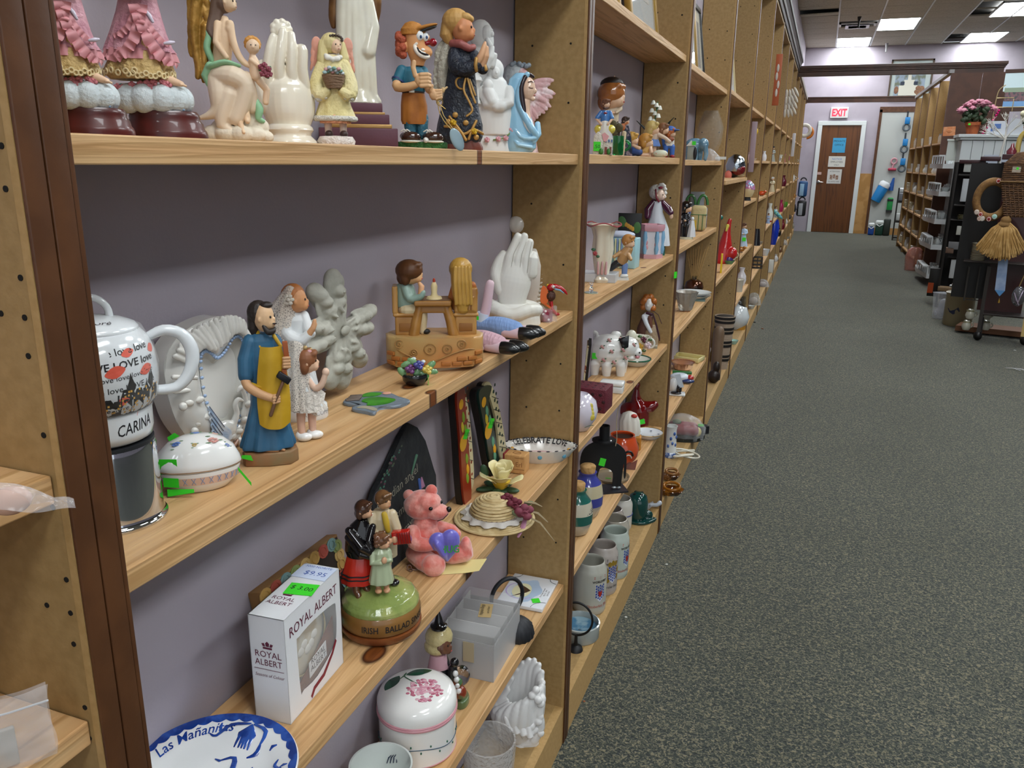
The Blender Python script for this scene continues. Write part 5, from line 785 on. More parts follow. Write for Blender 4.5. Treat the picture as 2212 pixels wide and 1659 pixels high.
t('man_jacket', glaze('#bfae8e'), FL([(176, 12, 14, 34, 24), (186, 12, 14, 34, 24), (230, 12, 14, 34, 23), (280, 10, 14, 32, 21), (300, 10, 14, 18, 14)]), TB([(-14, 10, 286, 14), (-16, -4, 250, 13), (6, -20, 232, 11)]), TB([(34, 12, 286, 14), (46, 0, 252, 12), (44, -14, 240, 10)]), PR([(20, 190), (34, 188), (30, 160), (22, 158)], -8, 8), fuse=1.5, sm=2); t('sweater', paint('#b99a2e'), TB([(16, -8, 296, 7), (20, -12, 276, 8), (24, -12, 254, 6)], flat=.8))
t('man_hands', paint('#cfa07e', rough=.3), E(40, -30, 240, 9, 8, 11), E(26, -32, 236, 7, 7, 9), fuse=1); head(t, 16, 8, 326, 20, 42, paint('#c99a72', rough=.3), glaze('#6a4a2e'), 'short', el=1.18)
ac = t('accordion', glaze('#b01f18'), B(56, -28, 244, 44, 20, 32, rot=(0, -8, -14), bev=2)); t('bellows_fold', paint('#6e1410'), *[B(46 + i * 6, -39.5 - i * 1.2, 244 + i * .8, 1.6, 2, 30, rot=(0, -8, -14)) for i in range(6)], parent=ac)
t('girl_dress', glaze('#a9b494'), FL([(132, 4, -36, 30, 22, 1), (138, 4, -36, 30, 22, 1), (180, 4, -36, 23, 17, .4), (212, 4, -36, 20, 15), (222, 4, -36, 10, 9)], n=9, amp=.05), TB([(-14, -36, 212, 9), (-16, -44, 188, 9), (4, -54, 192, 7)]), TB([(22, -36, 212, 9), (26, -46, 192, 8), (14, -54, 198, 7)]), fuse=1.2, sm=2)
t('girl_hands', paint('#cfa07e', rough=.3), E(12, -58, 200, 7, 6, 9), fuse=1); t('girl_feet', paint('#b98a66', rough=.3), *[E(x, -48, 116, 9, 12, 6) for x in (-4, 16)], *[TB([(x, -40, 118, 6), (x, -38, 134, 7)]) for x in (-4, 16)], fuse=1); head(t, 10, -38, 240, 17, 55, paint('#cfa07e', rough=.3), glaze('#6a4630'), 'curly')
for o_ in t.o.children:
 if o_ not in done_: o_.scale = (.86, .86, .8); o_.location.z = 7 * t.kz
# --- slate plaque
t = T('slate_plaque', 'black slate plaque with chalky guardian angel verse and painted flowers', 'plaque', 885, 1190, x=-.112, zs=Z3, wall=True)
pts = [(-80, 4), (-76, 90), (-74, 150), (-60, 168), (-24, 190), (20, 232), (46, 250), (70, 230), (88, 194), (96, 150), (106, 110), (100, 62), (76, 18), (10, 0)]
sl = t('slate', M('#22262a', .8, bump=.7, bs=60, mix='#2a2e31', ms=20), PR(pts, 0, 13, bev=2), smooth=False)
wr = lambda s, z, x, sz=21: TX(s, sz, x, -.8, z, rot=(90, -9, 0), shear=.25, al='LEFT', wx=.8)
t('chalk_lettering', M('#9a988a', .9), wr('Guardian angel', 126, -66, 25), wr('a smile and', 84, -36, 25), wr('a prayer', 44, -30, 25), parent=sl, smooth=False)
rr = random.Random(9); fl = [('#6a4a58', 10), ('#4a7a68', 16), ('#57604e', 10)]
for c, n in fl: t('painted_flowers', M(c, .9), *[E(rr.uniform(-50, 20) * 1, -.6, 0, 2.6, .6, 2, s=6) if 0 else E((q := rr.uniform(0, 1)) * 74 - 56, -.6, 160 + q * 62 + rr.uniform(-9, 9), 2.6, .7, 2.2, s=6) for _ in range(n)], parent=sl)
t('painted_iris', M('#4a6ab0', .9), TB([(52, -.8, 96, 2.4), (52, -.8, 128, 3)]), TB([(46, -.8, 70, 1.2), (48, -.8, 100, 1.4)]), parent=sl); t('painted_daisy', M('#a87a9a', .9), *[TB([(60, -.8, 128, 1.6), (58 + i * 3, -.8, 108, 2)]) for i in range(-1, 3)], parent=sl); t('painted_stem', M('#5f8a72', .9), TB([(60, -.6, 100, 1), (50, -.6, 40, 1)]), TB([(40, -.6, 104, 1), (44, -.6, 40, 1)]), TB([(34, -.8, 150, 1.4), (54, -.8, 178, 3)]), parent=sl)
t.o.rotation_euler = (Matrix.Rotation(t.o.rotation_euler.z, 3, 'Z') @ Matrix.Rotation(math.radians(-7), 3, 'X')).to_euler()
# --- pink velvet bear
t = T('teddy_bear', 'pink crushed velvet teddy bear hugging a purple satin heart', 'teddy bear', 928, 1212, z=Z3, hs=.87)
vel = M('#d4685c', .5, sheen=.8, mix='#e39a8e', ms=55, mlo=.42, mhi=.62, bump=.5, bs=120, bd=.003)
t('body', vel, E(-6, 6, 60, 40, 34, 50), E(-6, 4, 90, 30, 27, 30), fuse=1.6)
hd = t('head', vel, E(-14, 4, 136, 40, 32, 34), E(18, -12, 126, 26, 20, 18), E(-2, -6, 146, 30, 24, 24), fuse=1.6, sm=4); t('ear', vel, E(-42, 8, 158, 12, 8, 13), parent=hd); t('ear', vel, E(6, 0, 170, 13, 8, 15), parent=hd)
t('nose', M('#181414', .3), E(42, -18, 133, 6, 5, 6.5), parent=hd); t('eye', M('#181414', .15), E(4, -28, 141, 4.6), parent=hd); t('eye', M('#181414', .15), E(26, -12, 148, 3.8), parent=hd); t('mouth', M('#3a1a18', .6), TB([(40, -22, 124, 1), (30, -30, 116, 1), (18, -32, 113, 1)], s=6), parent=hd)
t('arm', vel, TB([(-34, -18, 84, 15), (-30, -34, 66, 17), (-8, -42, 62, 15), (14, -42, 64, 12)]), fuse=1.6); t('arm', vel, TB([(22, 0, 84, 14), (50, -6, 78, 12), (58, -16, 72, 11)]), fuse=1.6)
t('leg', vel, TB([(-28, -10, 26, 24), (-12, -34, 22, 24), (4, -52, 20, 23)]), E(8, -60, 22, 26, 18, 26), fuse=1.8); t('leg', vel, TB([(20, 0, 24, 22), (50, -10, 22, 24), (74, -14, 26, 22)]), E(78, -14, 34, 14, 20, 30), fuse=1.8)
ht = t('satin_heart', M('#6a63c0', .3, sheen=.5, coat=.2), E(18, -48, 72, 20, 12, 22), E(44, -48, 78, 20, 12, 22), TB([(18, -48, 68, 19), (30, -48, 44, 15), (36, -48, 28, 5)], flat=.6), TB([(46, -48, 72, 19), (42, -48, 48, 14), (36, -48, 28, 5)], flat=.6), fuse=1.2, sm=5); t('lettering', M('#3f9a4a', .5), TX('HUG', 24, 42, -61.5, 52, bold=.6, wx=.8), parent=ht, smooth=False)
# --- yellow note
one('paper_note', M('#d8c98a', .75), 'sheet of yellow note paper under the teddy bear with a pencilled note', 'paper', SH(lambda u, v: Vector((-52 + u * 118 + v * 20, -34 + u * 8 + v * 60, .8 + 12 * max(0, u - .75) * (1 - v) + 5 * max(0, .2 - u))), 10, 4), px=968, py=1226, z=Z3)
# --- hair clip / wire
one('hair_clip', M('#9a7f78', .3, metal=.8), 'small coiled wire clip by the teddy bear foot', 'clip', RG(0, 0, 6, 5, 1, rot=(70, 0, 20), s=14, t=6), TB([(4, -2, 4, 1), (14, -4, 2, 1), (20, 0, 1.4, 1)], s=6), RG(3, -5, 3, 4, .9, rot=(20, 0, 0), s=12, t=6), px=884, py=1232, z=Z3)
# --- straw hat
t = T('straw_hat', 'miniature straw hat with burgundy ribbon, lace and dried roses', 'hat', 1068, 1122, z=Z3, hs=.74)
sw = M('#c9b487', .6, bump=.7, bs=90, mix='#b59c6c', ms=40, st=(1, 1, 4)); hp = [(86, 3), (72, 6), (50, 10), (48, 14), (48, 36), (43, 50), (34, 60), (18, 67), (.01, 68)]
t('braid', sw, *[RG(0, 0, h, r, 4.2, s=44, t=8, flat=.9) for r, h in ((84, 5), (77, 6), (70, 7), (63, 8), (56, 10), (49, 16), (49, 23), (49, 30), (47, 37), (44, 44), (40, 51), (35, 56), (29, 61), (22, 64), (15, 66), (8, 67))], L(hp, s=40), smooth=True)
t('ribbon', M('#5a1a34', .5), FL([(12, 0, 0, 53, 53), (24, 0, 0, 53, 53)])); t('lace', M('#d5d0c8', .8, alpha=.75), FL([(22, 0, 0, 55, 55, .2), (26, 0, 0, 62, 62, 1), (20, 0, 0, 66, 66, 1.4), (16, 0, 0, 70, 70, 1.6)], n=13, amp=.05))
t('rose', M('#6a2434', .7), *rose(42, -22, 60, 17), *rose(26, -4, 66, 14)); t('rose', M('#7d3a4a', .7), *rose(62, -40, 48, 21), *rose(62, -46, 48, 11)); t('dried_leaf', M('#8a7a5c', .8), *[TB([(70, -30, 44, 3), (92, -34, 38, 5), (112, -38, 16, 2.4)], flat=.3), TB([(64, -20, 62, 3), (86, -22, 60, 5), (100, -24, 52, 1.6)], flat=.3), TB([(64, -36, 34, 3), (96, -46, 18, 4), (126, -58, -26, 1)], flat=.3)]); t('ribbon_tail', M('#a8748c', .5), TB([(66, -40, 30, 4), (60, -54, 12, 6), (50, -66, -10, 3)], flat=.35)); t('leaf', M('#7a8462', .7), *[E(48, -36, 36, 14, 2, 7, rot=(0, 40, 0)), E(72, -16, 56, 12, 3, 6, rot=(0, -20, 0))])
# --- painted wooden ornaments
def legs(name, label, px, py, x, h, c1, dots, acc, dx, sh):
 t = T(name, label, 'ornament', px, py, x=x, zs=Z3, group='painted wooden arches', wall=True)
 sk = lambda o: [(a - sh * z, z) for a, z in o]
 o1 = sk(wavy([(-8, 0), (10, 0), (12, h * .3), (10, h * .62), (8, h * .86), (dx, h + 2), (2, h + 10), (-10, h + 8), (-14, h * .94), (-12, h * .6), (-12, h * .25)], 3))
 p = t('painted_leg', M(c1, .35, coat=.3), PR(o1, -12, -7)); t('edge', M('#14110f', .5), PR([(a - 3, z) for a, z in o1], -7, 6), parent=p)
 o2 = sk(wavy([(dx + 2, 18), (dx + 20, 22), (dx + 22, h * .4), (dx + 16, h * .8), (dx + 4, h + 8), (dx - 12, h + 9), (dx - 2, h * .9), (dx + 6, h * .6), (dx + 4, h * .3)], 3))
 q = t('cream_leg', M('#cfc59a', .4, coat=.3), PR(o2, -5, 0)); t('edge', M('#14110f', .5), PR([(a - 3, z) for a, z in o2], 0, 9), parent=q)
 X = lambda a, z: a - sh * z
 for i in range(8): z = 34 + i * (h - 50) / 7; t('dot', M(dots, .4), E(X(dx + 10, z), -5.4, z, 2.4, .8, 4, s=8), E(X(dx + 16, z + 12), -5.4, z + 12, 2.2, .8, 3.4, s=8), parent=q)
 t('line', INK, *[TB([(X(dx + 4, z), -5.4, z, .6), (X(dx + 20, z - 14), -5.4, z - 14, .6)], s=6) for z in [46 + i * (h - 70) / 4 for i in range(5)]], parent=q)
 for z, r in ((h * .56, 10), (h * .9, 6)): t('sun', M('#d9a021', .4), E(X(-4, z), -12.4, z, r, .8, r * 1.7), parent=p)
 for xx, z, cc in ((0, h * .78, acc), (4, h * .66, acc), (3, h * .4, acc), (2, h * .22, acc), (-4, h * .7, '#c8b432'), (4, h * .3, '#d9a021')): t('leaf_print', M(cc, .4), E(X(xx, z), -12.4, z, 3.6, .8, 12, s=8, rot=(0, -8, 0)), E(X(xx + 2, z), -13, z - 2, 1.6, .7, 7, s=8), parent=p)
 sticker(t, X(4, h * .6), -13.4, h * .62, 12, 18, rot=(0, 30, 0), txt='1.00')
legs('wooden_ornament', 'red and cream hand painted wooden arch ornament with leaves and sun, left of pair', 1000, 1090, -.118, 236, '#8a2a14', '#8a3a22', '#7d9a2c', 8, .07)
legs('wooden_ornament', 'dark green and cream hand painted wooden arch ornament with dots, right of pair', 1062, 990, -.122, 188, '#12302a', '#1c3a30', '#5f9a7c', 22, .2)
# --- celebrate love dish
t = T('love_dish', 'oval scalloped pottery dish lettered in black, pink inside with blue dots', 'dish', 1166, 992, z=Z3)
dp_ = [(50, 0), (52, 2), (64, 11), (72, 22), (79, 29), (80, 31), (76, 31), (70, 26), (60, 12), (52, 6), (.01, 5)]
ds = t('dish', glaze('#dddad2'), L(dp_, sy=.56, s=72, n=26, amp=.012)); t('pink_well', glaze('#cf9a98'), L([(53, 6.6), (55, 8), (.01, 7)], sy=.56, s=40), parent=ds); t('flower', glaze('#b9862e'), RG(-4, -6, 9, 8, 2.4, a0=0, a1=180, s=10, t=6), E(-26, -2, 9, 8, 5, 3), E(20, -2, 9, 8, 5, 3), parent=ds)
t('lettering', INK, TX('CELEBRATE LOVE', 18.5, fn=lambda x, y, z: ((62 + y * .6) * math.sin(x / 61), (62 + y * .6) * .56 * math.cos(x / 61) - 1.2, 24 + y * .9), bold=.4, wx=.92), parent=ds, smooth=False)
for i in range(26): a = 2 * PI * i / 26 + .1; t('rim_dash', M('#1a1d2c', .3), E(78 * math.cos(a), 78 * .56 * math.sin(a), 31.4, 4.6, 2.2, .9, s=8, rot=(0, 0, math.degrees(a) + 90)), parent=ds)
for a in (-150, -90, -42): q = math.radians(a); t('blue_dot', M('#5c9ab4', .3), E(68.5 * math.cos(q), 68.5 * .56 * math.sin(q), 17, 5, 2.4, 4.6), parent=ds)
for x in (-60, 62): t('yellow_dot', M('#d0a04c', .3), E(x, 6, 20, 4, 2, 4), parent=ds)
# --- wooden stamp
t = T('stamp_block', 'small wooden rubber stamp block with red edge behind the porcelain rose', 'stamp', 1116, 1034, x=-.078, zs=Z3, rz=-18)
t('block', M('#b98a54', .6, mix='#c99a62', ms=40, st=(4, 1, 1)), B(0, 0, 20, 46, 34, 38, bev=1.5)); t('rubber', M('#7a1e22', .6), B(-25, 0, 22, 4, 32, 36, bev=1)); t('print', M('#8a5a34', .7), TX('Erl', 14, 10, -17.4, 16), bb(-2, 22, -17.5, -17.2, 10, 11), bb(0, 20, -17.5, -17.2, 34, 35), RG(0, 0, 39.2, 9, .7, sy=.6, s=16, t=4), smooth=False)
# --- porcelain rose
t = T('porcelain_rose', 'pale yellow porcelain rose on a dark green leafy base', 'ornament', 1082, 1060, z=Z3, hs=1.0)
pr_ = M('#e2d6a2', .4, coat=.2, mix='#d6bb54', ms=12, mlo=.5, mhi=.8)
def petal(a, r, z0, h, w, c):
 a = math.radians(a)
 def fn(u, v):
  th = a + (u - .5) * w; rr_ = r * (.35 + .65 * v ** .7) * (1 + c * v * v); return Vector((rr_ * math.cos(th), rr_ * math.sin(th) * .9, z0 + h * v * (1 - .3 * c * v) * (1 - .16 * (2 * u - 1) ** 2 * v) + 1.5 * math.sin(u * 9) * v * v))
 return SH(fn, 10, 6)
for a, r, z0, h, w, c in ((-100, 26, 16, 26, 1.7, .4), (-20, 32, 12, 24, 1.5, .5), (200, 32, 14, 28, 1.5, .45), (60, 24, 16, 46, 1.6, .1), (150, 24, 16, 46, 1.5, .15), (-60, 20, 18, 34, 1.7, .1), (10, 22, 18, 40, 1.4, .2), (100, 14, 20, 38, 2.4, 0), (250, 11, 20, 34, 2.6, 0)): o = t('petal', pr_, petal(a, r, z0, h, w, c)); m_ = o.modifiers.new('t', 'SOLIDIFY'); m_.thickness = .0008
t('calyx', M('#c9a834', .5), L([(10, 4), (17, 14), (20, 22), (.01, 24)])); t('leaves', M('#2c4a30', .45), *[E(30 * math.cos(a) - 6, 26 * math.sin(a), 6, 20, 10, 5, rot=(0, 0, math.degrees(a))) for a in (-.4, .9, 2.2, 3.4, 4.6)], E(-36, 8, 40, 9, 4, 14, rot=(0, -20, 0)), L([(22, 0), (20, 6), (.01, 8)]), fuse=1.2)
# --- blue and white plate
t = T('painted_plate', 'white pottery plate with cobalt blue scalloped rim and script lettering', 'plate', loc=at(455, 1678, z=Z3 + .012).to_tuple()[:2] + (Z3,), k=.001)
R_ = .091 * 1000 * .93; pp = [(R_ * .55, 0), (R_ * .6, 1), (R_ * .72, 7), (R_ * .97, 17), (R_, 19), (R_ * .985, 20.5), (R_ * .96, 20), (R_ * .7, 11), (R_ * .6, 5), (.01, 4.4)]
pl = t('plate', glaze('#dfe1e2'), L(pp, s=72)); BLU = glaze('#16357e', mix='#2a52a4', ms=60, rough=.14)
def onp(r, a, e=.5): h = [(c0, z0) for c0, z0 in pp[5:]]; z = next((z1 + (z0 - z1) * (r - c1) / (c0 - c1) for (c0, z0), (c1, z1) in zip(h, h[1:]) if c1 <= r <= c0), 20); return Vector((r * math.cos(a), r * math.sin(a), z + e))
rim = t('blue_rim', BLU, SH(lambda u, v: onp(R_ * (.984 - v * (.075 + .03 * abs(math.sin(u * 34 * PI)))), u * 2 * PI, .35), 272, 3), parent=pl)
yaw_ = math.radians(31)         # the lettering reads along the far left rim
def rimtx(s, sz, a0, r): return TX(s, sz, fn=lambda x, y, z: onp(r + y, a0 - x / r, .5), shear=.3, bold=.15)
t('lettering', BLU, rimtx('Las Mañanitas', 14, math.radians(122), R_ * .76), parent=pl, smooth=False)
def brush(pts): return TB([(*onp(R_ * r, math.radians(a), .4), w) for r, a, w in pts], flat=.3, s=8)
for a0 in (72, -18, 225):
 t('brush_flower', BLU, *[brush([(.86, a0, 1), (.74, a0 + d * .8, 3.4), (.6, a0 + d, 1)]) for d in (-9, -4, 0, 4, 9)], brush([(.87, a0 + 2, 1.4), (.84, a0 + 18, 2.6), (.72, a0 + 30, 2), (.76, a0 + 36, .8)]), brush([(.87, a0 - 2, 1.4), (.84, a0 - 16, 2.6), (.62, a0 - 24, 3), (.5, a0 - 20, 1)]), brush([(.72, a0 - 36, 1), (.76, a0 - 34, 2), (.8, a0 - 36, 1)]), brush([(.86, a0 + 26, 1), (.82, a0 + 27, 2), (.78, a0 + 26, 1)]), parent=pl)
t('brush_bird', BLU, TB([(*onp(30, 1.6), 1), (*onp(36, 1.2), 2.4), (*onp(20, .6), 3), (*onp(26, -.2), 1.4)], flat=.3), TB([(*onp(30, 1.6), 1.6), (*onp(33, 1.75), .8)], flat=.3), TB([(*onp(20, .6), 2), (*onp(34, .35), 2.4), (*onp(40, .5), .8)], flat=.3), parent=pl)
t.o.rotation_euler.z = yaw_ - math.radians(8)
# ================================================================ first bay, fourth shelf (z .423)
t = T('lidded_box', 'round white lidded pottery box with painted pink hydrangea', 'box', 903, 1606, z=Z4, hs=.92)
hb_ = [(78, 0), (82, 3), (83, 8), (83, 88), (78, 90), (.01, 90)]; bx_ = t('box_body', PORC, L(hb_, s=64)); t('pink_ring', glaze('#c98f98'), RG(0, 0, 5, 82.4, 1.4, s=64, t=6), RG(0, 0, 88, 83, 4, s=64, t=8), parent=bx_)
t('vine', M('#2c4a5e', .3), TB([(83.6 * math.cos(a), 83.6 * math.sin(a), 40 + 6 * math.sin(a * 3), .8) for a in [-3.1 + i * .16 for i in range(21)]], s=6), parent=bx_)
for i in range(13): a = -3.0 + i * .25; t('vine_leaf', M('#2f5a48', .3), E(83.4 * math.cos(a), 83.4 * math.sin(a), 40 + 6 * math.sin(a * 3) + (7 if i % 2 else -7), 2, 2, 2.6, s=8), parent=bx_)
lq = [(84, 92), (85, 96), (85, 112), (80, 122), (66, 130), (40, 136), (.01, 138)]; ld = t('lid', PORC, L(lq, s=64)); zl = lambda r: next(z0 + (z1 - z0) * (r0 - r) / (r0 - r1) for (r0, z0), (r1, z1) in zip(lq[2:], lq[3:]) if r1 <= r <= r0); t('pink_ring', glaze('#c98f98'), RG(0, 0, 93, 84.4, 2.2, s=64, t=6), parent=ld)
rr = random.Random(2); hyd = []
for i in range(120):
 r = 34 * math.sqrt(rr.random()); a = rr.uniform(0, 2 * PI); x, y = 16 + r * 1.1 * math.cos(a), -20 + r * math.sin(a); hyd.append((x, y))
for c, sl_ in (('#b4677a', hyd[:40]), ('#c98fa0', hyd[40:80]), ('#d8adb8', hyd[80:])): t('hydrangea_florets', M(c, .25), *[E(x, y, zl(math.hypot(x, y)) + .3, 4.4, 3.6, .9, s=8) for x, y in sl_], parent=ld)
for x, y, l, w_, r_ in ((6, 44, 30, 14, 18), (-52, 16, 26, 15, 55)): t('painted_leaf', M('#24503a', .22, mix='#1c4030', ms=60), SH(lambda u, v: (lambda px_, py_: Vector((px_, py_, zl(min(83, math.hypot(px_, py_))) + .7)))(x + math.cos(math.radians(r_)) * (u - .5) * 2 * l - math.sin(math.radians(r_)) * (v - .5) * 2 * w_ * math.sin(PI * u) ** .8, y + math.sin(math.radians(r_)) * (u - .5) * 2 * l + math.cos(math.radians(r_)) * (v - .5) * 2 * w_ * math.sin(PI * u) ** .8), 14, 6), parent=ld)
t('painted_stem', M('#2c5a40', .3), TB([(-22, 44, zl(49) + .4, 1.2), (-26, 30, zl(40) + .4, 1.2), (-10, 10, zl(14) + .4, 1), (0, 0, 138, .8)], s=6), TB([(-24, 36, zl(43) + .4, 1.2), (-34, 24, zl(42) + .4, 1)], s=6), parent=ld)
# --- small celadon bowl
t = T('small_bowl', 'small pale celadon bowl with brush marks inside, bottom edge of the photo', 'bowl', 824, 1694, x=-.078, zs=Z4)
t('bowl', glaze('#c4cac6'), L([(38, 0), (42, 4), (64, 40), (69, 64), (69, 70), (65, 70), (61, 60), (44, 20), (.01, 14)], s=56)); t('brush_mark', M('#2a3448', .4), *[TB([(14 + i * 7, 44 - i * 2, 40 + i, 1.2), (18 + i * 6, 48, 48, 1.6), (24 + i * 5, 46, 54, .8)], s=6) for i in range(4)]); t('handle', glaze('#c9b48a'), TB([(-66, -16, 52, 6), (-88, -24, 60, 8), (-92, -24, 38, 7), (-72, -16, 22, 6)]))
# --- witch figurine
t = T('witch_figurine', 'glazed fair haired witch figurine with black hat and cat on mossy base', 'figurine', 972, 1512, x=-.074, zs=Z4)
t('base', M('#6a5a34', .3, coat=.5, mix='#556a44', ms=30), PR(wavy([(-40, 20), (-30, -8), (10, -20), (30, -24), (42, 0), (30, 26), (-10, 30)]), 0, 16, axis='z', bev=3)); t('robe', glaze('#14141a', mix='#3a2a34', ms=20), FL([(14, -14, 0, 26, 20, 1), (50, -18, 0, 24, 18), (90, -22, 0, 22, 16), (112, -22, 0, 13, 10)])); t('blouse', glaze('#c49aa4'), FL([(80, -24, -4, 23, 16), (108, -24, -4, 17, 13)])); t('cat', glaze('#101014'), E(6, -16, 70, 12, 10, 26), E(10, -20, 98, 10, 9, 9), fuse=1.3); t('bib', glaze('#d8d8d8'), *[E(12 + i * 2, -26, 78 - i * 12, 6) for i in range(4)])
head(t, -14, -6, 130, 20, 62, glaze('#6a4432'), None); t('hair', glaze('#cdbc86', bump=.8, bs=90), E(-22, 2, 140, 30, 26, 24), E(-26, 2, 122, 28, 24, 18), fuse=1.5, sm=2); t('hat', glaze('#121214'), L([(17, 160), (18, 164), (10, 168), (7, 180), (.6, 196), (.01, 197)], x=-22)); t('pumpkin', glaze('#7a2f1a', mix='#3d6a44', ms=40), E(22, -16, 32, 14, 12, 14), E(16, -20, 54, 12, 10, 12)); t('globe', clear('#cfd0e0'), E(26, 4, 56, 18, 16, 20))
# --- clear box of napkin rings
a, c, d = at(975, 1425, z=Z4), at(1066, 1475, z=Z4), at(1122, 1378, z=Z4)
t = T('napkin_ring_box', 'clear plastic box with four compartments and a tan paper label on the lid', 'box', loc=c, k=.001); e1 = d - c; e2 = a - c; L1, L2 = e1.length * 1000, e2.length * 1000; t.o.rotation_euler.z = math.atan2(e1.y, e1.x)
fp = M('#c4c3c4', .3, alpha=.62, coat=.3); H_ = 92
t('tray', fp, bb(0, L1, 0, .8, 0, H_ - 16), bb(0, .8, 0, L2, 0, H_ - 16), bb(L1 - .8, L1, 0, L2, 0, H_ - 16), bb(0, L1, L2 - .8, L2, 0, H_ - 16), bb(0, L1, 0, L2, 0, .8), smooth=False);
for i in (1, 2, 3): t('divider', M('#cfcdca', .4), bb(L1 * i / 4 - .6, L1 * i / 4 + .6, 1, L2 - 1, 1, H_ - 2), smooth=False)
t('inner_wall', M('#c9c8c6', .5), bb(2, L1 - 2, 2, 3, 1, H_ - 24), bb(2, 3, 2, L2 - 2, 1, H_ - 24), bb(2, L1 - 2, L2 - 3, L2 - 2, 1, H_ - 4), smooth=False)
t('lid', film('#e8e8ea', .03, .15, .3, 20), bb(-1, L1 + 1, -1, L2 + 1, H_, H_ + .8), bb(-1, L1 + 1, -1.6, -.8, H_ - 18, H_), bb(-1.6, -.8, -1, L2 + 1, H_ - 18, H_), smooth=False); lb = t('paper_label', M('#b49a6a', .7), B(L1 * .52, L2 * .42, H_ + 1.2, 46, 24, .6, rot=(0, 0, 14)), smooth=False); t('lettering', INK, TX('Napkin Rings', 10, L1 * .52, L2 * .46, H_ + 1.8, rot=(0, 0, 14), shear=.3, wx=.7), TX('set of four', 7, L1 * .54, L2 * .36, H_ + 1.8, rot=(0, 0, 14), shear=.3, wx=.8), parent=lb, smooth=False)
for i in range(3): t('crystal_knob', clear('#f2f2ff'), E(L1 * (.3 + .24 * i), L2 * .3, 60, 8, 8, 8))
t('tape', M('#b8a88a', .5), bb(-2.2, -1.6, L2 * .35, L2 * .55, 34, 74), smooth=False)
# --- black ring candle holder
t = T('ring_holder', 'matte black metal candle holder of an upright ring on a fluted foot', 'candle holder', 1116, 1372, z=Z4); bk = M('#26272b', .55, metal=.3)
t('foot', bk, L([(36, 0), (38, 4), (34, 22), (20, 34), (8, 38), (.01, 39)], n=18, amp=.03, s=72)); t('ring', bk, RG(-22, 14, 74, 38, 4, rot=(90, 0, 30), s=40, flat=1.4)); t('stem', bk, TB([(-2, 2, 30, 6), (-12, 8, 38, 5), (-20, 12, 42, 5)]))
# --- eagle tile
a, c, d = at(1070, 1308, z=Z4), at(1171, 1325, z=Z4), at(1206, 1262, z=Z4); e0 = at(1090, 1236, z=Z4)
t = T('eagle_tile', 'white ceramic tile printed with a flying eagle, rainbow and handwriting', 'tile', loc=c, k=.001); e1 = d - c; e2 = a - c; L1, L2 = e1.length * 1000, e2.length * 1000; t.o.rotation_euler.z = math.atan2(e1.y, e1.x)
ti = t('tile', glaze('#dcdfe4'), bb(0, L1, 0, L2, 1, 9, bev=1)); t('felt', M('#1a1a20', .9), bb(2, L1 - 2, 2, L2 - 2, 0, 1.2)); q = lambda u, v: (L1 * u, L2 * v)
fz = lambda pts, m, nm, z=9: t(nm, m, PR([q(*p) for p in pts], z, z + .4, axis='z'), parent=ti, smooth=False)
fz([(.5 + .36 * math.cos(i * .26) * (1 + .1 * math.sin(i * 5)), .52 + .3 * math.sin(i * .26) * (1 + .1 * math.sin(i * 5))) for i in range(24)], M('#a9bcd2', .4), 'cloud_print'); fz(ell(.46, .62, .24, .2), M('#ddd8b0', .4), 'sun_print', 9.3); t('rainbow_print', M('#b4a4cc', .4), RG(L1 * .46, L2 * .62, 9.5, L1 * .27, 1.6, s=30, t=6, flat=.2, a0=20, a1=230), parent=ti)
fz([(.2, .78), (.36, .62), (.44, .6), (.5, .68), (.62, .78), (.72, .8), (.62, .66), (.56, .54), (.5, .44), (.42, .5), (.3, .64)], M('#4a3524', .5), 'eagle_print', 9.7); t('lettering', INK, *[TX(s, 5, fn=(lambda k: lambda x, y, z: (L1 * .5 + x, L2 * k + y, 9.8))(k), shear=.3) for s, k in (('First Eagle Summer', .16), ('May 21, 1997', .1), ('John 8:36', .04))], parent=ti, smooth=False); t('black_line', INK, RG(L1 * 0, 0, 9.6, 26, .5, a0=0, a1=90, s=10, t=4), RG(L1, L2, 9.6, 20, .5, a0=180, a1=270, s=10, t=4), RG(L1, 0, 9.6, 18, .5, a0=90, a1=180, s=10, t=4), parent=ti); t('price_sticker', STICK, B(L1 * .22, L2 * .22, 9.8, 17, 17, .5, rot=(0, 0, 30)), parent=ti, smooth=False, label='neon green price sticker')
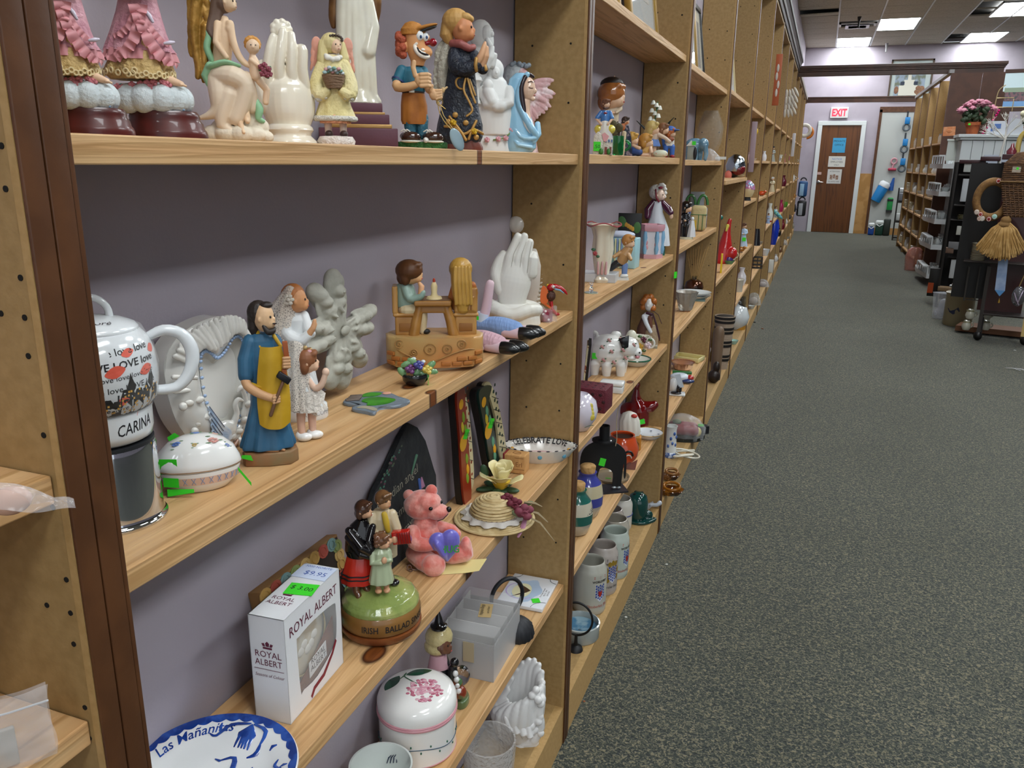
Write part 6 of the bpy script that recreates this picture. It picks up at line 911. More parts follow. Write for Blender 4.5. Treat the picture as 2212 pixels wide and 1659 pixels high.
# ================================================================ first bay, bottom shelf
t = T('shell_vase', 'white glossy baroque vase of draped shell shape on the bottom shelf', 'vase', 1122, 1590, x=-.062, zs=Z5)
wv = glaze('#dcdbda', rough=.12); t('shell', wv, *[TB([(-8 + 30 * math.cos(a), 22 * math.sin(a), 14, 14), (-6 + 46 * math.cos(a), 34 * math.sin(a), 54, 13), (0 + 44 * math.cos(a), 34 * math.sin(a), 84 + 22 * math.cos(a) + 34 * max(0, math.sin(a)), 10), (10 + 38 * math.cos(a), 30 * math.sin(a), 96 + 34 * math.cos(a) * .6 + 46 * max(0, math.sin(a)), 6)]) for a in [i * PI / 9 for i in range(18)]], TB([(-14, -8, 10, 20), (10, -16, 4, 18), (30, -18, 6, 14)]), TB([(30, -22, 12, 12), (44, -24, 40, 10), (40, -26, 70, 10), (46, -20, 96, 9)]), fuse=1.8, sm=2); t('garland', wv, *[E(34 + 10 * math.sin(i * 1.7), -30 + 4 * math.cos(i), 20 + i * 9, 9, 8, 8) for i in range(12)], *[TB([(-30 + i * 16, -38, 66 - i * 6, 5), (-20 + i * 14, -42, 44 - i * 4, 8), (-24 + i * 16, -36, 26, 5)]) for i in range(4)], fuse=1.5); t('foot', wv, FL([(0, 4, -6, 38, 26), (8, 4, -6, 34, 24), (20, 0, 0, 26, 20)], n=7, amp=.08))
t = T('glass_bowl', 'clear ribbed glass bowl on the bottom shelf, cut by the lower edge', 'bowl', 1056, 1700, x=-.062, zs=Z5); t('bowl', film('#d8d6d4', .3, .1, 1, 120), L([(36, 0), (40, 4), (52, 40), (57, 100), (57, 118), (53, 118), (52, 100), (46, 40), (34, 8), (.01, 8)], s=56))
# ================================================================ bay at far left, cut by the frame
for nm, lb, px, py, z in (('plastic_bag', 'clear plastic bag bulging over the cut shelf board at the left edge', 52, 1020, 1.133), ('plastic_bag', 'zip top plastic bag at the lower left corner of the photo', 40, 1652, BAGZ)):
 t = T(nm, lb, 'bag', px, py, y=.3, zs=z, group='plastic bags at the left edge'); f_ = film('#f2ecec', .2, .1, .9, 55)
 if z > 1: t('film', f_, SH(lambda u, v: Vector((-90 + u * 190, -20 - 30 * math.sin(PI * u) + 60 * v, (8 + 92 * (1 - u) ** .8 + 6 * math.sin(u * 9 + v * 7)) * math.sin(PI * (.12 + .76 * v)) + 1)), 20, 12)); t('contents', paint('#c9a08c'), E(-40, 20, 34, 50, 26, 30))
 else: t('film', f_, SH(lambda u, v: Vector((-90 + u * 180 + 6 * math.sin(v * 7), -16 - 14 * math.sin(PI * u) * math.sin(PI * v) + 5 * math.sin(u * 8 + v * 6), v * 150)), 18, 16), SH(lambda u, v: Vector((-90 + u * 180, 6 + 5 * math.sin(u * 7), v * 148)), 12, 6)); t('zip_strip', M('#c9cdd2', .4), TB([(-90, -14, 122, 2), (0, -18, 120, 2), (88, -14, 118, 2)], s=6)); t('contents', paint('#a8a49c'), B(-30, 0, 44, 70, 14, 80, bev=4))
one('shelf_pin', M('#b98a3a', .3, metal=1), 'brass shelf pin at the end of the cut board', 'pin', B(0, 0, -6, 5, 14, 42, bev=1), px=116, py=1040, x=-.012)
# ================================================================ second bay
def figure(t, x, h, phi, skin, hair, dress, style='short', y=0, w=None, legs=None, top=None, k=1.0):
 """small standing figure: gown or trousers, arms, head; h is its height in px"""
 w = w or h * .17; r = h * .1 * k; m = dress if not isinstance(dress, str) else glaze(dress); tp = top or m
 if legs:
  lm = glaze(legs) if isinstance(legs, str) else legs
  t('trousers', lm, *[TB([(x + s * w * .42, y, h * .04, w * .36), (x + s * w * .42, y, h * .4, w * .42)]) for s in (-1, 1)], fuse=max(.4, h * .014)); b0 = h * .36
 else: t('gown', m, FL([(0, x, y, w * 1.05, w * .8, 1), (h * .03, x, y, w * 1.05, w * .8, 1), (h * .3, x, y, w * .72, w * .56, .5), (h * .5, x, y, w * .5, w * .42, 0)], n=7, amp=.05)); b0 = h * .44
 t('torso', tp, FL([(b0, x, y, w * .56, w * .45), (h * .62, x, y, w * .62, w * .48), (h * .72, x, y, w * .55, w * .42), (h * .77, x, y, w * .22, w * .2)]), *[TB([(x + s * w * .55, y, h * .71, w * .22), (x + s * w * .75, y - w * .3, h * .58, w * .2), (x + s * w * .3, y - w * .65, h * .54, w * .16)]) for s in (-1, 1)], fuse=max(.4, h * .014))
 t('hands', skin, E(x, y - w * .7, h * .54, w * .2, w * .16, w * .16)); head(t, x, y - 1, h - r * 1.1, r, phi, skin, hair, style)
ZB = {1: 1.3475, 2: 1.035, 3: .7255, 4: .4197, 5: .1035}
SKP = paint('#d9b496', rough=.3); BLOND = paint('#b9924e');
# framed pictures on the top board
def framed(label, y, w, h, x, lean, fm, pm, fw=22, z=1.6605, mat2=None):
 t = T('framed_picture', label, 'picture', loc=(x, y, z), k=.001)
 f = t('frame', fm, bb(-16, 0, 0, w, 0, fw, bev=2), bb(-16, 0, 0, w, h - fw, h, bev=2), bb(-16, 0, 0, fw, fw, h - fw, bev=2), bb(-16, 0, w - fw, w, fw, h - fw, bev=2)); t('mount', mat2 or M('#c9cdd0', .6), bb(-12, -8, fw - 1, w - fw + 1, fw - 1, h - fw + 1), smooth=False); t('print', pm, bb(-8, -7, fw + w * .16, w - fw - w * .16, fw + h * .14, h - fw - h * .14), smooth=False); t('glass', film('#ffffff', .02, .03, 0), bb(-5, -4, fw - 1, w - fw + 1, fw - 1, h - fw + 1), smooth=False)
 t.o.rotation_euler = (0, math.radians(-lean), 0); return t
GF = M('#a8853e', .4, metal=.5)
framed('gold framed picture with blue print, left on the top board of the second bay', 1.78, 300, 420, -.06, 8, M('#b08a44', .45), M('#7d8fa8', .5, mix='#c9c0a8', ms=9))
framed('gold framed picture with grey mount, right on the top board of the second bay', 2.16, 380, 520, -.055, 8, GF, M('#a89a86', .5, mix='#8d8478', ms=7), 30, mat2=M('#8d8f8a', .6))
one('board', M('#b9bcc2', .5), 'thin pale grey strip standing behind the second brown upright', 'board', bb(-.012, -.004, 0, .004, 0, 1.1, bev=.001), loc=(-.004, post(2) + .0385, 1.355), k=1)  # thin pale grey strip along the far side of the second upright
# --- shelf 1
t = T('boy_figurine', 'big headed boy figurine with painted auburn hair and dark cap, at the second upright', 'figurine', 1318, 334, x=-.1, zs=ZB[1])
t('base', paint('#3a3a34'), L([(18, 0), (18, 6), (.01, 6)])); figure(t, 2, 170, 70, SKP, None, paint('#3a3f4c'), legs='#4a3a30', top=paint('#c9b9a0'), w=22, k=.1)
head(t, 0, -2, 128, 26, 66, SKP, glaze('#9a5f30'), 'bob', hs=1.16); t('cap', M('#241812', .5), E(-3, 2, 152, 25, 22, 16)); t('bird', paint('#b0683c'), E(24, -8, 62, 6, 5, 8), TB([(26, -8, 66, 3), (34, -8, 72, 2)]), fuse=.7); t('moss', M('#4a4428', .8, bump=1, bs=120), *[E(a, -16, b, 9, 6, 10) for a, b in ((10, 36), (6, 50), (16, 60), (4, 66))])
t = T('lady_figurine', 'porcelain lady figurine in blue bodice and yellow panniers beside the boy', 'figurine', 1304, 336, x=-.06, zs=ZB[1])
t('skirt', glaze('#d8d4c8', mix='#b9b0cc', ms=16), FL([(0, 0, 0, 21, 16, 1), (40, 0, 0, 18, 14, .5), (74, 0, 0, 9, 8, 0)], n=7, amp=.05)); t('panniers', glaze('#d0c04a'), E(-13, 0, 56, 10, 10, 10), E(13, 0, 56, 10, 10, 10), E(-12, 0, 42, 8, 9, 12), fuse=.8); t('bodice', glaze('#3f74b4'), FL([(66, 0, 0, 9, 8), (84, 0, 0, 11, 8), (96, 0, 0, 8, 6)]), TB([(-9, 0, 92, 4.5), (-17, -2, 80, 5)]), TB([(9, 0, 92, 4.5), (14, -2, 80, 5)]), fuse=.6); t('arms', SKP, TB([(-18, -3, 78, 3), (-8, -8, 66, 2.6)]), TB([(15, -3, 78, 3), (6, -8, 66, 2.6)])); t('bow', glaze('#8a1f24'), E(0, -8, 90, 4, 2, 2)); head(t, 1, -1, 110, 9, 40, SKP, paint('#6a4430'), 'bob')
t = T('church_ornament', 'small white cottage ornament with pink roof and a green price sticker', 'ornament', 1300, 338, x=-.028, zs=ZB[1])
t('house', M('#cfc9bc', .7, bump=.8, bs=200), PR([(-20, 0), (2, 0), (2, 34), (-2, 44), (-10, 50), (-18, 42), (-20, 32)], -10, 10, bev=2), B(12, 0, 18, 20, 16, 36, bev=1)); t('roof', paint('#d49a9c'), PR([(-2, 44), (4, 48), (14, 40), (8, 28), (2, 30)], -11, 8)); t('door', paint('#7a3c34'), B(8, -9, 9, 5, 2, 16), B(18, -9, 10, 4, 2, 14), each=1); t('window', paint('#4a6a9a'), *[B(8 + i * 6, -9, 30, 3, 1.5, 6) for i in range(3)], each=1); t('shrub', paint('#3f7a36'), E(-2, -12, 7, 5, 4, 7), E(14, -11, 7, 4, 3, 7), each=1); sticker(t, -11, -11.5, 18, 15, 20, txt='.50')
t = T('glass_mug', 'small emerald green glass mug with handle', 'mug', 1334, 340, x=-.022, zs=ZB[1]); g = M('#0f9a4a', .05, trans=.75, coat=.5); t('mug', g, L([(10, 0), (12, 3), (12, 42), (10, 42), (10, 6), (.01, 6)], s=24)); t('handle', g, RG(15, 0, 22, 10, 3, rot=(90, 0, 0), a0=-90, a1=90, s=14))
t = T('lily_ornament', 'white lily of the valley stem with dark blade leaves in a small holder', 'ornament', 1410, 340, y=2.66, zs=ZB[1])
t('stem', paint('#3f6a3a'), TB([(0, 0, 0, 2), (-2, 0, 60, 2), (4, 0, 118, 1.4)])); t('leaf', M('#12211c', .35), TB([(-2, 0, 40, 5), (-20, 0, 62, 7), (-38, 0, 78, 2)], flat=.4), TB([(4, 0, 40, 5), (22, 0, 66, 7), (40, 0, 86, 1.5)], flat=.4), TB([(4, 4, 40, 5), (28, 4, 64, 6), (34, 4, 80, 1)], flat=.4)); t('pot', paint('#5a4a3a'), L([(10, 0), (14, 26), (.01, 26)]))
for i in range(13): t('bell_flower', paint('#dfe0d4'), L([(.5, 5), (3, 4), (4.4, 0), (5.6, -4), (4.6, -3.4)], x=-6 + 11 * ((i * 5) % 3 - 1) * .7 + i * .7, y=-4 * (i % 2), z=50 + i * 5.6, s=10))
t = T('girl_figurine', 'dark dressed floral lady figurine half hidden behind the green mug', 'figurine', 1352, 337, x=-.07, zs=ZB[1]); t('gown', M('#1e2434', .3, mix='#7a6a70', ms=90, mlo=.55, mhi=.6), FL([(0, 0, 0, 14, 11), (40, -2, 0, 12, 9), (66, -4, 0, 7, 6)])); t('hem', paint('#cdbb9a'), TB([(-8, -8, 4, 5), (-6, -8, 50, 5)])); head(t, -4, -1, 76, 8, 60, SKP, paint('#3a2a24'), 'bob')
kids = [('sitting boy figurine with blond hair in blue denim overalls', 1366, -.06, '#34508a', '#b98d3f', 0), ('kneeling girl figurine with honey hair in a yellow dress', 1392, -.03, '#c9a05c', '#b4813a', 1), ('girl figurine with sandy bun carrying another child, in blue skirt', 1410, -.07, '#5f80c0', '#b9a060', 2), ('boy figurine with blue baseball cap and jeans eating a snack', 1444, -.04, '#3e68b4', '#b4602c', 3)]
for lb, px, x, c, hc, n in kids:
 t = T('child_figurine', lb, 'figurine', px, 341, x=x, zs=ZB[1], group='children figurines in the second bay')
 if n == 0: t('overalls', paint(c), TB([(-6, 0, 10, 10), (4, -6, 12, 10), (14, -10, 10, 8)]), E(-4, 0, 18, 12, 10, 12), fuse=.8); t('arm', SKP, TB([(0, -6, 24, 4), (8, -12, 20, 4), (14, -14, 18, 4)])); head(t, -2, -2, 38, 13, 70, SKP, paint(hc), 'bob')
 elif n == 1: t('dress', paint(c), TB([(-12, 0, 8, 9), (0, 0, 14, 11), (8, 0, 26, 10)]), fuse=.8); t('leg', SKP, TB([(8, -6, 4, 5), (-10, -8, 4, 4)]), TB([(10, -4, 26, 4), (14, -10, 10, 4)])); head(t, 2, -4, 34, 14, 80, SKP, paint(hc), 'bob')
 elif n == 2:
  t('skirt', paint(c), FL([(24, -2, 0, 18, 13), (40, -2, 0, 12, 10)]), E(-16, 0, 46, 11, 9, 9), fuse=.8); t('leg', SKP, TB([(-8, 0, 0, 5), (-8, 0, 26, 5)]), TB([(2, 0, 0, 5), (2, 0, 26, 5)])); t('blouse', paint('#c9b4a0'), TB([(0, 0, 40, 10), (4, 0, 52, 9)]), TB([(8, -4, 50, 5), (24, -8, 42, 4), (34, -8, 34, 4)])); head(t, -4, -3, 62, 14, 80, SKP, paint(hc), 'bob'); head(t, 20, 4, 62, 11, 70, SKP, paint('#7a5236'), 'bob'); t('bag', M('#c9cdb8', .5, mix='#c46a4a', ms=70, mlo=.6, mhi=.64), E(16, -14, 8, 16, 9, 9))
 else:
  t('jeans', paint(c), *[TB([(s, -2, 4, 5), (s, -2, 24, 6)]) for s in (-7, 7)], B(0, 0, 26, 20, 12, 12, bev=3), TB([(-10, 2, 26, 5), (-14, 2, 46, 4)]), fuse=.8); t('shirt', paint('#d4cfc4'), FL([(26, 0, 0, 11, 8), (44, 0, 0, 10, 7)])); t('shoe', paint('#8a2a2c'), *[E(s, -6, 3, 6, 8, 4) for s in (-8, 8)], each=1); t('hands', paint('#8a4a2c'), E(0, -10, 40, 10, 5, 6)); head(t, 2, -2, 54, 10, 70, SKP, paint(hc), 'bob'); t('cap', paint('#3a62ac'), E(0, 0, 60, 13, 12, 9), E(12, -4, 60, 9, 7, 2), fuse=.7)
# --- shelf 2
t = T('frilled_vase', 'tall cream porcelain vase with frilled pink edged mouth and applied flowers', 'vase', 1300, 592, x=-.07, zs=ZB[2])
vs_ = [(20, 0), (22, 6), (14, 16), (18, 40), (22, 70), (20, 96), (24, 112), (34, 122), (30, 120), (18, 108), (.01, 100)]; t('vase', glaze('#d9d1bd'), L(vs_, s=60, n=6, amp=.07)); t('pink_rim', glaze('#a8555c'), TB([(34.5 * (1 + .07 * math.cos(6 * a)) * math.cos(a), 34.5 * (1 + .07 * math.cos(6 * a)) * math.sin(a), 122 + 4 * math.sin(a * 3), 1.6) for a in [i * .2 for i in range(33)]], s=6)); t('flower', glaze('#a3333a'), *rose(-16, -18, 62, 5)); t('leaf', glaze('#2c5a3a'), E(-20, -16, 70, 5, 2, 3), E(-10, -20, 56, 4, 2, 3)); t('pink_wash', glaze('#c9a0a0'), *[TB([(a, -19, 20, 3), (a * 1.1, -20, 44, 2)]) for a in (-8, 0, 8)])
one('marble_slab', M('#c9cccf', .3, mix='#b4b8bd', ms=14, mlo=.4, mhi=.7), 'white marble slab lying at the front of the second board', 'slab', B(0, 0, 9, 74, 62, 18, bev=1), px=1296, py=606, z=ZB[2], rz=-8, smooth=False)
t = T('crystal_bear', 'tiny cut crystal figurine on a round mirror', 'figurine', 1277, 633, z=ZB[2]); t('mirror', M('#a8c0bc', .08, metal=.6), L([(15, 0), (15, 2), (.01, 2)], sy=.9)); t('crystal', clear('#f6f8ff', .02, 1.6), E(0, 0, 8, 5, 4, 6, s=6), E(0, 0, 18, 4, 4, 4, s=6), E(-3, 0, 22, 1.6, s=6), E(3, 0, 22, 1.6, s=6))
t = T('black_card', 'square black card with painted yellow flowers and green leaves', 'card', 1352, 572, x=-.118, zs=ZB[2]); t('card', M('#0e0d0e', .5), B(0, 0, 50, 58, 3, 100, bev=.5)); t('painted_leaf', paint('#3f6a34'), E(-12, -2, 82, 8, .8, 12, rot=(0, -20, 0)), E(20, -2, 70, 8, .8, 12), each=1); t('painted_flower', paint('#b98a2c'), *[E(-4 + i * 5, -2, 76 - i * 3, 4, .8, 5) for i in range(4)], each=1)
t = T('gift_box', 'pale blue gift box ornament with star lid, striped sides and a white cushion top', 'ornament', 1345, 570, x=-.088, zs=ZB[2]); t('box', M('#9cc4cc', .4), B(0, 0, 32, 64, 44, 64, rot=(0, 0, -14), bev=2)); t('stripe', M('#cfd0a4', .4), *[B(-26 + i * 9, -24, 32, 3, 3, 62) for i in range(6)], each=1); t('pillow', M('#b9bfd0', .5), E(-6, 0, 70, 30, 20, 8)); t('band', M('#7f8fc0', .4), *[B(-26 + i * 9 + 4, -24, 50, 2, 3, 30) for i in range(6)], each=1); t('star', paint('#d0c27a'), *[E(20, -26 + i, 48 - i * 24, 3, 1, 3) for i in (0, 1)])
t = T('skater_figurine', 'figurine of a boy leaning forward on one skate with blue trousers', 'figurine', 1340, 604, z=ZB[2]); t('plinth', paint('#d0d0cc'), PR(wavy([(-34, -4), (-10, -12), (14, -10), (16, 2), (-8, 8), (-30, 6)]), 0, 5, axis='z')); t('standing_leg', paint('#6a82b0'), TB([(8, -2, 12, 6), (8, 0, 32, 7)])); t('skate', glaze('#d8d8d4'), E(8, -4, 9, 9, 7, 5)); t('raised_leg', glaze('#1a1c20'), TB([(4, 0, 36, 7), (-10, 0, 34, 8), (-22, 2, 22, 6), (-30, 2, 14, 4)])); t('jacket', glaze('#b58a5a'), TB([(2, 0, 42, 12), (8, -2, 56, 13), (14, -4, 66, 10)]), TB([(-4, -8, 58, 5), (-16, -12, 50, 4)]), TB([(14, -10, 56, 5), (20, -16, 46, 4)]), fuse=.8); head(t, 14, -6, 82, 13, 60, SKP, paint('#b07a40'), 'short')
t = T('carousel_ornament', 'pink and blue hexagonal nursery carousel ornament', 'ornament', 1404, 556, x=-.062, zs=ZB[2]); t('base', glaze('#c99aa4'), L([(27, 0), (27, 9), (.01, 9)], s=6)); t('drum', glaze('#d0cdd4'), L([(24, 9), (24, 58), (.01, 58)], s=6)); t('canopy', glaze('#c9939e'), L([(27, 58), (29, 66), (28, 72), (24, 72), (22, 66), (.01, 66)], s=6)); t('pillar', glaze('#7aa8c8'), *[L([(3, 10), (5, 20), (3, 30), (5, 44), (3, 58)], x=25 * math.cos(a), y=25 * math.sin(a), s=10) for a in [i * PI / 3 for i in range(6)]], each=1); t('motif', glaze('#c08a90'), E(-11, -21, 34, 5, 3, 6), E(-11, -21, 24, 6, 3, 7), E(12, -21, 30, 4, 3, 8), each=1)
t = T('bonnet_lady', 'lady figurine in white bonnet, maroon dress and long white apron', 'figurine', 1414, 556, y=2.70, zs=ZB[2], hs=.95); t('underskirt', glaze('#1f5a50'), FL([(0, 0, 0, 22, 16), (30, 0, 0, 22, 16)])); t('apron', M('#cdd2d8', .5), FL([(22, 4, 0, 27, 19, 1), (60, 2, 0, 24, 17, .6), (96, 0, 0, 12, 10, 0), (120, 0, 0, 11, 8, 0)], n=9, amp=.04)); t('sleeves', glaze('#4a1c34'), TB([(-9, 0, 118, 7), (-20, -2, 100, 9), (-20, -8, 86, 7)]), TB([(9, 0, 118, 7), (22, -2, 104, 9), (28, -6, 96, 7)]), fuse=.8); t('hands', SKP, E(30, -8, 88, 4, 3, 6)); head(t, 4, -2, 134, 12, 55, paint('#dcc0ac', rough=.3), None); t('bonnet', M('#d4d2cc', .6, bump=.8, bs=200), E(-5, 4, 140, 16, 13, 17), *[E(6 + 14 * math.cos(a) * .6, -3, 140 + 17 * math.sin(a), 4.4) for a in [i * .5 - .6 for i in range(8)]], fuse=.9); t('ribbon', paint('#7a2030'), TB([(-6, -10, 146, 1.6), (-4, -12, 128, 1.6), (2, -10, 120, 2)]), E(4, -10, 150, 5, 3, 3))
one('price_sticker', STICK, 'neon green price sticker on the third upright trim', 'sticker', B(0, -.9, 0, 11, .8, 14, rot=(0, 0, 58)), px=1459, py=594, x=.0045)
# --- shelf 3
t = T('picture_frame', 'narrow dark framed floral picture, edge on beside the second upright', 'frame', 1268, 822, x=-.115, zs=ZB[3]); t('frame', M('#1a1512', .5), B(0, 0, 50, 6, 60, 104, rot=(0, 4, 0))); t('print', M('#c9bf98', .6, mix='#8a4a34', ms=60, mlo=.56, mhi=.6), B(-4, -2, 50, 4, 56, 98, rot=(0, 4, 0)))
t = T('pig_bank', 'white china pig bank with rose sprigs, black ear and green sticker', 'piggy bank', 1318, 806, z=ZB[3], hs=.95)
pg = glaze('#dcdbd7', rough=.1); t('body', pg, E(-8, 0, 50, 46, 34, 38), E(34, -6, 62, 26, 24, 24), E(54, -12, 52, 12, 12, 11), *[TB([(a, b, 0, 9), (a, b, 24, 12)]) for a, b in ((-34, -16), (-8, -22), (22, -18), (26, 14))], E(44, -14, 40, 10, 9, 6), TB([(-44, 0, 76, 4), (-40, -4, 92, 4), (-32, -4, 88, 4), (-34, -2, 78, 3)]), fuse=1.6, sm=3)
t('ear', glaze('#16161a'), PR([(14, 84), (36, 92), (36, 66), (24, 60)], -30, -24, bev=2)); t('ear', pg, E(8, 16, 84, 12, 6, 8)); t('tongue', glaze('#c9808a'), E(56, -20, 44, 5, 4, 4)); t('nostril', M('#1a1414'), E(60, -22, 54, 2, 2, 2), E(52, -24, 48, 2, 2, 1.6), each=1)
for a, b, c in ((-40, -14, 60), (-20, -28, 66), (0, -32, 58), (-16, -31, 38), (6, -31, 34), (-6, -22, 80), (30, -28, 44), (46, -22, 72), (18, -24, 84), (24, -31, 62)): t('rose_sprig', glaze('#b98a86'), E(a, b - 2, c, 3.6, 2, 3.6, s=8), E(a + 3, b - 2, c - 3, 2.6, 2, 2.6, s=8)); t('sprig_leaf', glaze('#3f6a4a'), E(a - 3, b - 2, c - 4, 2.4, 1.6, 1.4, s=8), E(a + 5, b - 1.4, c + 2, 2, 1.6, 1.4, s=8))
sticker(t, -34, -27, 44, 12, 13)
t = T('oval_dish', 'oval cream dish with dark green rim behind the pig bank', 'dish', 1372, 788, z=ZB[3]); o = t('dish', glaze('#cfccc0'), L([(22, 0), (24, 2), (33, 12), (34, 14), (31, 13), (20, 5), (.01, 5)], s=44)); t('green_rim', glaze('#1f5a42'), RG(0, 0, 14, 33, 1.6, s=44, t=6), parent=o)
t = T('drinking_glass', 'upside down clear tumbler behind the pig', 'glass', 1334, 752, x=-.12, zs=ZB[3]); t('glass', clear('#eef2f2', .03), L([(14, 0), (14, 20), (11, 46), (5, 60), (4, 60), (9, 46), (12, 20), (12, 0)], s=28))
t = T('flower_basket', 'cream china flower basket with yellow and maroon roses', 'ornament', 1378, 764, x=-.075, zs=ZB[3]); t('basket', glaze('#d4d2c0'), L([(14, 0), (17, 4), (22, 22), (28, 36), (25, 35), (18, 20), (.01, 12)], s=40, n=8, amp=.05), E(-16, 6, 34, 12, 8, 14), fuse=1); t('handle', glaze('#d8d8d0'), RG(24, 0, 22, 10, 2.4, rot=(90, 0, 0), a0=-100, a1=120, s=14))
for a, b, c, r in ((2, 18, '#c49a3c', 9), (10, 34, '#5a1f30', 7), (20, 22, '#cfb9bc', 8), (-8, 30, '#cdb088', 6)): t('rose', glaze(c), *rose(a, -22, b, r))
t('leaf', glaze('#3f5f30'), *[E(a, -22, b, 5, 2, 3) for a, b in ((-8, 20), (12, 10), (2, 40), (24, 34))], each=1)
t = T('girl_doll', 'porcelain girl with curly red hair, brown dress and ribbon, by the end panel', 'doll', 1398, 742, y=2.70, zs=ZB[3]); t('cat_base', M('#a08a70', .8, bump=1, bs=160), TB([(8, -4, 0, 15), (8, -4, 30, 16)])); t('dress', M('#5a3a30', .5), TB([(-10, 0, 0, 13), (-10, 0, 34, 14), (-2, 0, 60, 12)])); t('blouse', glaze('#cfd4da'), TB([(-10, -8, 62, 6), (-4, -14, 48, 5), (6, -18, 32, 4)]), E(-2, -4, 64, 10, 9, 8), fuse=.8); t('pinafore', paint('#6a4030'), TB([(2, -12, 62, 4), (6, -12, 40, 4)])); head(t, 0, -2, 86, 12, 70, glaze('#d8d4d0'), None, mouth='#9a5a54'); t('hair', M('#a85f20', .4, coat=.3, bump=.5, bs=100), *[E(-3 + 12 * math.cos(i * 1.9), 2 + 8 * math.sin(i * 2.3), 90 + 11 * math.sin(i * 1.3), 7) for i in range(14)], fuse=.9); t('ribbon', paint('#3a1524'), TB([(-4, -10, 70, 3), (6, -12, 68, 3)]), TB([(8, -12, 70, 1.6), (16, -16, 50, 2), (24, -16, 24, 2), (26, -16, 14, 1)], flat=.4), TB([(8, -12, 76, .8), (20, -14, 68, .8), (28, -14, 50, .8)], s=6))
one('marble_tile', M('#bdbdb4', .3, mix='#8f8a78', ms=20), 'small grey green marble tile lying by the end panel', 'tile', B(0, 0, 2, 24, 26, 4), px=1408, py=750, z=ZB[3], smooth=False)
t = T('brocade_box', 'dark red brocade covered box with black pattern overhanging the board edge', 'box', 1270, 880, z=ZB[3], rz=-16, hs=.9); bm_ = M('#5c1626', .55, bump=.6, bs=300); bx_ = t('box', bm_, B(10, 0, 27, 72, 62, 54, bev=1.5))
for i in range(4):
 for j in range(3): t('brocade_motif', M('#2c0a14', .5), E(-16 + i * 17 + (j % 2) * 7, -31.2, 10 + j * 16, 4, .6, 4, s=6), E(-18 + i * 17, -18 + j * 18, 54.2, 4, 4, .5, s=6), parent=bx_, each=1)
t = T('soap_box', 'small white china box with grey lid line', 'box', 1322, 846, z=ZB[3], rz=-10); t('box', glaze('#d2d4d2'), B(0, 0, 7, 50, 28, 14, bev=2)); t('lid', glaze('#dcdedc'), B(0, 0, 19, 52, 30, 9, bev=3));
# --- shelf 4
t = T('round_vase', 'round lilac white pottery vase with yellow leaf painting, beside the second upright', 'vase', 1251, 928, z=ZB[3], hs=.9); t('vase', glaze('#cfc9d6'), L([(16, 0), (20, 2), (36, 30), (39, 48), (34, 70), (20, 84), (17, 86), (16, 82), (.01, 78)], s=44)); t('painted_leaf', glaze('#c9b84c'), *[E(24 + 2 * math.cos(i), -27 + i, 40 + i * 8, 6, 3, 8) for i in range(4)]); t('painted_line', M('#4a5a4a', .4), TB([(12, -35, 18, .8), (22, -32, 22, .8), (30, -24, 20, .8)], s=6))
t = T('elephant_silhouette', 'flat black metal elephant silhouette with candle cup hat on a plate', 'candle holder', 1312, 1058, z=ZB[4], rz=8)
bk = M('#0b0b0d', .55); t('base_plate', M('#2c2d33', .4, metal=.4), PR([(-24, -30), (44, -14), (36, 30), (-40, 18)], 0, 3, axis='z')); el = t('elephant', bk, PR(wavy([(-62, 60), (-56, 84), (-36, 100), (-6, 104), (18, 98), (34, 84), (38, 66), (38, 30), (34, 28), (33, 60), (30, 30), (28, 6), (20, 6), (20, 34), (18, 6), (10, 6), (10, 36), (-2, 46), (-18, 46), (-24, 20), (-26, 0), (-44, 0), (-44, 30), (-58, 36)], 3), -2, 2)); t('weld', M('#9aa0a4', .4, metal=.8), E(14, -3, 6, 6, 3, 3), E(24, -3, 6, 5, 3, 3), each=1); hb2 = t('hat_brim', bk, L([(26, 104), (26, 107), (.01, 107)], x=-12, sy=.9)); t('candle_cup', bk, L([(11, 107), (11, 136), (9, 136), (9, 112), (.01, 112)], x=-12)); t('screw', M('#c9ccd0', .3, metal=1), E(0, -12, 108, 3, 3, 2)); sticker(t, -14, -2.8, 60, 13, 16, rot=(0, 14, 0)); t('string', M('#b4a484', .9), TB([(16, -4, 190, .7), (12, -5, 150, .8), (14, -6, 112, .8), (12, -6, 96, 1)], s=6))
t = T('orange_bowl', 'bulbous orange glazed bowl with white and black painted faces', 'bowl', 1342, 1004, x=-.06, zs=ZB[4]); ob_ = [(18, 0), (22, 2), (34, 22), (36, 38), (28, 58), (25, 62), (26, 65), (23, 64), (24, 58), (30, 38), (.01, 10)]; o = t('bowl', glaze('#b9441c'), L(ob_, s=44)); t('inside', M('#2a1a12', .4), L([(22, 60), (28, 40), (.01, 30)], s=30), parent=o); t('black_band', M('#1c1412', .4), *[RG(x, y, 30, 10, 2.4, rot=(90, 0, r), a0=0, a1=180, s=12, t=6) for x, y, r in ((14, -32, 20), (-14, -33, -20))], parent=o); t('white_line', glaze('#cfc8b8'), *[RG(x, y - 1, 26, 7, 1.2, rot=(90, 0, r), a0=0, a1=200, s=12, t=6) for x, y, r in ((14, -33, 20), (-14, -34, -20))], parent=o)
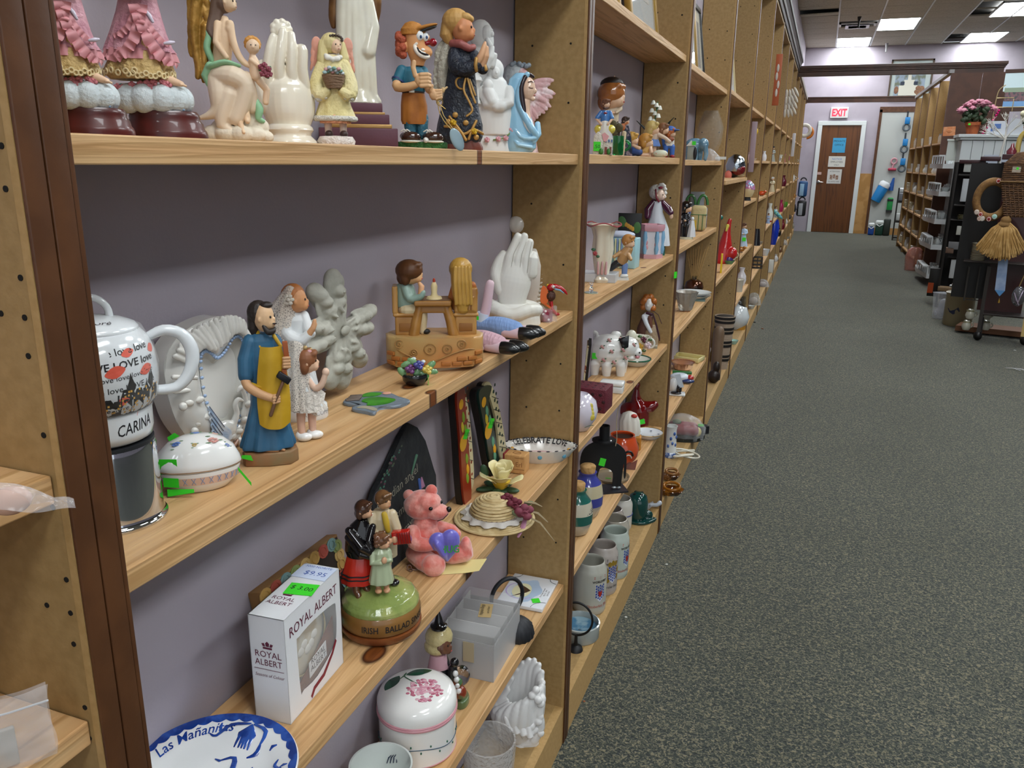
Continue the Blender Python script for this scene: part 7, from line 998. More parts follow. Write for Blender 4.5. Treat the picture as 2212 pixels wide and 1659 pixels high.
t = T('mushroom_house', 'cream fluted candle mushroom on an orange arched house base with red trim', 'ornament', 1356, 968, x=-.075, zs=ZB[4]); t('house', paint('#b4782a'), B(-10, 2, 16, 38, 30, 32, bev=4), B(18, -2, 14, 20, 22, 30, bev=3), fuse=1); t('door', paint('#7a4c1c'), PR([(12, 2), (24, 2), (24, 16), (18, 22), (12, 16)], -15, -12)); t('cap', M('#cfcbc0', .6), FL([(30, 2, 0, 22, 18, 1), (36, 2, 0, 23, 19, 1), (60, 0, 0, 22, 17, 1), (74, 0, 0, 14, 11, 1), (78, 0, 0, 4, 4)], n=11, amp=.04)); t('wick', paint('#b0342a'), E(10, -10, 72, 7, 5, 4))
t = T('red_bottle', 'dark ruby red glass bottle shaped like a leaning star', 'bottle', 1376, 935, y=2.70, zs=ZB[4]); t('bottle', M('#7a0c10', .06, trans=.35, coat=.8), TB([(4, 0, 4, 20), (2, 0, 40, 22), (-6, 0, 62, 12), (-6, 0, 84, 6), (-6, 0, 92, 8)]), TB([(8, 0, 44, 16), (28, -4, 50, 12), (34, -4, 54, 9)]), TB([(-6, 0, 44, 16), (-28, -2, 42, 12), (-36, -2, 38, 9)]), fuse=1.4, sm=3); sticker(t, 8, -24, 22, 14, 10, rot=(0, -16, 0))
t = T('oval_plate', 'white oval plate with small floral sprigs and gilt rim', 'plate', 1400, 944, z=ZB[4]); o = t('plate', glaze('#d4d6da'), L([(22, 0), (24, 2), (32, 9), (33, 11), (30, 10), (20, 5), (.01, 5)], sx=1, s=44)); t('gilt_rim', M('#a8874a', .3, metal=.5), RG(0, 0, 11, 32.4, .8, s=44, t=6), parent=o); t('sprig', M('#4a5064', .4), *[E(22 * math.cos(i * 1.3), 20 * math.sin(i * 1.3), 8, 3, 2, .6, s=6) for i in range(5)], parent=o)
t = T('glass_dish', 'shallow round glass dish under the black elephant', 'dish', 1322, 1034, z=ZB[4]); t('dish', M('#b4a488', .15, trans=.5), L([(34, 0), (36, 2), (38, 7), (36, 7), (33, 3), (.01, 3)], s=40)); sticker(t, -8, -20, 8, 12, 1.4)
one('pink_glass', M('#9a6a68', .1, trans=.6), 'small piece of pink tinted glass beside the orange bowl', 'glass', PR([(-8, 0), (12, 0), (16, 22), (4, 14), (-6, 16)], -1.5, 1.5), px=1360, py=1014, z=ZB[4])
for lb, px, py, xx, c1, c2, txt, sz in (('corked green and cream stoneware jar lettered Blessings, beside the second upright', 1244, 1150, 0, '#20584f', '#b9b3a0', 'Blessings', 22), ('corked blue and cream stoneware jar lettered with F, behind the Blessings jar', 1266, 1112, 0, '#3a3f8a', '#b4a98a', 'Family', 22)):
 t = T('stoneware_jar', lb, 'jar', px, py, z=ZB[4], group='corked stoneware jars'); jp = [(20, 0), (26, 4), (34, 26), (35, 46), (30, 70), (20, 82), (18, 88), (20, 92), (.01, 92)]; t('lower_body', glaze('#a8a294'), L(jp[:3] + [(34.5, 30)], s=44)); t('glaze_band', glaze(c1), L([(34.6, 27), (35.4, 46), (.01, 46)], s=44)); b_ = t('lettered_band', glaze(c2), L([(35.2, 46), (32.4, 62), (30.4, 70), (.01, 70)], s=44)); t('shoulder', glaze(c1), L(jp[4:], s=44)); t('cork', M('#b08a58', .9, mix='#96723f', ms=80), L([(15, 88), (17, 104), (15, 106), (.01, 106)], s=28)); t('lettering', INK, TX(txt, sz, fn=cyl(lambda z: 35.2 - (z - 46) * .2, 49, .4, -14 if txt[0] == 'B' else 8, tilt=.1), wx=.8), parent=b_, smooth=False)
# --- bottom shelf
SG = M('#a8a79c', .25, coat=.4, mix='#b2b1a6', ms=12)
def stein(px, py, label, mat, arms=None, h=110, r=39, band=None, txt=('WORLDFEST', 'Oktoberfest 2001'), ac=0):
 t = T('beer_stein', label, 'mug', px, py, z=Z5, group='stoneware steins in a row'); p = [(r * .93, 0), (r * .98, 3), (r, 10), (r, h * .8), (r * .95, h * .88), (r * .84, h * .95), (r * .83, h), (r * .79, h * 1.01), (r * .76, h), (r * .78, h * .94), (r * .86, h * .85), (r * .88, h * .3), (.01, h * .12)]
 b = t('body', mat, L(p, s=56)); t('handle', mat, TB([(-r * .3, r * .95, h * .78, 5), (-r * .5, r * 1.45, h * .72, 6), (-r * .5, r * 1.5, h * .4, 6), (-r * .3, r * .97, h * .25, 5)], s=12))
 if band: t('stripe', M(band, .3), RG(0, 0, h * .5, r + .2, 1, s=48, t=6), parent=b)
 if arms is not None:
  a0 = ac; rr_ = lambda z: r
  sh = t('shield', M('#c9cdd4', .35), patch([(-11, 18), (11, 18), (11, 0), (7, -12), (0, -18), (-7, -12), (-11, 0)], a0, h * .46, rr_, .3), parent=b, smooth=False)
  for i in range(5):
   for j in range(6):
    x, z = -9 + i * 4.5, -12 + j * 5.6 + (i % 2) * 2.8
    if z > -14 + abs(x) * .7 and z < 17: t('lozenge', M('#1f3f94', .35), patch([(-2.2, 0), (0, 2.8), (2.2, 0), (0, -2.8)], a0 + math.degrees(x / r), h * .46 + z, rr_, .6), parent=b, smooth=False)
  if arms == 'eagle': t('crest', M('#8a6f22', .4), *[patch(ell(0, 0, 4.4, 6, 10), a0 + math.degrees(x / r), h * .46 + z, rr_, .5) for x, z in ((-14, 10), (-15, 0), (-12, -10), (15, 8), (13, -6), (0, 24), (-8, 22), (8, 22))], parent=b, smooth=False)
  else: t('crest', M('#a42c1c', .4), patch([(-4, 6), (0, 3), (4, 6), (5, 0), (2, -7), (-2, -7), (-5, 0)], a0, h * .46, rr_, .9), parent=b, smooth=False)
  t('lettering', M('#2a2420', .5), TX(txt[0], 6.4, fn=cyl(r, h * .68, .4, a0), bold=.2), parent=b, smooth=False); t('lettering', M('#a4381f', .5) if arms != 'eagle' else INK, TX(txt[1], 8.4, fn=cyl(r, h * .17, .4, a0 - 4), wx=.9), parent=b, smooth=False); t('stripe', M('#a4381f' if arms != 'eagle' else '#22252c', .5), *[patch([(-15, 0), (15, 0), (15, 1.6), (-15, 1.6)], a0, h * .76 + q, rr_, .4) for q in (0, 3)], parent=b, smooth=False)
stein(1272, 1312, 'nearest grey stein with a red heart shield and Oktoberfest lettering', SG, 'heart', 101, 36, ac=-52)
stein(1300, 1272, 'second stein with gold lion crest and blue white shield', M('#a39a93', .25, coat=.4), 'eagle', 95, 32, txt=('WORLDFEST', 'Tiroler Fest'), ac=-48)
stein(1325, 1238, 'third, pale green stein with narrow shield turned towards the aisle', M('#aab3aa', .25, coat=.4), 'heart', 92, 31, ac=-30)
stein(1325, 1200, 'fourth, tan stein behind the pale green one', M('#a49d90', .25, coat=.4), None, 80, 31)
stein(1318, 1165, 'fifth stein, mostly hidden under the pine board', M('#a59a92', .25, coat=.4), None, 66, 27)
stein(1338, 1138, 'farthest cream stein with dark blue band', M('#bdb9b0', .25, coat=.4), None, 62, 26, band='#2a3a7a')
t = T('green_holder', 'dark green glazed candle holder with pierced domed top on a leaf saucer', 'candle holder', 1376, 1124, z=Z5); gg = glaze('#0f3a36', rough=.1); t('dome', gg, L([(18, 4), (21, 14), (22, 40), (18, 54), (8, 60), (.01, 61)], s=36)); t('hole', M('#050808', .8), *[E(10 * math.cos(a), 10 * math.sin(a), 58, 4, 3, 2, s=10) for a in (-2.4, -.9, .8, 2.2)], each=1); t('leaf_saucer', gg, PR(wavy([(-30, -8), (-10, -24), (16, -24), (34, -6), (42, 8), (30, 14), (10, 20), (-20, 16)]), 0, 6, axis='z', bev=2), E(20, 6, 12, 14, 8, 10), fuse=1)
t = T('white_dish', 'shallow white dish with a curled handle behind the green holder', 'dish', 1372, 1098, z=Z5); t('dish', M('#b4b8c0', .3), L([(28, 0), (30, 2), (38, 12), (39, 14), (36, 12), (26, 4), (.01, 4)], s=40)); t('handle', M('#b4b8c0', .3), TB([(34, -6, 12, 4), (46, -8, 14, 4), (52, -6, 18, 5)]))
t = T('ashtray', 'round grey pottery ashtray with blue glazed bottom and printed scene', 'ashtray', 1252, 1372, z=Z5); o = t('tray', glaze('#9fa5a2'), L([(40, 0), (42, 3), (43, 30), (40, 31), (38, 12), (.01, 10)], s=52)); t('blue_glaze', glaze('#3f6a86', mix='#7a94a0', ms=30), L([(37, 13), (37.5, 20), (.01, 12.4)], s=40), parent=o); t('print', M('#1f2a34', .4), *[E(-10 + i * 9, -8 + 5 * (i % 2), 13, 5, 3, .6, s=8) for i in range(4)], parent=o)
t = T('hoop', 'black metal hoop standing at the second upright over the ashtray', 'ring', 1246, 1388, x=-.035, zs=Z5); t('hoop', bk, RG(-2, 4, 66, 34, 2.4, rot=(90, 0, -10), s=40)); t('foot', bk, L([(16, 0), (14, 6), (4, 10), (3, 32)], x=-2, y=4))
# ================================================================ third bay
Z_3 = {1: 1.3435, 2: 1.042, 3: .7241, 4: .4092, 5: .1035}
framed('gold framed blue print on the top board of the third bay, tall', 3.0, 320, 620, -.05, 7, GF, M('#6d7786', .5, mix='#a9a48f', ms=9), 34, z=1.6515)
framed('narrow black framed picture behind the tall gold one in the third bay', 3.44, 230, 300, -.07, 8, M('#14130f', .4), M('#23251f', .5), 20, z=1.6515, mat2=M('#b4ac8e', .6))
framed('pale bare edge of a canvas leaning in the fourth bay', 4.45, 300, 380, -.05, 8, M('#c9b88a', .6), M('#c9bfae', .6), 14, z=1.669)
t = T('glass_vase', 'large bulbous clear glass vase with twisted glints on the third bay top figurine shelf', 'vase', 1531, 350, x=-.075, zs=Z_3[1]); t('vase', film('#eef4f4', .05, .04, .5, 26), L([(20, 0), (24, 2), (34, 40), (36, 70), (26, 106), (25, 106), (33, 68), (30, 40), (20, 6), (.01, 6)], s=40)); t('twig', M('#8a8a4c', .6), *[TB([(14 * math.cos(i * 2), 8, 10 + i * 8, 1), (22 * math.cos(i * 2 + 1), -6, 20 + i * 7, 1.4), (8 * math.sin(i), 0, 34 + i * 6, 1)], s=6) for i in range(7)])
t = T('elephant_figurine', 'blue grey glazed elephant figurine facing the aisle, third bay', 'figurine', 1504, 352, x=-.045, zs=Z_3[1]); eg = glaze('#55798e', mix='#7a9cae', ms=30); t('body', eg, E(-6, 0, 32, 22, 16, 16), E(12, -8, 34, 12, 10, 14), TB([(16, -12, 32, 6), (20, -14, 14, 5), (18, -14, 2, 4)]), *[TB([(a, b, 0, 6), (a, b, 24, 7)]) for a, b in ((-18, -8), (-4, -10), (6, 6), (-14, 8))], fuse=1, sm=3)
t = T('wishing_well', 'tiny grey house ornament with white figure and green sticker on the third bay', 'ornament', 1490, 354, x=-.03, zs=Z_3[1]); t('house', paint('#8d938c'), B(0, 0, 16, 14, 12, 32, bev=1)); t('roof', paint('#d0d2cc'), PR([(-10, 30), (10, 30), (0, 42)], -8, 8)); t('figure', INK, E(10, -6, 14, 4, 4, 14)); sticker(t, 6, -9, 36, 8, 8)
t = T('clear_bag', 'crumpled clear plastic bag with white card behind, third bay', 'bag', 1536, 352, x=-.03, zs=Z_3[1]); t('film', film('#eef0f4', .2, .1, 1, 60), FL([(0, 0, 0, 18, 10, 1), (10, 0, 0, 16, 10, 1), (22, -4, 0, 8, 6, 1), (26, -6, 0, 3, 3, 1)], n=7, amp=.1)); t('card', paint('#cdccc6'), B(20, 8, 6, 24, 3, 6))
t = T('groom_figurine', 'black haired groom figurine in tuxedo beside a small white bride, third bay', 'figurine', 1480, 524, x=-.05, zs=Z_3[2]); t('base', glaze('#b9b49a'), L([(17, 0), (16, 5), (.01, 5)])); figure(t, -3, 74, 70, SKP, None, 'x' and paint('#101014'), legs='#101014', top=glaze('#101014'), w=13, k=.1); head(t, -2, -2, 68, 11, 70, SKP, glaze('#14100e'), 'bob'); t('bride', glaze('#cfd3d8'), FL([(5, 12, -2, 9, 8, 1), (22, 12, -2, 7, 6), (40, 12, -2, 4, 4)], n=6, amp=.1), E(12, -2, 44, 4))
t = T('wicker_suitcase', 'cream and green woven box standing in the third bay', 'box', 1506, 510, x=-.06, zs=Z_3[2]); t('box', M('#b4a374', .6, bump=.5, bs=120), B(0, 0, 28, 34, 26, 54, bev=7)); t('lid_line', paint('#3f6a3c'), B(0, 0, 36, 35, 27, 1.6, bev=.5), B(0, -13.2, 20, 1.6, 1, 34), B(9, -13.2, 20, 1.6, 1, 34)); t('yellow_print', paint('#c0a22c'), B(-8, -13.4, 16, 8, .8, 16))
t = T('blue_basket', 'blue striped tote ornament with green loop handles in the third bay', 'ornament', 1500, 494, x=-.1, zs=Z_3[2]); t('tote', glaze('#2c4a9c', mix='#c0c8d8', ms=90, mlo=.5, mhi=.54, st=(3, 3, .1)), B(0, 0, 22, 50, 22, 44, bev=2)); t('handle', glaze('#2f6a2c'), RG(-12, -6, 50, 10, 3, rot=(90, 0, 0), a0=0, a1=180, s=14, sy=2), RG(14, -6, 50, 10, 3, rot=(90, 0, 0), a0=0, a1=180, s=14, sy=2)); t('chair_back', paint('#8f9090'), B(2, 8, 60, 30, 2, 34))
t = T('gold_lady', 'small gold lady reclining on a teal leaf dish, third bay', 'figurine', 1534, 495, x=-.05, zs=Z_3[2]); t('dish', glaze('#2a6a4c'), L([(16, 0), (18, 10), (14, 10), (.01, 6)])); t('lady', M('#b4802c', .3, metal=.5), TB([(-6, 0, 12, 6), (-4, 0, 30, 6), (-2, 0, 38, 3)]), E(-2, -2, 44, 5), TB([(0, -4, 14, 5), (14, -6, 16, 4)]), fuse=.8); t('leaf', glaze('#1d6a5c'), E(18, -4, 18, 8, 5, 6), E(-12, 2, 26, 4, 4, 14))
t = T('reed_diffuser', 'copper brown glass ball diffuser with a fan of thin reeds, third bay', 'diffuser', 1499, 622, y=3.9, zs=Z_3[3]); t('ball', M('#5a3018', .14, metal=.7, mix='#2a160c', ms=26, coat=.5), L([(8, 0), (17, 6), (21, 16), (18, 27), (8, 33), (.01, 33)], s=32)); t('neck', clear('#e8ece8'), L([(5, 33), (5, 40), (4, 40), (4, 33)], s=16));
for i in range(8): t('reed', M('#a8824c', .7), TB([(0, 0, 10, .8), ((-22 + i * 6.6) * .5, 3 - i % 3, 54, .8), (-22 + i * 6.6, 6 - i % 3 * 3, 96 + (i % 3) * 6, .8)], s=6))
t = T('stacked_plates', 'stack of shallow white oval plates near the board front in the third bay', 'plates', 1498, 646, z=Z_3[3]); t('plate', glaze('#c5cacb'), L([(22, 0), (36, 9), (37, 10), (34, 9), (20, 4), (.01, 4)], s=40)); t('plate', glaze('#cfd4d4'), L([(20, 6), (37, 15), (38, 16), (34, 14), (20, 9), (.01, 9)], s=40)); t('slate', M('#5f7a78', .2), B(10, -22, 2, 30, 14, 4))
t = T('crystal_bowl', 'frosted cut glass shell bowl beside the third upright', 'bowl', 1480, 672, z=Z_3[3]); t('bowl', M('#c4c2ba', .12, trans=.6, bump=.8, bs=60), L([(10, 0), (14, 4), (20, 26), (25, 42), (22, 40), (14, 20), (.01, 10)], s=44, n=11, amp=.06)); t('orange_base', paint('#9a5a2c'), L([(11, -0), (11, 2), (.01, 2)]))
t = T('toy_tray', 'cream rectangular tray near the front in the third bay', 'tray', 1486, 778, z=Z_3[4], rz=-20); t('tray', glaze('#cdbf84'), PR([(-30, -20), (30, -20), (30, 20), (-30, 20)], 0, 3, axis='z', bev=1), *[B(a, b, 6, c, d, 9, bev=1) for a, b, c, d in ((0, -20, 62, 3), (0, 20, 62, 3), (-30, 0, 3, 40), (30, 0, 3, 40))])
t = T('pink_glass_dish', 'ribbed pink depression glass dish in the third bay', 'dish', 1474, 798, z=Z_3[4]); t('dish', M('#c98a68', .08, trans=.6, coat=.4), L([(16, 0), (20, 4), (24, 16), (27, 17), (22, 14), (.01, 5)], s=60, n=24, amp=.03))
t = T('long_box', 'pale pink and grey long narrow boxes lying on the fourth board of the third bay', 'boxes', 1502, 758, z=Z_3[4], rz=-24); t('box', paint('#c2b4b8'), B(4, 0, 5, 54, 16, 9, bev=1)); t('box', paint('#a8a8b4'), B(-14, 14, 9, 42, 16, 16, bev=1)); t('film', film('#ffffff', .1, .08, .6), B(4, -1, 6, 60, 18, 12, bev=3))
t = T('toy_plane', 'white and blue toy on a green stand with red tip, third bay', 'toy', 1468, 826, z=Z_3[4]); t('body', glaze('#c4cdd6'), E(0, 0, 12, 22, 14, 9)); t('stand', glaze('#2c6a34'), B(4, 8, 20, 42, 8, 6, bev=1)); t('tip', glaze('#a82c28'), E(22, -2, 12, 8, 8, 6)); t('blue', glaze('#2a3a6a'), E(16, -6, 6, 16, 9, 5))
t = T('penguin_figurine', 'white and black glazed animal on a white square dish at the third upright', 'figurine', 1458, 852, z=Z_3[4]); t('dish', glaze('#c9cbca'), B(4, 0, 2, 36, 28, 4, bev=1.5)); t('animal', glaze('#d0d2d2'), E(-4, 0, 20, 12, 11, 16)); t('flipper', glaze('#14151a'), E(8, -8, 14, 6, 5, 12), E(2, -10, 6, 12, 6, 3)); t('tag', paint('#b8c4d0'), PR([(-4, 44), (8, 48), (18, 20), (8, 18)], -12, -11))
t = T('candle_bag', 'clear cellophane bag of red and cream candles on a black tray, bottom shelf', 'bag', 1478, 944, z=Z_3[5]); t('tray', M('#1c1d18', .6), PR(wavy([(-30, -30), (10, -36), (36, -18), (44, 16), (20, 40), (-30, 36)]), 0, 7, axis='z'));
for a, b, r in ((0, 6, 14), (2, -16, 14)): t('red_candle', M('#7a1420', .4), TB([(-26 + a, b, 20, r * .8), (18 + a, b, 20, r * .8)], s=16))
t('cream_candle', M('#c4b26a', .5), E(28, -10, 16, 8, 10, 10)); t('green_leaf', M('#4a5a34', .6), E(-18, -8, 34, 10, 8, 5)); t('film', film('#f2f4f4', .12, .07, 1, 50), FL([(2, 0, 0, 42, 36, 1), (22, 0, 0, 44, 36, 1), (40, -4, 0, 32, 24, 1), (48, -6, 0, 14, 10, 1)], n=11, amp=.05)); t('black_box', M('#17181c', .5), B(38, 12, 16, 24, 16, 16, rot=(0, 0, 30))); sticker(t, 34, 6, 25, 12, 8)
t = T('blue_lantern', 'white pottery tea light lamp with blue flowers and a coiled white cord', 'lamp', 1446, 984, z=Z_3[5]); t('body', glaze('#cfd1cf'), L([(15, 0), (14, 12), (12, 56), (14, 64), (12, 64), (10, 54), (.01, 50)], s=36)); t('base', glaze('#3a548c', mix='#b9c2d0', ms=90), L([(18, 0), (19, 5), (15, 10), (.01, 10)], s=32)); t('painted_flower', glaze('#3a5a9a'), *[E(12.5 * math.cos(a), 12.5 * math.sin(a), z, 3, 3, 4, s=8) for a, z in ((-1.9, 24), (-1.2, 30), (-.6, 26), (-1.5, 40), (-.9, 50), (-.4, 42))])
t('cord', glaze('#cdc8b8'), RG(36, -2, 8, 22, 2.2, rot=(20, 10, 0), sx=1.3, sy=.5, s=24, t=8), RG(30, -10, 6, 16, 2.2, rot=(-14, 0, 30), sx=1.5, sy=.5, s=24, t=8), TB([(10, 4, 8, 2.4), (30, 8, 10, 2.4), (52, 10, 12, 2.4)]))
for lb, py, c, r in (('tan leaf shaped glass dish behind the amber one', 1036, '#9a6a3c', 16), ('amber glass leaf dish overhanging the base shelf edge', 1068, '#a0641a', 22)): t = T('leaf_dish', lb, 'dish', 1446, py, z=Z_3[5], group='leaf dishes'); o = t('dish', M(c, .08, trans=.4, coat=.5, mix='#5a2c0c', ms=30), FL([(0, 0, 0, r * .7, r * .5, 0), (3, 0, 0, r, r * .8, 1), (12, 4, 0, r * 1.2, r, 1), (13, 4, 0, r * 1.14, r * .94, 1), (5, 0, 0, r * .8, r * .6, 1)], n=7, amp=.08)); t('rim', M(c, .1, trans=.3), RG(4, 0, 18, r * .8, 3, rot=(30, 0, 0), s=20, sy=.6))
# ================================================================ fourth to fifteenth bays: small goods, each its own thing
def KV(c, prof, m=None, n=0, amp=0, sy=1): return lambda t: t('body', m or glaze(c), L(prof, s=24, n=n, amp=amp, sy=sy))
def vase(c, h, r): return KV(c, [(r * .7, 0), (r, h * .3), (r * .9, h * .55), (r * .4, h * .8), (r * .6, h), (r * .4, h), (.01, h * .7)])
def jug(c, h, r, c2=None):
 def f(t): t('body', glaze(c), L([(r * .7, 0), (r, h * .35), (r * .8, h * .7), (r * .55, h * .85), (r * .6, h), (.01, h * .9)], s=24)); t('handle', glaze(c2 or c), RG(r * .9, 0, h * .55, h * .22, r * .14, rot=(90, 0, 0), a0=-90, a1=90, s=12))
 return f
def man(c, h, hair='#5a3a24', top=None):
 def f(t): figure(t, 0, h, 60, SKP, paint(hair), glaze(c), top=glaze(top) if top else None, w=h * .2)
 return f
def bag(c, w, h):
 def f(t): t('film', film(c, .25, .1, 1, 50), FL([(0, 0, 0, w, w * .6, 1), (h * .4, 0, 0, w * .9, w * .6, 1), (h * .9, 0, 0, w * .5, w * .3, 1), (h, 0, 0, w * .2, w * .2, 1)], n=7, amp=.08)); t('contents', paint('#a89a90'), E(0, 0, h * .35, w * .6, w * .4, h * .3))
 return f
def dish(c, r, h=8): return KV(c, [(r * .6, 0), (r * .9, h * .7), (r, h), (r * .9, h * .8), (r * .5, h * .3), (.01, h * .3)])
def boxy(c, w, h, d=None): return lambda t: t('body', paint(c), B(0, 0, h / 2, w, d or w * .6, h, bev=min(w, h) * .06))
def bird(c, l):
 def f(t): t('body', glaze(c), E(0, 0, l * .4, l * .5, l * .32, l * .32), E(l * .45, -2, l * .62, l * .2), TB([(-l * .4, 0, l * .4, l * .16), (-l * .8, 0, l * .55, l * .06)]), fuse=.8); t('beak', paint('#b8862c'), TB([(l * .6, -2, l * .62, l * .07), (l * .8, -3, l * .58, l * .02)])); t('foot', paint('#6a5030'), L([(l * .3, 0), (l * .2, l * .14), (.01, l * .14)]))
 return f
def plaque(c, w, h, c2=None):
 def f(t): t('panel', paint(c), B(0, 0, h / 2, w, 3, h, bev=.6)); t('motif', paint(c2 or '#cfc8bc'), *[E(w * .2 * math.sin(i * 2), -2, h * (.25 + .16 * i), w * .2, 1, h * .08, s=8) for i in range(4)])
 return f
def helmet(t): t('dome', M('#9aa2aa', .1, metal=1, bump=.8, bs=60), L([(20, 14), (22, 26), (17, 42), (6, 50), (.01, 51)], s=12)); t('red_band', glaze('#6a0f14'), E(6, -8, 18, 16, 12, 13)); t('stand', paint('#2a2422'), E(-4, 0, 10, 14, 12, 10)); t('tip', paint('#c46a5a'), E(-14, -14, -2 + 8, 8, 5, 10))
def stripes(t):
 t('drum', M('#a08c78', .7, bump=.8, bs=60, st=(.2, .2, 6)), L([(14, 0), (16, 30), (20, 90), (22, 112), (20, 112), (18, 100), (.01, 96)], s=32)); t('black_band', M('#17120f', .6), *[L([(14.6 + z * .068 + .4, z), (14.8 + (z + 5) * .068 + .4, z + 5), (.01, z + 5)], s=32) for z in (18, 26, 48, 56, 76, 84, 98, 106)]); t('inside', M('#0e0b09', .9), L([(18.5, 110), (.01, 109.5)], s=28))
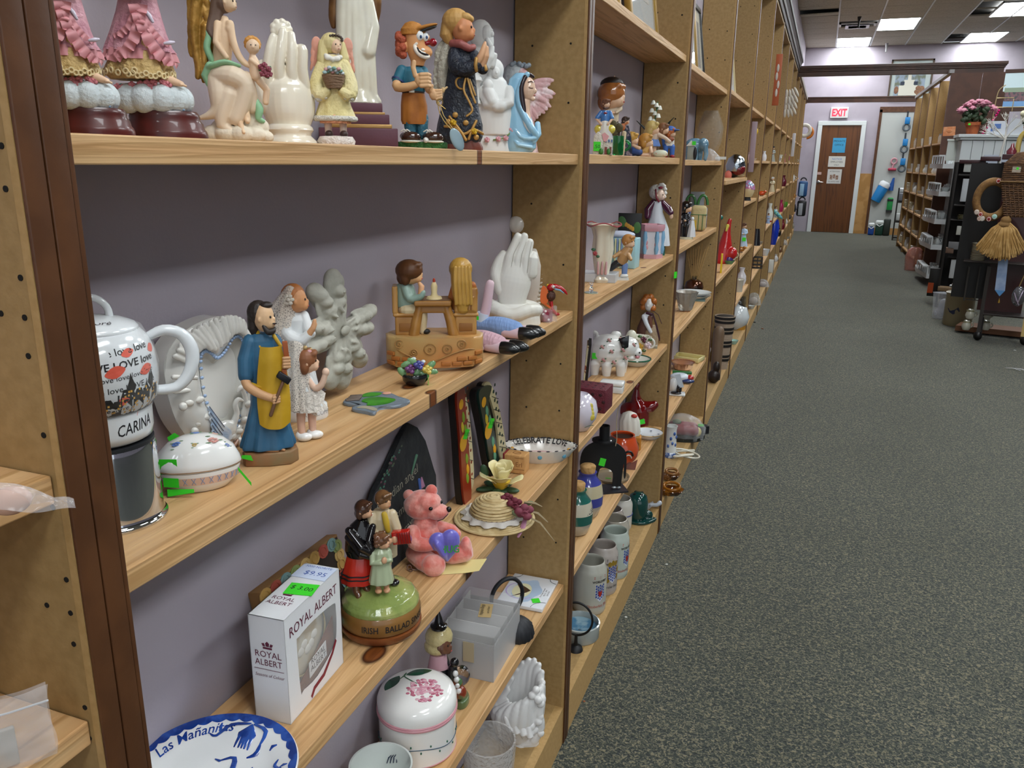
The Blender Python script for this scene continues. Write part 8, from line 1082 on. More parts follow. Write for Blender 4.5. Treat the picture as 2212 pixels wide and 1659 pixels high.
GOODS = [
 (4, 1587, 384, 'chrome studded dome ornament over a red glass cup, fourth bay', 'ornament', helmet), (4, 1596, 386, 'small flat brush and tray lying on the fourth bay board', 'tray', dish('#b9b4a0', 14, 6)),
 (4, 1563, 568, 'tall red glazed rooster figure on the fourth bay middle board', 'rooster', lambda t: (t('body', glaze('#b01c1c'), TB([(-4, 0, 6, 20), (0, 0, 34, 16), (2, 0, 66, 8), (6, 0, 92, 4)]), E(14, -6, 22, 14, 12, 14), fuse=1.4, sm=3), t('beak', paint('#c9b84a'), TB([(2, -6, 80, 4), (0, -10, 70, 2)])), t('tail', glaze('#4a2a6a'), E(10, -10, 8, 10, 8, 10)))),
 (4, 1582, 572, 'cream cup with square handle and green sticker, fourth bay', 'cup', lambda t: (jug('#c9bfa0', 24, 9)(t), sticker(t, -2, -9.6, 12, 7, 12))), (4, 1556, 600, 'bright yellow upright strip by the fourth upright', 'sign', boxy('#d0b41c', 4, 40, 22)), (4, 1572, 604, 'green leaf dish on the fourth bay board', 'dish', dish('#5a8a64', 12, 8)),
 (4, 1556, 806, 'tall coiled drum vase with black bands on the bottom shelf', 'vase', stripes), (4, 1543, 838, 'tall brown ribbed paper covered tube beside the drum vase', 'tube', KV('#6a5440', [(11, 0), (12, 100), (10, 108), (6, 112), (.01, 113)], paint('#6a5440'))), (4, 1538, 862, 'dark brown wooden carved base at the fourth upright', 'ornament', lambda t: t('body', M('#241811', .4), E(0, 0, 14, 14, 12, 14), E(4, 0, 34, 8, 8, 12), fuse=1)),
 (5, 1618, 352, 'lavender candle stub on the fifth bay shelf', 'candle', vase('#c4b0b8', 18, 8)), (5, 1628, 352, 'small pale dish on the fifth bay shelf', 'dish', dish('#bfc4c6', 10, 5)), (5, 1613, 436, 'pink and blue striped cupcake shaped ornament, fifth bay', 'ornament', lambda t: (t('cup', glaze('#c9b48a'), L([(10, 8), (15, 20), (14, 26), (.01, 26)], s=24)), t('icing', glaze('#b0648c', mix='#8ab0c8', ms=60), FL([(24, 0, 0, 16, 14), (34, 0, 0, 14, 12), (44, 0, 0, 4, 4)])), t('foot', INK, L([(9, 0), (7, 8), (.01, 8)]))))
 , (5, 1604, 532, 'white and blue figurine with green sticker on the fifth bay', 'figurine', lambda t: (man('#a9c0d8', 50)(t), sticker(t, 2, -12, 16, 8, 8))), (5, 1599, 548, 'small amber horse on the fifth bay board', 'figurine', bird('#9a6220', 18)), (5, 1600, 616, 'white bud vase on the fifth bay lower board', 'vase', vase('#ccc8cc', 38, 11)), (5, 1594, 630, 'small grey jar with pink print, fifth bay', 'jar', KV('#b4b0a4', [(9, 0), (10, 22), (12, 26), (11, 28), (.01, 27)])),
 (5, 1592, 706, 'round white teapot jar with lid at the fifth upright', 'jar', lambda t: (t('body', glaze('#c9ced0'), L([(12, 0), (24, 14), (27, 28), (20, 46), (8, 54), (.01, 55)], s=36)), t('lid', glaze('#d4d8d8'), L([(9, 54), (6, 59), (2, 62), (.01, 64)])))), (5, 1602, 700, 'clear jar with yellow lid and ribbed base behind the teapot', 'jar', lambda t: (t('glass', clear('#e8eaea'), L([(11, 26), (9, 70), (7, 70), (9, 26)], s=24)), t('yellow_band', paint('#b4802a'), L([(13, 0), (14, 12), (13, 28), (.01, 28)], s=24)))), (5, 1583, 752, 'pale mint dish on the bottom shelf, fifth bay', 'dish', dish('#9cc0b4', 11, 8)),
 (6, 1652, 352, 'white candle in a glass on the sixth bay shelf', 'candle', vase('#d0d2d6', 22, 6)), (6, 1644, 432, 'orange fish ornament on the sixth bay board', 'ornament', bird('#c0481c', 16)), (6, 1632, 530, 'tall black boot shaped vase on the sixth bay', 'vase', KV('#101012', [(10, 0), (9, 8), (7, 30), (6, 36), (.01, 36)])), (6, 1640, 530, 'small grey bowl beside the boot vase', 'bowl', dish('#9a9488', 9, 6)), (6, 1632, 586, 'black wire basket of small goods, sixth bay', 'basket', lambda t: t('wire', M('#17181a', .5), *[RG(0, 0, z, 13, 1, sy=.7, s=20, t=6) for z in (1, 8, 16, 24)], *[TB([(13 * math.cos(a), 9 * math.sin(a), 0, .8), (13 * math.cos(a), 9 * math.sin(a), 24, .8)], s=6) for a in [i * .7 for i in range(9)]])), (6, 1626, 668, 'clear glass goblet lying on the bottom shelf, sixth bay', 'goblet', bag('#d8dad4', 16, 26)), (6, 1621, 682, 'small glass bowl on the bottom shelf, sixth bay', 'bowl', dish('#b0b4b0', 8, 7)),
 (7, 1674, 354, 'dark bottle figurine on the seventh bay shelf', 'figurine', man('#9aa09a', 34, '#22241f')), (7, 1667, 424, 'cream gnome with white hat, seventh bay', 'figurine', man('#c4b898', 32, '#c8c8c4')), (7, 1662, 484, 'white bottle standing on the seventh bay board', 'bottle', vase('#cfd0c8', 42, 8)), (7, 1658, 490, 'blue patterned figurine on the seventh bay board', 'figurine', man('#8fa6c8', 22)), (7, 1661, 496, 'red fan lying on the seventh bay board edge', 'fan', dish('#a8281c', 8, 5)), (7, 1652, 552, 'white bowl with red foot, seventh bay', 'bowl', dish('#c9cdd0', 10, 14)), (7, 1651, 622, 'white wrapped packet on the bottom shelf, seventh bay', 'bag', bag('#d4d6dc', 14, 16)),
 (7, 1674, 228, 'orange and white decorated wooden plaque on the seventh upright', 'plaque', plaque('#9a4a24', 14, 110, '#b4aca0')), (8, 1690, 242, 'small grey bird sculpture on the eighth bay top board', 'sculpture', bird('#a8acac', 14)), (8, 1706, 220, 'white feather spray tied to the eighth upright', 'ornament', lambda t: t('feather', paint('#b9b2a4'), *feathers(0, 26, 4, fl=20, fw=5, n=4, dz=-14))),
 (8, 1690, 354, 'white planter tub on the eighth bay shelf', 'planter', KV('#c0beb0', [(6, 0), (8, 12), (9, 16), (.01, 15)])), (8, 1682, 488, 'white snowman shaped figurine on the eighth bay', 'figurine', man('#c4cace', 24)), (8, 1684, 500, 'teal and orange feather quill in the eighth bay', 'ornament', lambda t: t('feather', paint('#2f7a9a', mix='#7ac0a0', ms=60), E(4, -8, 8, 16, 3, 4, rot=(0, 40, 0)))), (8, 1671, 540, 'white swan vase on the eighth bay lower board', 'vase', vase('#c4c8bc', 20, 8)), (8, 1668, 588, 'white pillar box on the bottom shelf, eighth bay', 'box', boxy('#c8c8c0', 14, 28)), (8, 1683, 558, 'bright blue glass tall vase on the bottom shelf', 'vase', KV('#0f2f9a', [(7, 0), (11, 20), (12, 40), (8, 54), (.01, 55)], glaze('#0f2fa0'))),
 (9, 1698, 352, 'pink cone shaped figurine on the ninth bay', 'figurine', man('#b87a70', 26)), (9, 1695, 412, 'amber bottle on the ninth bay', 'bottle', vase('#b4843a', 24, 6)), (9, 1702, 412, 'maroon bottle on the ninth bay', 'bottle', vase('#5a1428', 24, 7)), (9, 1695, 464, 'magenta vase on the ninth bay', 'vase', vase('#9a1f4c', 26, 6)), (9, 1688, 520, 'black hat ornament on the ninth bay', 'ornament', vase('#141416', 18, 7)), (9, 1681, 575, 'white jar on the bottom shelf, ninth bay', 'jar', vase('#c8c8c8', 16, 6)),
 (10, 1712, 352, 'red topped pink bottle on the tenth bay', 'bottle', vase('#a05a6a', 24, 5)), (10, 1710, 408, 'cream bell lady on the tenth bay', 'figurine', man('#c9bc84', 26)), (10, 1706, 462, 'green apple ornament on the tenth bay', 'ornament', KV('#4f8a2c', [(4, 0), (7, 6), (6, 12), (.01, 11)])), (10, 1699, 520, 'dark red vase on the tenth bay', 'vase', vase('#6a1424', 22, 5)), (10, 1694, 550, 'brown jar on the bottom shelf, tenth bay', 'jar', vase('#6a4a34', 14, 5)),
 (11, 1720, 352, 'grey figurine on the eleventh bay', 'figurine', man('#a0a4a0', 20)), (11, 1717, 400, 'yellow vase on the eleventh bay', 'vase', vase('#b8a04a', 16, 4)), (11, 1712, 470, 'white cup on the eleventh bay', 'cup', vase('#c4c6c8', 12, 4)), (11, 1704, 525, 'clear bag on the bottom shelf, eleventh bay', 'bag', bag('#d8d8d4', 8, 12)),
 (12, 1727, 352, 'pale blue vase on the twelfth bay', 'vase', vase('#a4b4c4', 16, 4)), (12, 1724, 398, 'white pitcher on the twelfth bay', 'pitcher', jug('#c8c8c4', 14, 4)), (12, 1718, 470, 'black and white cup on the twelfth bay', 'cup', jug('#3a3a3c', 10, 4)), (12, 1712, 515, 'silver ring of goods on the bottom shelf, twelfth bay', 'tray', dish('#a4a6a4', 7, 5)), (13, 1733, 350, 'teal bottle on the thirteenth bay', 'bottle', vase('#3a6a74', 14, 4)), (13, 1728, 396, 'white mug on the thirteenth bay', 'mug', jug('#c8ccc8', 10, 4)), (13, 1724, 440, 'amber mug on the thirteenth bay', 'mug', jug('#a0703a', 10, 4)), (14, 1731, 470, 'dark glass pitcher on the last bay', 'pitcher', jug('#22262a', 16, 5)), (14, 1728, 505, 'grey crock on the last bay bottom shelf', 'crock', vase('#8a8478', 14, 5))]
def goods(k, px, py, lb, cat, fn, zs=None):
 y0, y1 = post(k) + .06, post(k + 1) - .035; best = None
 for h in HS[k] + [.1035]:
  p = at(px, py, z=h) if abs(h - CAM.z) > .06 else at(px, py, x=-.06)
  if abs(h - CAM.z) > .06:
   e = abs(min(max(p.x, -.12), -.03) - p.x) * 3 + abs(min(max(p.y, y0), y1) - p.y)
  else: e = abs(p.z - h) * 4
  if best is None or e < best[0]: best = (e, p, h)
 p = best[1]; x = min(max(p.x, -.11), -.035); q = at(px, py, x=x); y = min(max(q.y, y0), y1)
 t = T(cat.replace(' ', '_') + ('_ornament' if cat in ('tray', 'box') else ''), lb, cat, loc=(x, y, best[2])); fn(t); return t
for g in GOODS:
 if 'plaque' in g[3] or 'spray' in g[3]:
  p = at(g[1], g[2], x=.012); t = T('wall_plaque' if 'plaque' in g[3] else 'feather_spray', g[3], g[4], loc=(p.x, p.y, p.z)); g[5](t)
 else: goods(*g)
# things hung on the face of the uprights
for lb, px, py, h, w, c in (('long pale pink board hung on the fifth upright', 1621, 372, 108, 12, '#a08a92'), ('white taper candle hung on the ninth upright', 1711, 338, 50, 7, '#c4c4c8')):
 one('hanging_board', paint(c), lb, 'board', B(0, 0, h / 2, w, 5, h, bev=1), px=px, py=py, x=.012)
one('yellow_clip', paint('#c9a420'), 'yellow plastic clip on the side of the fifth bay panel', 'clip', E(0, 0, 0, 6, 4, 8), px=1632, py=284, x=-.03)
for lb, px, py, c, c2 in (('blue backpack cooler hung at the end of the shelves', 1734, 408, '#1f4a7a', '#8ab0d0'), ('black and silver bag hung below the blue one', 1731, 450, '#141518', '#9aa0a8'), ('white and orange ring toy hung near the last upright', 1738, 282, '#c0bcb0', '#b86a1c')):
 t = T('hanging_bag' if 'ring' not in lb else 'ring_toy', lb, 'bag' if 'ring' not in lb else 'toy', px, py, y=17.2)
 if 'ring' in lb: t('ring', paint(c), RG(0, 0, 0, 12, 4, rot=(90, 0, 0), s=20)); t('orange', paint(c2), RG(6, 4, -4, 12, 3, rot=(90, 0, 0), s=20, a0=-90, a1=60))
 else: t('body', paint(c), B(0, 0, 0, 20, 12, 34, bev=4)); t('panel', paint(c2), B(-2, -6.5, -2, 9, 1.5, 26, bev=.6)); t('strap', INK, RG(0, 0, 18, 6, 1.4, rot=(90, 0, 0), a0=0, a1=180, s=10))
# crown moulding over the far part of the left shelves and gold frames stored above
cm = [(-.006, 2.47), (.008, 2.472), (.014, 2.5), (.024, 2.508), (.028, 2.535), (.042, 2.565), (.05, 2.57), (.052, 2.6), (-.006, 2.6)]
crownm = one('crown_moulding', M('#2a1d17', .5), 'dark glossy crown moulding along the top of the left shelves', 'moulding', PR(cm, 4.0, 11.45, axis='y'), loc=(0, 0, 0), k=1, smooth=False)
one('crown_moulding', M('#9a938c', .5), 'pale grey top strip of the left shelves beyond the first header beam', 'moulding', PR([(-.006, 2.472), (.02, 2.472), (.024, 2.52), (-.006, 2.52)], 11.56, 16.4, axis='y'), loc=(0, 0, 0), k=1, smooth=False)
for i, (y, h) in enumerate(((10.9, .34), (11.9, .42), (12.6, .3))): t = T('gold_picture', ['gold picture frame standing on top of the shelves near the first beam', 'taller gold frame on top of the shelves behind the beam', 'short gold frame on top of the shelves farther back'][i], 'frame', loc=(-.07, y, 2.476), k=1); t('frame', M('#b08a3a', .35, metal=.4), bb(0, .03, 0, .5, 0, .04), bb(0, .03, 0, .5, h - .04, h), bb(0, .03, 0, .04, 0, h), bb(0, .03, .46, .5, 0, h), smooth=False); t('picture', paint('#8a8f96'), bb(.004, .012, .03, .47, .03, h - .03), smooth=False)
# ================================================================ far wall: door, exit sign, pegboard
DW = pine('door_veneer', '#6a3f1a', '#4a2a10', seed=4); DW.node_tree.nodes['Principled BSDF'].inputs['Roughness'].default_value = .3
for n in DW.node_tree.nodes:
 if n.type == 'MAPPING': n.inputs['Scale'].default_value = (12, 12, .5)
door = struct('door_1', DW, [bb(.31, 1.045, FY - .02, FY + .01, .005, 2.1)], smooth=False); door['label'] = 'brown wood veneer exit door at the end of the aisle'
struct('trim_1', WHITE_TRIM, [bb(.232, .315, FY - .045, FY, 0, 2.09, bev=.004), bb(1.038, 1.12, FY - .045, FY, 0, 2.09, bev=.004), bb(.2322, 1.1198, FY - .045, FY, 2.0905, 2.17, bev=.004)], smooth=False)['label'] = 'white painted casing around the exit door'
lv = put('door_handle', M('#b9babc', .25, metal=1), [L([(.032, 0), (.032, .012), (.012, .016), (.012, .05), (.01, .05)], x=.355, y=FY - .02, z=1.0, rot=(90, 0, 0)), TB([(.355, FY - .065, 1.0, .011), (.44, FY - .065, .99, .009)])], door)
def sign(nm, lb, mat, x0, x1, z0, z1, lines, ink=INK, y=FY - .021):
 s = one(nm, mat, lb, 'sign', bb(x0, x1, y - .003, y, z0, z1), loc=(0, 0, 0), k=1, smooth=False)
 for txt, sz, z, m in lines: put('lettering', m or ink, [TX(txt, sz, (x0 + x1) / 2, y - .0035, z)], s, smooth=False)
 return s
sign('door_sign', 'blue paper sign reading private on the exit door, topmost of three', M('#3f9cc8', .6), .545, .785, 1.57, 1.85, [('PRIVATE', .058, 1.77, None), ('OFFICE', .052, 1.70, None)])
sign('door_sign', 'white landscape sign for employees on the exit door, middle of three', M('#d4d4cc', .6), .5, .815, 1.295, 1.5, [('NOTICE', .05, 1.43, M('#3a68b8', .6)), ('EMPLOYEES', .044, 1.375, None), ('ONLY', .036, 1.32, None)])
s = sign('door_sign', 'white sign with small coloured pictures on the exit door, lowest of three', M('#cfcfcb', .6), .51, .775, .97, 1.25, [('ATTENTION', .034, 1.195, None), ('NO ENTRY HERE', .028, 1.0, None)])
put('printed_picture', M('#7a4a34', .6, mix='#b4a494', ms=90), [bb(.56, .61, FY - .026, FY - .0255, 1.05, 1.14), bb(.62, .66, FY - .026, FY - .0255, 1.07, 1.15), bb(.67, .72, FY - .026, FY - .0255, 1.05, 1.13)], s, smooth=False)
one('door_plate', M('#c9a8a0', .5), 'small pinkish sticker above the door handle', 'sticker', bb(.318, .395, FY - .024, FY - .021, 1.14, 1.19), loc=(0, 0, 0), k=1, smooth=False)
t = T('exit_sign', 'white exit sign with red letters above the door', 'sign', loc=(.6, FY - .06, 2.22), k=1); t('housing', M('#d8dcdc', .4), B(0, .03, .105, .325, .06, .2, bev=.006), smooth=False); m = M('#d8283c', .4, emit=1.2); t('lettering', m, TX('EXIT', .185, 0, -.003, .045, bold=.006, wx=.72), smooth=False)
t = T('framed_picture', 'large framed print of a white mansion high on the back wall, behind the beams', 'picture', loc=(1.43, FY - .04, 2.55), k=1); t('frame', M('#4a3a2c', .5), bb(0, .74, 0, .03, 0, .03), bb(0, .74, 0, .03, .7, .73), bb(0, .03, 0, .03, 0, .73), bb(.71, .74, 0, .03, 0, .73), smooth=False); t('mount', M('#a9b4b2', .6), bb(.02, .72, .012, .02, .02, .71), smooth=False); t('print', M('#8a98a8', .6, mix='#6a705f', ms=9), bb(.1, .62, .008, .014, .06, .6), smooth=False); t('mansion', M('#cfcdc0', .6), bb(.18, .5, .004, .01, .08, .26), bb(.26, .44, .004, .01, .26, .36), bb(.32, .38, .004, .01, .36, .48), smooth=False); t('dark_roof', M('#2c3444', .6), bb(.2, .27, .002, .01, .27, .33), bb(.43, .5, .002, .01, .27, .33), smooth=False, each=1); t('autumn_tree', M('#7a5240', .7, mix='#8a6a4a', ms=30), *[E(.55 + .05 * math.cos(i), .006, .16 + .05 * math.sin(i * 2), .05, .005, .045) for i in range(5)], E(.14, .006, .18, .04, .005, .07))
struct('trim_2', M('#a87c44', .6, mix='#b88c54', ms=6), [bb(1.12, 1.33, FY - .02, FY, 0, 1.175)], smooth=False)['label'] = 'tan wainscot board right of the door'
def pegmat():
 m, N, K, b = nodes_mat('pegboard'); tc = N.new('ShaderNodeTexCoord'); v = N.new('ShaderNodeTexVoronoi'); v.inputs['Randomness'].default_value = 0; v.inputs['Scale'].default_value = 38; K.new(tc.outputs['Object'], v.inputs['Vector'])
 r = ramp(N, [(.0, '#5a5c58'), (.2, '#5a5c58'), (.26, '#b4b8b4'), (1, '#b9bcb8')]); K.new(v.outputs['Distance'], r.inputs[0]); K.new(r.outputs[0], b.inputs['Base Color']); return m
t = T('pegboard', 'white pegboard panel in a brown frame right of the door, hung with goods', 'pegboard', loc=(1.33, FY - .03, 0), k=1); t('panel', pegmat(), bb(.05, 1.3, .01, .03, .13, 2.33), smooth=False); t('frame', BROWN, bb(0, .05, 0, .04, 0, 2.38), bb(0, 1.3, 0, .04, 2.33, 2.43), smooth=False); t('base_board', M('#a87c44', .6), bb(.05, 1.3, 0, .04, 0, .13), smooth=False)
BLUE_ = M('#1f78b8', .4)
t = T('snorkel_chain', 'chain of blue and grey masks hung on the pegboard beside the right shelves', 'mask set', px=1960, py=300, y=FY - .1)
for i, (x, y) in enumerate(((1961, 262), (1956, 309), (1951, 351))): t('blue_block', BLUE_, t.R(x - 6, y - 9, x + 5, y + 6, -4, 8, bev=1)); a, b_ = t.q(x - 3, y + 13); t('grey_ring', M('#5a6268', .4), RG(a, 0, b_, 7, 2.4, rot=(90, 0, 0), s=16)); t('strap', M('#2a3036', .5), t.R(x - 2, y - 22, x + 2, y - 9, 0, 3))
for nm, lb, cat, px, py, parts in (
  ('thermos', 'blue thermos jug with white lid hung tilted on the pegboard', 'jug', 1900, 418, lambda t: (t('body', BLUE_, L([(11, -18), (12, 14), (10, 18), (.01, 18)], rot=(0, 24, 0))), t('lid', M('#d0d4d8', .4), L([(12, 16), (12, 24), (8, 28), (.01, 28)], rot=(0, 24, 0))))),
  ('pink_scoop', 'pink plastic scoop on the pegboard', 'scoop', 1927, 366, lambda t: (t('scoop', paint('#a8324c'), B(0, 0, 0, 18, 10, 6, bev=2)), t('handle', paint('#c4909a'), RG(2, 0, 18, 6, 2, rot=(90, 0, 0), s=14), TB([(0, 0, 2, 2), (2, 0, 12, 2)])))),
  ('green_bag', 'tall green and black bag standing by the pegboard', 'bag', 1922, 442, lambda t: (t('green', paint('#1f8a44'), B(0, 0, 0, 12, 10, 30, bev=2)), t('black_band', INK, B(0, -1, 10, 13, 10, 4), B(0, -1, -14, 13, 10, 5)))),
  ('blue_net', 'blue net hung above the green bag', 'net', 1926, 398, lambda t: t('net', M('#1f4f94', .7), FL([(-14, 0, 0, 5, 4, 1), (0, 1, 0, 4, 3, 1), (14, 3, 0, 2, 2)], n=6, amp=.1)))): parts(T(nm, lb, cat, px=px, py=py, y=FY - .07))
for nm, lb, cat, px, c, w, h, lid in (('cooler', 'dark green cooler with white lid on the floor under the pegboard', 'cooler', 1898, '#123a2c', 17, 24, '#cfd4d2'), ('bin', 'blue bin at the foot of the pegboard frame', 'bin', 1881, '#1c4a9a', 13, 18, '#c4c8c8'), ('dark_bag', 'dark olive bag leaning under the pegboard', 'bag', 1914, '#1f261f', 15, 36, None)):
 t = T(nm, lb, cat, px=px, py=500, y=FY - .28, zs=0); t('body', paint(c), B(0, 0, h / 2, w, 12, h, bev=2.5))
 if lid: t('lid', paint(lid), B(0, 0, h + 4, w * 1.04, 12, 9, bev=3)); t('handle', paint(lid), TB([(-w * .4, -6, h, 1), (0, -9, h - 4, 1), (w * .4, -6, h, 1)], s=6))
t = T('black_rack', 'low black metal rack with bins, foil and white goods beside the right shelves', 'rack', px=1938, py=519, z=0); t('post', M('#15120f', .5), *[B(x, y, 56, 3, 3, 112) for x in (-11, 13) for y in (-8, 14)], each=1); t('shelf', M('#1c1a18', .5), *[B(1, 3, z, 26, 24, 3) for z in (6, 40, 82)], each=1)
for nm, lb, cat, z, c, sz in (('white_bin', 'white goods on the middle shelf of the black rack', 'bin', 42, '#b4b8b8', (22, 18, 16)), ('grey_tub', 'grey tub on top of the black rack', 'tub', 84, '#6a6c74', (24, 20, 18)), ('foil_pack', 'silver foil pack on the grey tub', 'pack', 102, '#c4c8cc', (22, 14, 10))): one(nm, M(c, .3, metal=.4 if 'foil' in nm else 0), lb, cat, B(1, 3, z + sz[2] / 2, *sz, bev=2), px=1938, py=519, z=0)
# ================================================================ header beams and the right hand shelf unit
HB = M('#3c2418', .4, mix='#46291b', ms=10)
t = T('header_beam', 'nearer dark brown moulded header beam spanning the aisle', 'beam', loc=(0, 11.5, 2.41), k=1); t('fascia', HB, bb(-.005, 2.3, 0, .05, 0, .055, bev=.004), bb(-.005, 2.31, -.012, .05, .055, .075, bev=.003), bb(-.005, 2.32, -.02, .05, .075, .09, bev=.003), bb(-.005, 2.33, -.03, .05, .09, .125, bev=.004), smooth=False)
t = T('header_beam', 'farther thin brown header beam above the exit sign', 'beam', loc=(0, 16.45, 2.42), k=1); t('fascia', HB, bb(-.005, 1.82, 0, .04, 0, .1, bev=.004), bb(-.005, 1.82, -.01, .04, .075, .1, bev=.003), smooth=False)
RX, RY, RS = 1.73, 11.35, 1.0
t = T('shelf_unit', 'tan shelving unit on the right of the aisle with dark brown end panel', 'shelf', loc=(RX, RY, 0), k=1)
t('end_panel', M('#4a2c1e', .5, mix='#523223', ms=8), bb(0, .33, -.02, 0, 0, 2.4), bb(.334, .67, -.02, 0, 0, 2.4), smooth=False); t('top_strip', M('#8f8c8c', .5), bb(-.02, .03, -.02, 4 * RS + .05, 2.4, 2.44), smooth=False)
for k in range(5): u = t('upright', MDF, bb(.006, .3, .001 + k * RS, .03 + k * RS, 0, 2.4), smooth=False); t('trim_strip', BROWN, bb(0, .006, k * RS, .034 + k * RS, 0, 2.4), parent=u, smooth=False)
t('back', MDF, bb(.3, .32, 0, 4 * RS + .03, 0, 2.4), smooth=False)
ZR = (1.615, 1.24, .94, .668, .38, .09)
for k in range(4):
 for z in ZR: t('shelf_board', PINE, bb(.008, .298, .036 + k * RS, RS - .002 + k * RS, z - .02, z), smooth=False)
rr = random.Random(11); cn = ['white cup', 'stack of cream plates', 'clear glass', 'white teapot', 'grey bowl', 'silver rimmed dish', 'white pitcher', 'glass jar']
def plates(c, n, r): return KV(c, [(r * .6, 0)] + [q for i in range(n) for q in ((r, i * 3 + 2), (r * .8, i * 3 + 3))] + [(.01, n * 3)])
ORDR = ['nearest', 'second', 'third', 'farthest']; LEV = ['top', 'second', 'third', 'fourth', 'fifth', 'bottom']
for k in range(4):
 for li, z in enumerate(ZR):
  for n in range(2 if li else 1):
   i = rr.randrange(8); y = RY + k * RS + .62 + n * .25; nm = cn[(i + k + li) % 8]; kk = (k + li + n) % 8
   t = T(nm.split()[-1] if nm.split()[0] != 'stack' else 'plates', '%s, %s of two, %s board, %s bay of right unit' % (nm, 'nearer' if n == 0 else 'farther', LEV[li], ORDR[k]), nm.split()[-1], loc=(RX + .065, y, z))
   {'white cup': jug('#c4c6c4', 12, 6), 'stack of cream plates': plates('#b8b09a', 6, 9), 'clear glass': lambda t: t('glass', film('#e4e8e8', .2, .06, 0), L([(5, 0), (7, 18), (6, 18), (4, 1)], s=18)), 'white teapot': jug('#c8ccca', 16, 9), 'grey bowl': dish('#a0a09c', 10, 8), 'silver rimmed dish': dish('#b4b6b6', 11, 7), 'white pitcher': jug('#c4c8cc', 22, 7), 'glass jar': lambda t: (t('glass', film('#e0e4e4', .25, .06, 0), L([(6, 0), (7, 14), (5, 18), (4, 18)], s=18)), t('lid', paint('#8a8c8c'), L([(5.4, 18), (5.4, 21), (.01, 21)], s=18)))}[nm](t)
# ================================================================ white tiered rack, mantel and pots
t = T('tiered_rack', 'white tiered display rack with railed trays at the right side of the aisle', 'rack', loc=(1.665, 10.3, 0), k=1); WR = M('#c4c6c8', .45); t('post', WR, bb(.16, .19, .35, .38, 0, 1.4), bb(.36, .39, .7, .73, 0, 1.4), smooth=False, each=1); t('back_panel', M('#8a8c8c', .6), bb(.2, .22, .2, 1.0, .1, 1.36), smooth=False)
TZ = (.14, .47, .755, 1.06, 1.36)
for z in TZ:
 tr = t('tray', WR, PR([(0, 0), (.34, 0), (.34, .95), (-.03, .95), (-.05, .6)], z - .05, z, axis='z'), smooth=False)
 t('rail', WR, *[bb(-.002 - .05 * q / .6, .012 - .05 * q / .6, q, q + .016, z, z + .085) for q in (.0, .12, .24, .36, .48, .6)], bb(-.05, .01, 0, .62, z + .08, z + .095), parent=tr, smooth=False)
for zi, z in enumerate(TZ):
 for j in range(4):
  lb = ('clear crystal dish', 'white china cup', 'glass tumbler', 'cream saucer')[(j + zi) % 4]; t = T('glassware', '%s on the %s tray of the tiered rack, number %s from front' % (lb, ('bottom', 'second', 'middle', 'fourth', 'top')[zi], ('one', 'two', 'three', 'four')[j]), 'glassware', loc=(1.74 + .07 * (j % 2) + .05 * (j // 2), 10.45 + .2 * j, z))
  (dish('#9aa09e', 10, 9) if (j + zi) % 4 == 3 else jug('#b8bcba', 13, 7) if (j + zi) % 4 == 1 else (lambda t: t('glass', film('#dde4e4', .3, .05, 0), L([(6, 0), (9, 14), (8, 14), (5, 2)], s=20, n=8, amp=.05))))(t)
one('pink_bag', film('#b8786c', .55, .15, 1, 40), 'pink bag of rolled goods on the carpet by the right shelves', 'bag', FL([(0, 0, 0, 17, 12, 1), (30, 0, 0, 19, 13, 1), (44, 2, 0, 16, 10, 1), (50, 2, 0, 9, 6, 1)], n=7, amp=.04), px=1970, py=584, z=0)
t = T('mantel', 'white painted mantel with beadboard front at the right edge', 'mantel', loc=(1.70, 9.6, 1.05), k=1); MW = M('#b4b9ba', .5);
for i in range(9): t('beadboard', MW, bb(.02 + i * .1, .117 + i * .1, 0, .02, 0, .54, bev=.003), smooth=False)
t('body', MW, bb(.02, .92, .02, .3, 0, .54), smooth=False); t('cornice', MW, bb(-.02, .96, -.03, .34, .57, .6, bev=.004), bb(0, .94, -.015, .32, .545, .57, bev=.004), smooth=False); t('inset_panel', M('#a4aab8', .4), bb(.24, .9, -.01, 0, -.05, .4), smooth=False); t('leg', MW, bb(.05, .11, .05, .11, -1.05, 0), bb(.8, .86, .05, .11, -1.05, 0), smooth=False, each=1)
MZ = 1.65
t = T('flower_pot', 'terracotta pot of pink chrysanthemums standing on the white mantel', 'plant', px=2099, py=288, y=9.72, zs=MZ); t('pot', M('#8a4420', .75, mix='#9a5028', ms=20), L([(12, 0), (16, 20), (18, 20), (18, 27), (15, 27), (.01, 25)], s=28)); sticker(t, -8, -17.5, 22, 5, 4)
rr = random.Random(4); t('leaf', M('#2a3a24', .6), *[E(rr.uniform(-22, 26), rr.uniform(-12, 12), rr.uniform(28, 56), 8, 6, 5, rot=(rr.uniform(-40, 40), rr.uniform(-60, 60), 0), s=8) for _ in range(46)])
pm = M('#b06a80', .6, mix='#c48a9a', ms=60)
for i in range(34):
 a = rr.uniform(0, 2 * PI); r = 42 * math.sqrt(rr.random()); x = 4 + r * math.cos(a); y = 16 * math.sin(a) * r / 42 - 3; z = 74 - (r / 42) ** 2 * 24 + rr.uniform(-3, 3)
 t('bloom', pm, E(x, y, z, 6.4, 6, 4.4, rot=(rr.uniform(-30, 30), (x - 4) * .8, 0), s=8), *[E(x + 6 * math.cos(q), y + 5 * math.sin(q), z - .6, 3, 1.6, 1.4, rot=(0, 0, math.degrees(q)), s=6) for q in [k_ * 1.05 for k_ in range(6)]])
